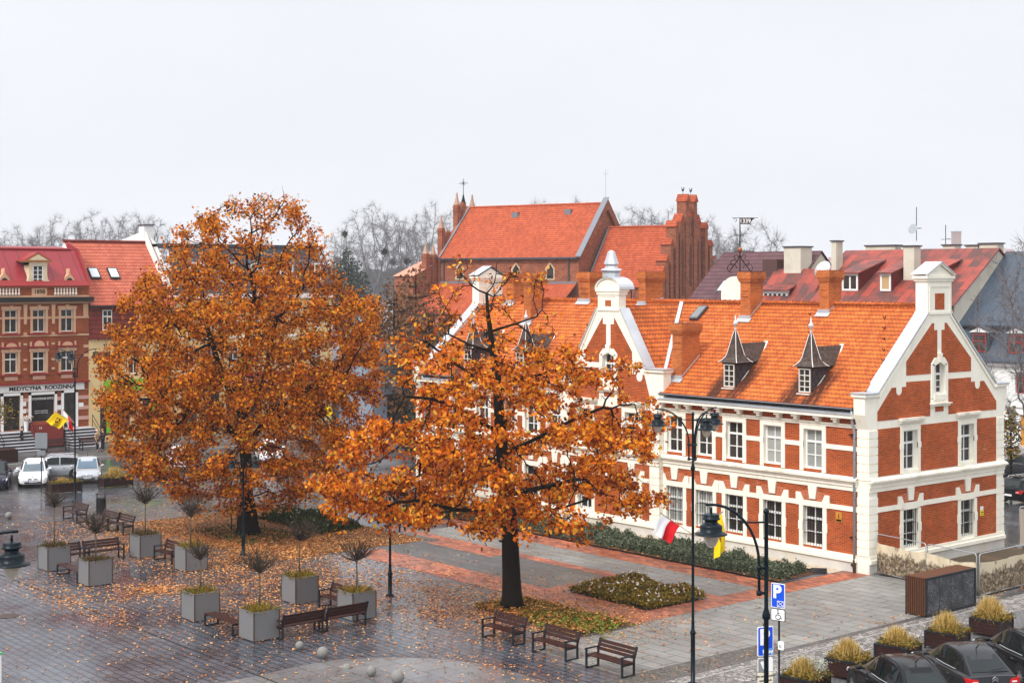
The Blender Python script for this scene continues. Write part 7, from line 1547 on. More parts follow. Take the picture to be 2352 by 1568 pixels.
        mb = MB(); mb.tube([(xr-0.015, 0.12*math.cos(a), zt_+0.065*math.sin(a)) for a in np.linspace(0, 2*math.pi, 21)], 0.012, 4); mb.tube([(xr-.015, -0.05, zt_-.045), (xr-.015, -0.03, zt_+.045)], .014, 4); mb.tube([(xr-.015, 0.03, zt_-.045), (xr-.015, 0.05, zt_+.045)], .014, 4); mb.tube([(xr-.015, -.04, zt_-.01), (xr-.015, .04, zt_+.01)], .012, 4); mb.build('emblem', 'chrome', t)
    elif emblem == 'ring':
        mb = MB(); mb.tube([(xf-0.03, 0.07*math.cos(a), bon*0.69+0.07*math.sin(a)) for a in np.linspace(0, 2*math.pi, 17)], 0.01, 4); mb.tube([(xf-.03, -0.1, bon*.69), (xf-.03, 0.1, bon*.69)], .01, 4); mb.build('emblem', 'chrome', t)
    for x, s in ((xf+0.02, 1), (xr-0.02, -1)):
        mb = MB(); zp = 0.42 if s > 0 else 0.55; mb.box(x-0.01, x+0.01, -0.26, 0.26, zp-0.055, zp+0.055); pl = mb.build('number_plate', 'swhite', t)
        if plate_txt: text(plate_txt, 0.11, (x+s*0.012, 0, zp), (R(90), 0, R(90*s)), 'sblack', pl)
        mb = MB(); mb.box(x-0.011, x+0.011, -0.26*s-0.0, -0.22*s, zp-0.056, zp+0.056); mb.build('plate_band', 'sblue', pl)
    mb = MB(); mb.tube([(rb1+0.25, 0, zr+0.02), (rb1+0.02, 0, zr+0.22)], [0.025, 0.008], 5); mb.build('aerial', 'plast', t)
    mb = MB(); mb.tube([(rb0+0.12, 0.0, belt+0.14), (rb0+0.18, -0.42, belt+0.19)], 0.014, 4); mb.build('rear_wiper', 'plast', t)
    return t
PB = paint('black_car_paint', (0.008, 0.009, 0.011), 0.10); PG_ = paint('dark_grey_car_paint', (0.035, 0.037, 0.042), 0.14, 0.4); PW = paint('white_car_paint', (0.74, 0.75, 0.77), 0.2); PS = paint('silver_car_paint', (0.42, 0.44, 0.47), 0.22, 0.5); PN = paint('navy_car_paint', (0.012, 0.016, 0.032), 0.12)
HD = R(150)
car('black sports utility car nearest the parking signs, cut by the bottom edge', (13.05, -16.05, 0), HD, 4.45, 1.86, 1.62, PB, 'suv', '', 'oval', suv=1.0)
car('dark grey hatchback with red tail lights and double chevron badge, between two black cars', (13.05, -12.75, 0), HD, 4.33, 1.80, 1.49, PG_, 'hatch', '', 'chevron')
car('third black car at the right edge beside the tallest straw grass', (13.45, -9.75, 0), HD, 4.4, 1.82, 1.56, PB, 'suv', '', None, suv=0.5)
q = gp(1850, 1690); car('silver car of which only the roof shows at the bottom edge', (q.x, q.y, 0), HD, 4.3, 1.76, 1.45, PS, 'hatch', '')
H2 = R(-25); hv2 = Vector((math.cos(H2), math.sin(H2), 0))
def front_at(px, py, L, off=0): p = gp(px, py); return p - hv2*(L/2)
p = front_at(75, 1121, 4.45); car('white car with black twin grille behind the low wooden planter on the left', (p.x, p.y, 0), H2, 4.45, 1.80, 1.54, PW, 'suv', 'CST 38AX', 'roundel', 'cglassb', suv=0.8)
p = front_at(200, 1112, 4.0); car('silver hatchback facing the square, right of the tall lamp post', (p.x, p.y, 0), H2, 4.0, 1.74, 1.49, PS, 'hatch', 'CST 3045A', 'ring', 'cglassb')
p = front_at(338, 1093, 4.3); car('navy car mostly hidden by the lowest oak leaves', (p.x, p.y, 0), H2, 4.3, 1.78, 1.48, PN, 'hatch', '', 'ring')
p = front_at(420, 1084, 4.3); car('white car behind the oak crown, left of its trunk', (p.x, p.y, 0), H2, 4.3, 1.78, 1.50, PW, 'hatch', '', 'ring', 'cglassb')
p = front_at(625, 1065, 4.3); car('white car behind the oak crown, right of its trunk', (p.x, p.y, 0), H2, 4.3, 1.78, 1.48, PW, 'sedan', '', 'ring', 'cglassb')
p = front_at(-18, 1128, 4.4); car('dark blue car cut by the left edge', (p.x, p.y, 0), H2, 4.4, 1.8, 1.55, PN, 'suv', '', None)
a, b = gp(52, 1107), gp(193, 1086); p = gp(118, 1097); car('silver estate car standing side on behind the white car', (p.x, p.y, 0), YAW+R(194), 4.65, 1.79, 1.47, PS, 'wagon', 'CST 10P', 'ring')
p = gp(832, 1022); car('white car side on between the two oak crowns', (p.x, p.y, 0), math.atan2(a.y-b.y, a.x-b.x), 4.3, 1.78, 1.5, PW, 'hatch', '', None)
p = gp(2335, 1095); car('grey car at the right edge beyond the gable', (p.x, p.y+0.5, 0), R(185), 4.4, 1.8, 1.48, PG_, 'sedan', '')
p = gp(2372, 1150); car('black estate car with lit red tail light at the right edge', (p.x, p.y, 0), R(85), 4.6, 1.8, 1.5, PB, 'wagon', '')
p = gp(2349, 1062); car('bright blue car just showing at the right edge', (p.x+1.4, p.y+1.5, 0), R(185), 4.2, 1.78, 1.5, paint('bright_blue_car_paint', (0.01, 0.11, 0.45), 0.15), 'hatch', '')
# bicycles by the far kerb
def bicycle(label, loc, rot, col):
    t = thing('bicycle', label, 'bicycle', loc, rot, 'bicycles at the far kerb'); m = plain('bike_paint', col, 0.3)
    mb = MB(); mb.tube([(-0.5, 0, 0.34), (-0.1, 0, 0.3), (0.35, 0, 0.75), (-0.22, 0, 0.80), (-0.5, 0, 0.34)], 0.02, 5); mb.tube([(-0.1, 0, 0.3), (-0.25, 0, 0.95)], 0.018, 5); mb.tube([(0.55, 0, 0.34), (0.35, 0, 0.75), (0.30, 0, 1.0)], 0.02, 5); mb.build('frame', m, t)
    for x in (-0.5, 0.55): mb = MB(); mb.tube([(x+0.33*math.cos(a), 0, 0.34+0.33*math.sin(a)) for a in np.linspace(0, 2*math.pi, 21)], 0.018, 5); [mb.tube([(x, 0, 0.34), (x+0.32*math.cos(a), 0, 0.34+0.32*math.sin(a))], 0.004, 3) for a in np.linspace(0, 6.28, 12)]; mb.build('wheel', 'tyre', t)
    mb = MB(); mb.ell((-0.27, 0, 0.98), (0.13, 0.07, 0.035), 0, 8, 6); mb.build('saddle', 'plast', t)
    mb = MB(); mb.tube([(0.25, -0.28, 1.05), (0.32, 0, 1.0), (0.25, 0.28, 1.05)], 0.015, 5); mb.build('handlebar', 'chrome', t)
p = gp(792, 1012); bicycle('white bicycle parked left of the white car between the oak crowns', (p.x, p.y, 0), R(75), (0.7, 0.7, 0.7)); p = gp(806, 1006); bicycle('dark bicycle parked beside the white bicycle', (p.x, p.y, 0), R(65), (0.05, 0.05, 0.06))

# ================================================================ people
MT['skin'] = plain('skin', (0.55, 0.34, 0.25), 0.6, var=0.06)
def skinmesh(name, joints, edges, mat, par, sub=2):
    me = bpy.data.meshes.new(name); me.from_pydata([j[0] for j in joints], edges, []); o = bpy.data.objects.new(name, me); COL.objects.link(o); o.parent = par
    sk = o.modifiers.new('skin', 'SKIN'); me.skin_vertices.new() if not me.skin_vertices else None
    for i, j in enumerate(joints):
        r = j[1]; me.skin_vertices[0].data[i].radius = r if hasattr(r, '__len__') else (r, r)
    me.skin_vertices[0].data[0].use_root = True; sk.use_smooth_shade = True
    ss = o.modifiers.new('sub', 'SUBSURF'); ss.levels = sub; ss.render_levels = sub; me.materials.append(MT[mat] if isinstance(mat, str) else mat); return o
def person(label, loc, rot, H, coat, trou, hair, coatlen=0.5, stride=0.22, shoe='sblack', bag=None, hood=None, armf=0.12):
    """faces local -Y, mid-stride"""
    t = thing('person', label, 'person', loc, rot); k = H/1.75; s = stride
    J = lambda x, y, z: (x*k, y*k, z*k)
    hip = 0.92; kn = 0.49
    Jt = [(J(0, 0, 0.98), (.12*k, .09*k)), (J(0, 0, 1.18), (.12*k, .085*k)), (J(0, 0.0, 1.38), (.15*k, .09*k)), (J(0, 0, 1.50), .055*k), (J(0, -0.015, 1.58), (.062*k, .07*k)), (J(0, -0.02, 1.68), (.075*k, .09*k)), (J(0, -0.01, 1.745), (.045*k, .055*k)),
          (J(-.18, 0, 1.42), .055*k), (J(-.235, s*.5, 1.14), .042*k), (J(-.23, s*.4-armf, .90), .032*k), (J(-.225, s*.35-armf-.02, .83), (.018*k, .035*k)), (J(-.22, s*.3-armf-.03, .75), (.01*k, .022*k)),
          (J(.18, 0, 1.42), .055*k), (J(.235, -s*.4, 1.14), .042*k), (J(.23, -s*.5-armf, .92), .032*k), (J(.225, -s*.55-armf-.02, .85), (.018*k, .035*k)), (J(.22, -s*.6-armf-.03, .77), (.01*k, .022*k)),
          (J(-.09, 0, hip), .09*k), (J(-.095, -s*.55-.02, kn), .06*k), (J(-.095, -s*.75, .10), .04*k), (J(-.095, -s*.75-.14, .035), .035*k),
          (J(.09, 0, hip), .09*k), (J(.095, s*.35-.04, kn), .06*k), (J(.095, s*.9, .13), .04*k), (J(.095, s*.9-.12, .04), .035*k)]
    E_ = [(0, 1), (1, 2), (2, 3), (3, 4), (4, 5), (5, 6), (2, 7), (7, 8), (8, 9), (9, 10), (10, 11), (2, 12), (12, 13), (13, 14), (14, 15), (15, 16), (0, 17), (17, 18), (18, 19), (19, 20), (0, 21), (21, 22), (22, 23), (23, 24)]
    body = skinmesh('body', Jt, E_, 'skin', t)
    mb = MB()
    for sgn in (-1, 1): mb.ell((sgn*0.028*k, -0.104*k, 1.675*k), (.010*k, .008*k, .008*k), 0, 6, 5); mb.ell((sgn*0.078*k, -0.01*k, 1.66*k), (.012*k, .022*k, .03*k), 0, 6, 5)
    mb.ell((0, -0.113*k, 1.645*k), (.012*k, .018*k, .022*k), 0, 6, 5); mb.build('face', 'skin', body, smooth=True)
    f = 1.28; zb = coatlen
    C = [(J(0, 0, 1.10), (.155*k, .115*k)), (J(0, 0, 1.38), (.175*k, .115*k)), (J(0, 0, 1.47), (.09*k, .08*k)), (J(0, 0, zb+0.12), (.165*k, .135*k)), (J(0, 0, zb), (.165*k, .14*k))] + [(j[0], (j[1] if not hasattr(j[1], '__len__') else max(j[1]))*f) for j in (Jt[7], Jt[8], Jt[9], Jt[12], Jt[13], Jt[14])]
    skinmesh('coat', C, [(0, 1), (1, 2), (0, 3), (3, 4), (1, 5), (5, 6), (6, 7), (1, 8), (8, 9), (9, 10)], coat, t)
    Tj = [(J(0, 0, .97), (.13*k, .10*k))] + [(Jt[i][0], Jt[i][1]*1.16) for i in (17, 18, 19, 21, 22, 23)]
    skinmesh('trousers', Tj, [(0, 1), (1, 2), (2, 3), (0, 4), (4, 5), (5, 6)], trou, t)
    for i, j in ((19, 20), (23, 24)):
        a, b = Vector(Jt[i][0]), Vector(Jt[j][0]); skinmesh('shoe', [(a+Vector((0, .02*k, -.05*k)), .05*k), (b, .045*k), (b+Vector((0, -.06*k, -.005)), .035*k)], [(0, 1), (1, 2)], shoe, t)
    mb = MB(); mb.ell((0, 0.015*k, 1.70*k), (.088*k, .098*k, .085*k), 0, 12, 8); mb.build('hair' if not hood else 'hood', hair, t, smooth=True)
    if bag: mb = MB(); q = Vector(Jt[16][0]); mb.box(q.x-.03, q.x+.05, q.y-.16, q.y+.16, q.z-.42, q.z-.05); mb.tube([(q.x, q.y-.1, q.z-.06), (q.x, q.y, q.z+.03), (q.x, q.y+.1, q.z-.06)], .01, 4); o = mb.build('carried_bag', bag); o.location = t.location; o.rotation_euler = t.rotation_euler; tag(o, 'pale shopping bag in the hand of the person behind the beige coat', 'bag')
    return t
cb = plain('black_jacket', (0.012, 0.012, 0.014), 0.8); dk = plain('dark_trousers', (0.014, 0.015, 0.022), 0.85)
p = gp(50, 1034, 0.12); person('person in a black jacket walking left past the clinic steps', (p.x, p.y, 0.12), R(-15), 1.78, cb, dk, 'sblack', 0.62, 0.25, 'fwhite')
p = gp(223, 1037, 0.12); person('person in a long beige quilted coat with a pale cap by the right steps', (p.x, p.y, 0.12), R(120), 1.62, plain('beige_quilted_coat', (0.40, 0.25, 0.15), 0.8, var=0.25, scale=12), dk, plain('pale_cap', (0.65, 0.56, 0.45), 0.9), 0.52, 0.06)
p = gp(236, 1036, 0.12); person('person in dark clothes with a pale bag, half hidden by oak leaves', (p.x, p.y, 0.12), R(-60), 1.70, plain('dark_blue_coat', (0.02, 0.03, 0.05), 0.8), dk, 'sblack', 0.6, 0.08, bag='fwhite')
p = gp(924, 1227); person('person in a mustard yellow coat walking behind the low lamp, half hidden by leaves', (p.x, p.y, 0), R(35), 1.68, plain('mustard_coat', (0.42, 0.30, 0.03), 0.8), dk, plain('brown_hair', (0.06, 0.03, 0.015), 0.7), 0.58, 0.24, plain('tan_boot', (0.45, 0.3, 0.18), 0.6))
# flower pot by the clinic door
mb = MB(); mb.lathe([(0.14, 0), (0.22, 0.75), (0.25, 0.78), (0.2, 0.72)], 14); t = thing('flower_pot', 'tall white pot with pale flowers at the top of the clinic steps', 'flower pot', (XF+0.45, -9.15, 1.44)); mb.build('pot', 'white', t)
r = np.random.default_rng(4); q = r.normal(size=(260, 3))*[0.16, 0.16, 0.1]+[0, 0, 0.95]; leafmesh('flowers', q, 0.09, 'petal', t, seed=2, w=0.9)
p = gp(2, 1572); t = thing('white_box', 'white box with a green lid just showing at the bottom left corner', 'box', (p.x-0.40, p.y-0.42, 0), 0); mb = MB(); mb.box(-0.5, 0.5, -0.4, 0.4, 0, 1.0); mb.build('box', 'white', t); mb = MB(); mb.box(-0.52, 0.52, -0.42, 0.42, 1.0, 1.06); mb.build('lid', plain('green_lid', (0.05, 0.45, 0.12), 0.4), t)
# ================================================================ trees
def colonize(attr, nodes, par, D=0.45, infl=4.0, kill=0.8, iters=90, jit=0.12, trop=(0, 0, 0.05), seed=0):
    r = np.random.default_rng(seed); A = np.asarray(attr, float); N = [np.array(n, float) for n in nodes]; Pn = list(par)
    best = np.full(len(A), 1e9); bi = np.zeros(len(A), int); alive = np.ones(len(A), bool); start = 0
    for it in range(iters):
        for i in range(start, len(N)):
            d = np.linalg.norm(A-N[i], axis=1); m = d < best; best[m] = d[m]; bi[m] = i
        start = len(N); alive &= best > kill
        act = alive & (best < infl)
        if not act.any():
            if not alive.any(): break
            infl *= 1.4; 
            if infl > 30: break
            continue
        new = []
        for i in np.unique(bi[act]):
            s = A[act & (bi == i)]-N[i]; s /= np.linalg.norm(s, axis=1)[:, None]; v = s.mean(0)+np.array(trop)+r.normal(size=3)*jit; l = np.linalg.norm(v)
            if l < 1e-3: continue
            new.append((N[i]+v/l*D, i))
        for p, i in new: N.append(p); Pn.append(i)
        if len(N) > 9000: break
    return np.array(N), np.array(Pn)
def radii(N, Pn, r0, e=2.3, rmax=None):
    n = len(N); acc = np.zeros(n); ch = np.bincount(Pn[Pn >= 0], minlength=n)
    for i in range(n-1, -1, -1):
        if ch[i] == 0: acc[i] = r0**e
        if Pn[i] >= 0: acc[Pn[i]] += acc[i]
    R_ = acc**(1/e)
    if rmax: R_ = R_*(rmax/R_[0]) if False else np.minimum(R_, rmax)
    return R_, ch
def skeleton(N, Pn, R_, mb=None, thin=4):
    mb = mb or MB(); n = len(N); kids = [[] for _ in range(n)]
    for i, p in enumerate(Pn):
        if p >= 0: kids[p].append(i)
    stack = [(0, None)]
    while stack:
        s, pr = stack.pop(); path = ([N[pr]] if pr is not None else [])+[N[s]]; rad = ([min(R_[s]*1.25, R_[pr])] if pr is not None else [])+[R_[s]]; c = s
        while kids[c]:
            k = sorted(kids[c], key=lambda j: -R_[j]); [stack.append((j, c)) for j in k[1:]]; c = k[0]; path.append(N[c]); rad.append(R_[c])
        mx = max(rad); mb.tube(path, rad, 10 if mx > 0.12 else 6 if mx > 0.05 else thin, cap=mx > 0.05) if len(path) > 1 else None
    return mb
def twigs(N, Pn, ch, R_, mb, lim, n, L, rad, seed, spread=0.8):
    r = np.random.default_rng(seed)
    for i in np.where(R_ < lim)[0]:
        d = N[i]-N[Pn[i]] if Pn[i] >= 0 else np.array([0, 0, 1.0]); d = d/max(1e-6, np.linalg.norm(d))
        for k in range(n):
            v = d+r.normal(size=3)*spread; v /= np.linalg.norm(v); l = L*r.uniform(0.5, 1.2); m = N[i]+v*l*0.5+r.normal(size=3)*l*0.08
            mb.tube([N[i], m, N[i]+v*l+np.array([0, 0, 0.08*l])], [rad, rad*0.8, rad*0.4], 3, cap=False)
def envelope(tab, n, seed, dep=0.9, shell=0.5):
    """tab: (z, left, right); points in the viewer's right / away directions"""
    r = np.random.default_rng(seed); zs = np.array([q[0] for q in tab]); l = np.array([q[1] for q in tab]); g_ = np.array([q[2] for q in tab]); o = []
    wts = (g_-l)**2; zz = np.linspace(zs.min(), zs.max(), 400); ww = np.interp(zz, zs, wts); ww /= ww.sum()
    while len(o) < n:
        z = r.choice(zz, p=ww)+r.normal()*0.05; a, b = np.interp(z, zs, l), np.interp(z, zs, g_); c, h = (a+b)/2, (b-a)/2
        rad = r.uniform(0, 1)**shell; w = r.uniform(0, 6.283); o.append((c+h*rad*math.cos(w), h*dep*rad*math.sin(w), z))
    return np.array(o)
def toworld(P): P = np.asarray(P); return P[:, :1]*np.array(RGT)[None]+P[:, 1:2]*np.array(FWD)[None]+P[:, 2:]*np.array([[0, 0, 1.0]])
# ---- the big oak on the left
O1 = gp(570, 1225); t = thing('oak_tree', 'large spreading oak with orange brown leaves and several dark limbs, on the left', 'tree', (O1.x, O1.y, 0))
tab = [(1.5, -4.2, 3.6), (2.4, -5.2, 4.8), (3.4, -6.4, 5.8), (4.5, -7.2, 6.2), (6.0, -7.6, 6.4), (8.0, -7.7, 6.9), (10.0, -7.6, 7.2), (11.5, -7.0, 7.0), (12.6, -6.2, 5.6), (13.6, -5.5, 4.3), (15.0, -4.2, 4.1), (16.3, -2.8, 3.6), (17.6, 0.0, 2.2)]
A = envelope(tab, 3000, 3, 0.85, 0.36)
r = np.random.default_rng(12); cc_ = envelope(tab, 60, 33, 0.9, 0.4); keep = np.ones(len(A), bool)
for c in cc_: keep &= np.linalg.norm((A-c)*[1, 1, 1.3], axis=1) > r.uniform(0.5, 1.05)
A = A[keep]
nodes = [(0, 0, 0), (0.0, 0, 0.45), (-0.02, 0, 1.2), (-0.05, 0, 2.0), (-0.08, 0, 2.8), (-0.1, 0, 3.6), (-0.15, 0, 4.4), (-0.2, 0, 5.2), (-0.25, 0, 5.9)]; par = list(range(-1, 8))
for sg, pts in ((0, [(-0.9, 0.2, 7.0), (-1.5, 0.4, 8.3), (-1.9, 0.5, 9.6), (-2.3, 0.5, 10.8)]), (1, [(0.5, -0.2, 7.0), (1.0, -0.4, 8.2), (1.2, -0.5, 9.6), (1.5, -0.4, 11.0)]), (2, [(-0.5, 0.0, 7.2), (-0.3, 0.1, 8.8), (0.0, 0.1, 10.4), (0.3, 0.1, 12.0)]), (3, [(1.2, 0.5, 6.2), (2.4, 0.9, 6.9), (3.6, 1.2, 7.8)]), (4, [(-1.4, -0.4, 6.0), (-2.8, -0.7, 6.4), (-4.2, -0.9, 7.0)])):
    pr = 8 if sg < 3 else 6
    for p in pts: nodes.append(p); par.append(pr); pr = len(nodes)-1
N, Pn = colonize(A, nodes, par, 0.42, 3.2, 0.62, 120, 0.16, (0, 0, 0.03), 5)
Rr, ch = radii(N, Pn, 0.019, 2.35, 0.46); Rr[0] = 0.72; Rr[1] = 0.53; Rr[2] = 0.46
mb = skeleton(N, Pn, Rr); twigs(N, Pn, ch, Rr, mb, 0.03, 2, 0.55, 0.010, 2)
mb.xf(Matrix(((RGT.x, FWD.x, 0, 0), (RGT.y, FWD.y, 0, 0), (0, 0, 1, 0), (0, 0, 0, 1)))); mb.build('trunk', 'bark', t, smooth=True, uv=False)
def foliage(N, Rr, lim, per, sp, Lf, mat, par, seed, dens=None, name='crown', flat=0.7):
    r = np.random.default_rng(seed); idx = np.where(Rr < lim)[0]; P = []
    for i in idx:
        k = per if dens is None else int(round(per*dens(N[i], r)))
        if k > 0: P.append(N[i]+r.normal(size=(k, 3))*[sp, sp, sp*flat])
    P = np.concatenate(P); leafmesh(name, toworld(P), r.uniform(Lf*0.75, Lf*1.2, len(P)), mat, par, seed=seed+1, w=0.62, up=0.25); return len(P)
n1 = foliage(N, Rr, 0.034, 42, 0.24, 0.165, 'oakleaf2', t, 60, lambda p, r: r.choice([0.1, 0.6, 1.2, 1.9])*(0.75 if p[2] > 13.5 else 1.0))
# ---- the front oak
O2 = gp(1176, 1398); t = thing('oak_tree', 'smaller orange oak with straight dark trunk and thin half bare top, in the middle', 'tree', (O2.x, O2.y, 0))
tab = [(3.3, -5.5, 4.2), (4.2, -7.0, 5.4), (5.2, -7.2, 5.8), (6.2, -6.6, 5.9), (7.2, -5.6, 5.9), (8.3, -4.9, 5.3), (9.2, -4.6, 4.4), (10.2, -4.8, 3.0), (11.2, -4.2, 2.3), (12.4, -3.5, 1.9), (13.9, -2.2, 0.8)]
r = np.random.default_rng(31); cl = envelope(tab, 150, 32, 0.85, 0.42); A = np.concatenate([c+r.normal(size=(15, 3))*[0.62, 0.62, 0.16] for c in cl])
lead = [(0, 0, 0), (0, 0, 0.5), (-0.02, 0, 1.2), (-0.05, 0, 2.0), (-0.08, 0, 2.9), (-0.15, 0, 3.7), (-0.22, 0, 4.5), (-0.3, 0, 5.3), (-0.38, 0, 6.1), (-0.45, 0, 6.9), (-0.5, 0, 7.7), (-0.55, 0, 8.5), (-0.62, 0, 9.3), (-0.75, 0, 10.1), (-0.85, 0, 10.9), (-0.95, 0.05, 11.6), (-1.0, 0.05, 12.4)]
nodes = list(lead); par = list(range(-1, len(lead)-1))
for b, pts in ((5, [(-1.1, -.3, 3.9), (-2.2, -.6, 4.0), (-3.4, -.8, 4.3)]), (5, [(0.9, .2, 3.75), (2.0, .5, 3.9), (3.0, .7, 4.2)]), (6, [(0.7, -.8, 4.8), (1.6, -1.6, 5.1), (2.4, -2.4, 5.4)]), (7, [(-1.2, .6, 5.7), (-2.2, 1.2, 6.0), (-3.4, 1.8, 6.2)]), (8, [(0.6, .2, 6.5), (1.6, .3, 7.0), (2.6, .3, 7.5), (3.6, .2, 7.9)]), (9, [(-1.3, -.2, 7.4), (-2.2, -.3, 8.0), (-3.2, -.4, 8.3), (-4.2, -.5, 8.4)]), (11, [(-1.4, -.1, 9.1), (-2.3, -.2, 9.7), (-3.2, -.3, 10.4)]), (11, [(0.4, .1, 9.0), (1.4, .2, 9.3), (2.4, .2, 9.5)]), (13, [(-1.7, 0, 10.4), (-2.5, .1, 10.8)]), (14, [(0.1, 0, 11.2), (1.0, 0, 11.5)])):
    pr = b
    for p in pts: nodes.append(p); par.append(pr); pr = len(nodes)-1
N, Pn = colonize(A, nodes, par, 0.36, 3.0, 0.5, 120, 0.2, (0, 0, 0.0), 8)
Rr, ch = radii(N, Pn, 0.015, 2.3, 0.40)
for i in range(len(lead)): Rr[i] = max(0.05, [0.52, 0.42, 0.38, 0.36, 0.345, 0.33, 0.30, 0.28, 0.26, 0.24, 0.22, 0.20, 0.17, 0.14, 0.11, 0.08, 0.06][i])
mb = skeleton(N, Pn, Rr); twigs(N, Pn, ch, Rr, mb, 0.024, 2, 0.45, 0.008, 4, 0.9)
mb.xf(Matrix(((RGT.x, FWD.x, 0, 0), (RGT.y, FWD.y, 0, 0), (0, 0, 1, 0), (0, 0, 0, 1)))); tr = mb.build('trunk', 'bark', t, smooth=True, uv=False)
mb = MB(); q = -RGT*0.42+Z*2.75; mb.tube([-RGT*0.2+Z*2.75, q], [0.16, 0.13], 8); mb.build('cut_stub', plain('pale_cut_wood', (0.30, 0.17, 0.08), 0.8), tr)
def d2(p, r):
    z = p[2]; f = 1.0 if z < 7.5 else max(0.10, 1.0-(z-7.5)*0.22)
    return f*r.choice([0.0, 0.3, 1.1, 2.1]) if z < 9 else (f*2.2 if r.random() < 0.45 else 0)
n2 = foliage(N, Rr, 0.026, 30, 0.20, 0.175, 'oakleaf', t, 70, d2, flat=0.6)
print('leaves', n1, n2)
# ---- bare trees: three kinds, copied
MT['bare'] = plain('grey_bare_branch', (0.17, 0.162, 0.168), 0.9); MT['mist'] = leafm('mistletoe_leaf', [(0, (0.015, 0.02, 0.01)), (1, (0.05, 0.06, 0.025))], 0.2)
def bare(seed, h, w, mist, loc, label, dens=560, low=0.25, twl=1.1):
    t = thing('bare_tree', label, 'tree', loc, 0, 'bare trees beyond the roofs'); r = np.random.default_rng(seed)
    tab = [(h*low, -w*0.3, w*0.3), (h*0.45, -w*0.85, w*0.85), (h*0.62, -w, w), (h*0.8, -w*0.8, w*0.8), (h*0.92, -w*0.5, w*0.5), (h, -w*0.12, w*0.12)]
    A = envelope(tab, dens, seed, 1.0, 0.45); nodes = [(0, 0, h*low*k/5) for k in range(6)]
    N, Pn = colonize(A, nodes, list(range(-1, 5)), h*0.028, h*0.3, h*0.05, 80, 0.16, (0, 0, 0.12), seed); Rr, ch = radii(N, Pn, h*0.0011, 2.2, h*0.02)
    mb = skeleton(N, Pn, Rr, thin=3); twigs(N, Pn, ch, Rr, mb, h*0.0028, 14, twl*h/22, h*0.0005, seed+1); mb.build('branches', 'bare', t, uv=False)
    for k in range(mist):
        i = r.choice(np.where((N[:, 2] > h*0.5) & (Rr < h*0.004))[0]); n = 160; d = r.normal(size=(n, 3)); s = r.uniform(0.6, 1.15)
        blades('mistletoe', np.tile(N[i], (n, 1))+r.normal(size=(n, 3))*0.1*s, d, r.uniform(0.5, 1.0, n)*s, 0.10, 'mist', t, seed=k, droop=0.0)
    return t
def at(px, d): return W0(px, d)
place = {0: [(138, 487, 195), (222, 478, 185), (40, 512, 180), (852, 460, 235), (1440, 468, 240)], 1: [(290, 480, 205), (345, 488, 215), (905, 482, 240), (1250, 452, 262), (1492, 470, 246), (1645, 528, 215), (1722, 498, 150)],
         2: [(1000, 458, 265), (955, 498, 230), (1320, 450, 275), (1535, 474, 252), (90, 515, 220), (-20, 525, 190), (1600, 470, 285), (785, 520, 215), (1690, 545, 240)]}
lab = {0: 'grey bare tree with dark mistletoe balls', 1: 'tall grey bare tree with fine upright twigs', 2: 'pale misty bare tree'}
where = {138: 'above the crimson roof', 222: 'above the salmon tiled roof', 40: 'at the far left above the brick tenement', 852: 'right of the big oak crown', 1440: 'behind the chancel roof', 290: 'left of the white chimney', 345: 'just left of the oak crown', 905: 'between oak and church', 1250: 'over the middle of the church ridge', 1492: 'over the chancel ridge', 1645: 'right of the stepped gable', 1722: 'behind the weather vane',
         1000: 'left of the church turrets', 955: 'well left of the church, smaller', 1320: 'over the right half of the church ridge', 1535: 'beside the stepped gable turrets', 90: 'low over the left roofs', -20: 'cut by the left edge', 1600: 'behind the stepped gable', 785: 'close to the right edge of the oak crown', 1690: 'right of the church, half faded'}
pr_ = {}
for k in (0, 1, 2):
    for i, (px, py, d) in enumerate(place[k]):
        d *= 1.45 if px != 1722 else 1.0
        hh = 13+(HZ-py)*d/FPX; H0 = 22.0; L_ = lab[k]+' '+where[px]
        if i == 0: pr_[k] = bare(300+k, H0, (7.0, 6.0, 6.5)[k], (6, 0, 0)[k], at(px, d), L_, 520)
        o = pr_[k] if i == 0 else dup(pr_[k], at(px, d), R(47*i+20*k), L_)
        o.scale = (hh/H0,)*3
# right edge tree, close
o = dup(pr_[1], W0(2395, 78), R(200), 'dark bare tree with budding twigs reaching in at the right edge', 15.8/22)
# brown trees between the oaks and church, evergreens, shrubs
def leafy(label, px, d, py, w, mat, n, seed, Lf, cat='tree', name='tree', zlow=0.15):
    h = 13+(HZ-py)*d/FPX; t = thing(name, label, cat, W0(px, d)); r = np.random.default_rng(seed)
    tab = [(h*zlow, -w*.5, w*.5), (h*.4, -w, w), (h*.7, -w*.8, w*.8), (h, -w*.1, w*.1)]; P = envelope(tab, n, seed, 1.0, 0.5)
    c = envelope(tab, 26, seed+5, 1.0, 0.6); k = np.ones(len(P), bool)
    for q in c: k &= np.linalg.norm(P-q, axis=1) > r.uniform(0.1, 0.22)*w
    leafmesh('crown', P[k], r.uniform(Lf*.7, Lf*1.3, k.sum()), mat, t, seed=seed, w=0.6)
    mb = MB(); mb.tube([(0, 0, 0), (0, 0, h*.5), (0, 0, h*.95)], [h*.018, h*.012, .03], 6)
    for i in range(26): a = r.uniform(0, 6.28); z = h*r.uniform(.2, .85); l = w*r.uniform(.5, 1.0)*(1-abs(z/h-.45)); mb.tube([(0, 0, z), (l*.5*math.cos(a), l*.5*math.sin(a), z+.1*l), (l*math.cos(a), l*math.sin(a), z+.3*l)], [h*.006, h*.004, .01], 4)
    mb.build('trunk', 'bark', t, uv=False); return t
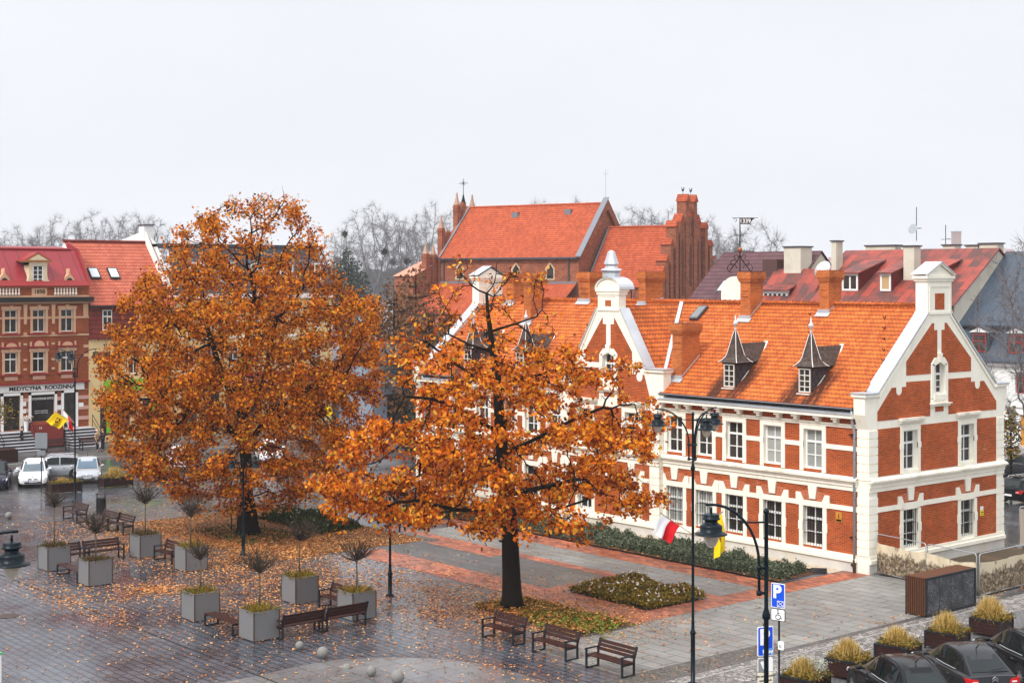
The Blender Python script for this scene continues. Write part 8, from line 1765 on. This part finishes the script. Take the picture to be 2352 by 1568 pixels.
MT['brown'] = leafm('brown_hazy_leaf', [(0, (0.06, 0.03, 0.02)), (0.6, (0.16, 0.075, 0.03)), (1, (0.26, 0.12, 0.04))], 0.25); MT['conif'] = leafm('dark_conifer', [(0, (0.012, 0.022, 0.014)), (1, (0.035, 0.05, 0.03))], 0.1)
leafy('dark evergreen tree right of the mansard building', 800, 290, 572, 5.0, 'conif', 3600, 1, 0.5); leafy('brown leaved tree behind the low grey shop', 905, 140, 640, 4.2, 'brown', 2600, 2, 0.35); leafy('tall brown leaved tree left of the church buttress', 955, 150, 600, 4.0, 'brown', 2200, 3, 0.35)
leafy('reddish brown tree in front of the church aisle', 985, 125, 700, 3.2, 'brown', 2000, 4, 0.3); leafy('brown half bare tree close to the left gable', 935, 130, 740, 3.0, 'brown', 1500, 5, 0.35); leafy('brown tree beside the far white cars', 870, 150, 700, 3.5, 'brown', 2200, 6, 0.3); leafy('small dark conifer by the road beyond the left gable', 948, 108, 930, 1.1, 'conif', 1600, 7, 0.22)
leafy('thin brown shrub behind the roof ridge left of the round pediment', 1375, 118, 632, 2.2, 'brown', 350, 8, 0.2, 'shrub', 'shrub', 0.5); leafy('thin brown shrub behind the roof ridge right of the round pediment', 1450, 122, 640, 2.0, 'brown', 250, 9, 0.2, 'shrub', 'shrub', 0.5)
leafy('small round green tree on a thin stem by the yellow doors', 2322, 92, 930, 1.1, 'olive', 900, 10, 0.18, zlow=0.75)
# far woods
mb = MB(); r = np.random.default_rng(2); n = 260
for row, (d, py) in enumerate(((900, 596), (1300, 601))):
    V = []; zt = 13+(HZ-py)*d/FPX
    for i in range(n+1):
        px = -300+3000*i/n; p = W0(px, d+40*math.sin(i*0.31)); hgt = max(2, zt*(0.82+0.12*math.sin(i*0.17+row)+0.07*math.sin(i*0.9)+0.05*r.normal()))
        for y, z in ((0, 0), (0, hgt*0.7), (10, hgt), (30, hgt*0.8), (40, 0)): q = p+FWD*y; V.append((q.x, q.y, z))
    mb.add(V, [(i*5+k, (i+1)*5+k, (i+1)*5+k+1, i*5+k+1) for i in range(n) for k in range(4)])
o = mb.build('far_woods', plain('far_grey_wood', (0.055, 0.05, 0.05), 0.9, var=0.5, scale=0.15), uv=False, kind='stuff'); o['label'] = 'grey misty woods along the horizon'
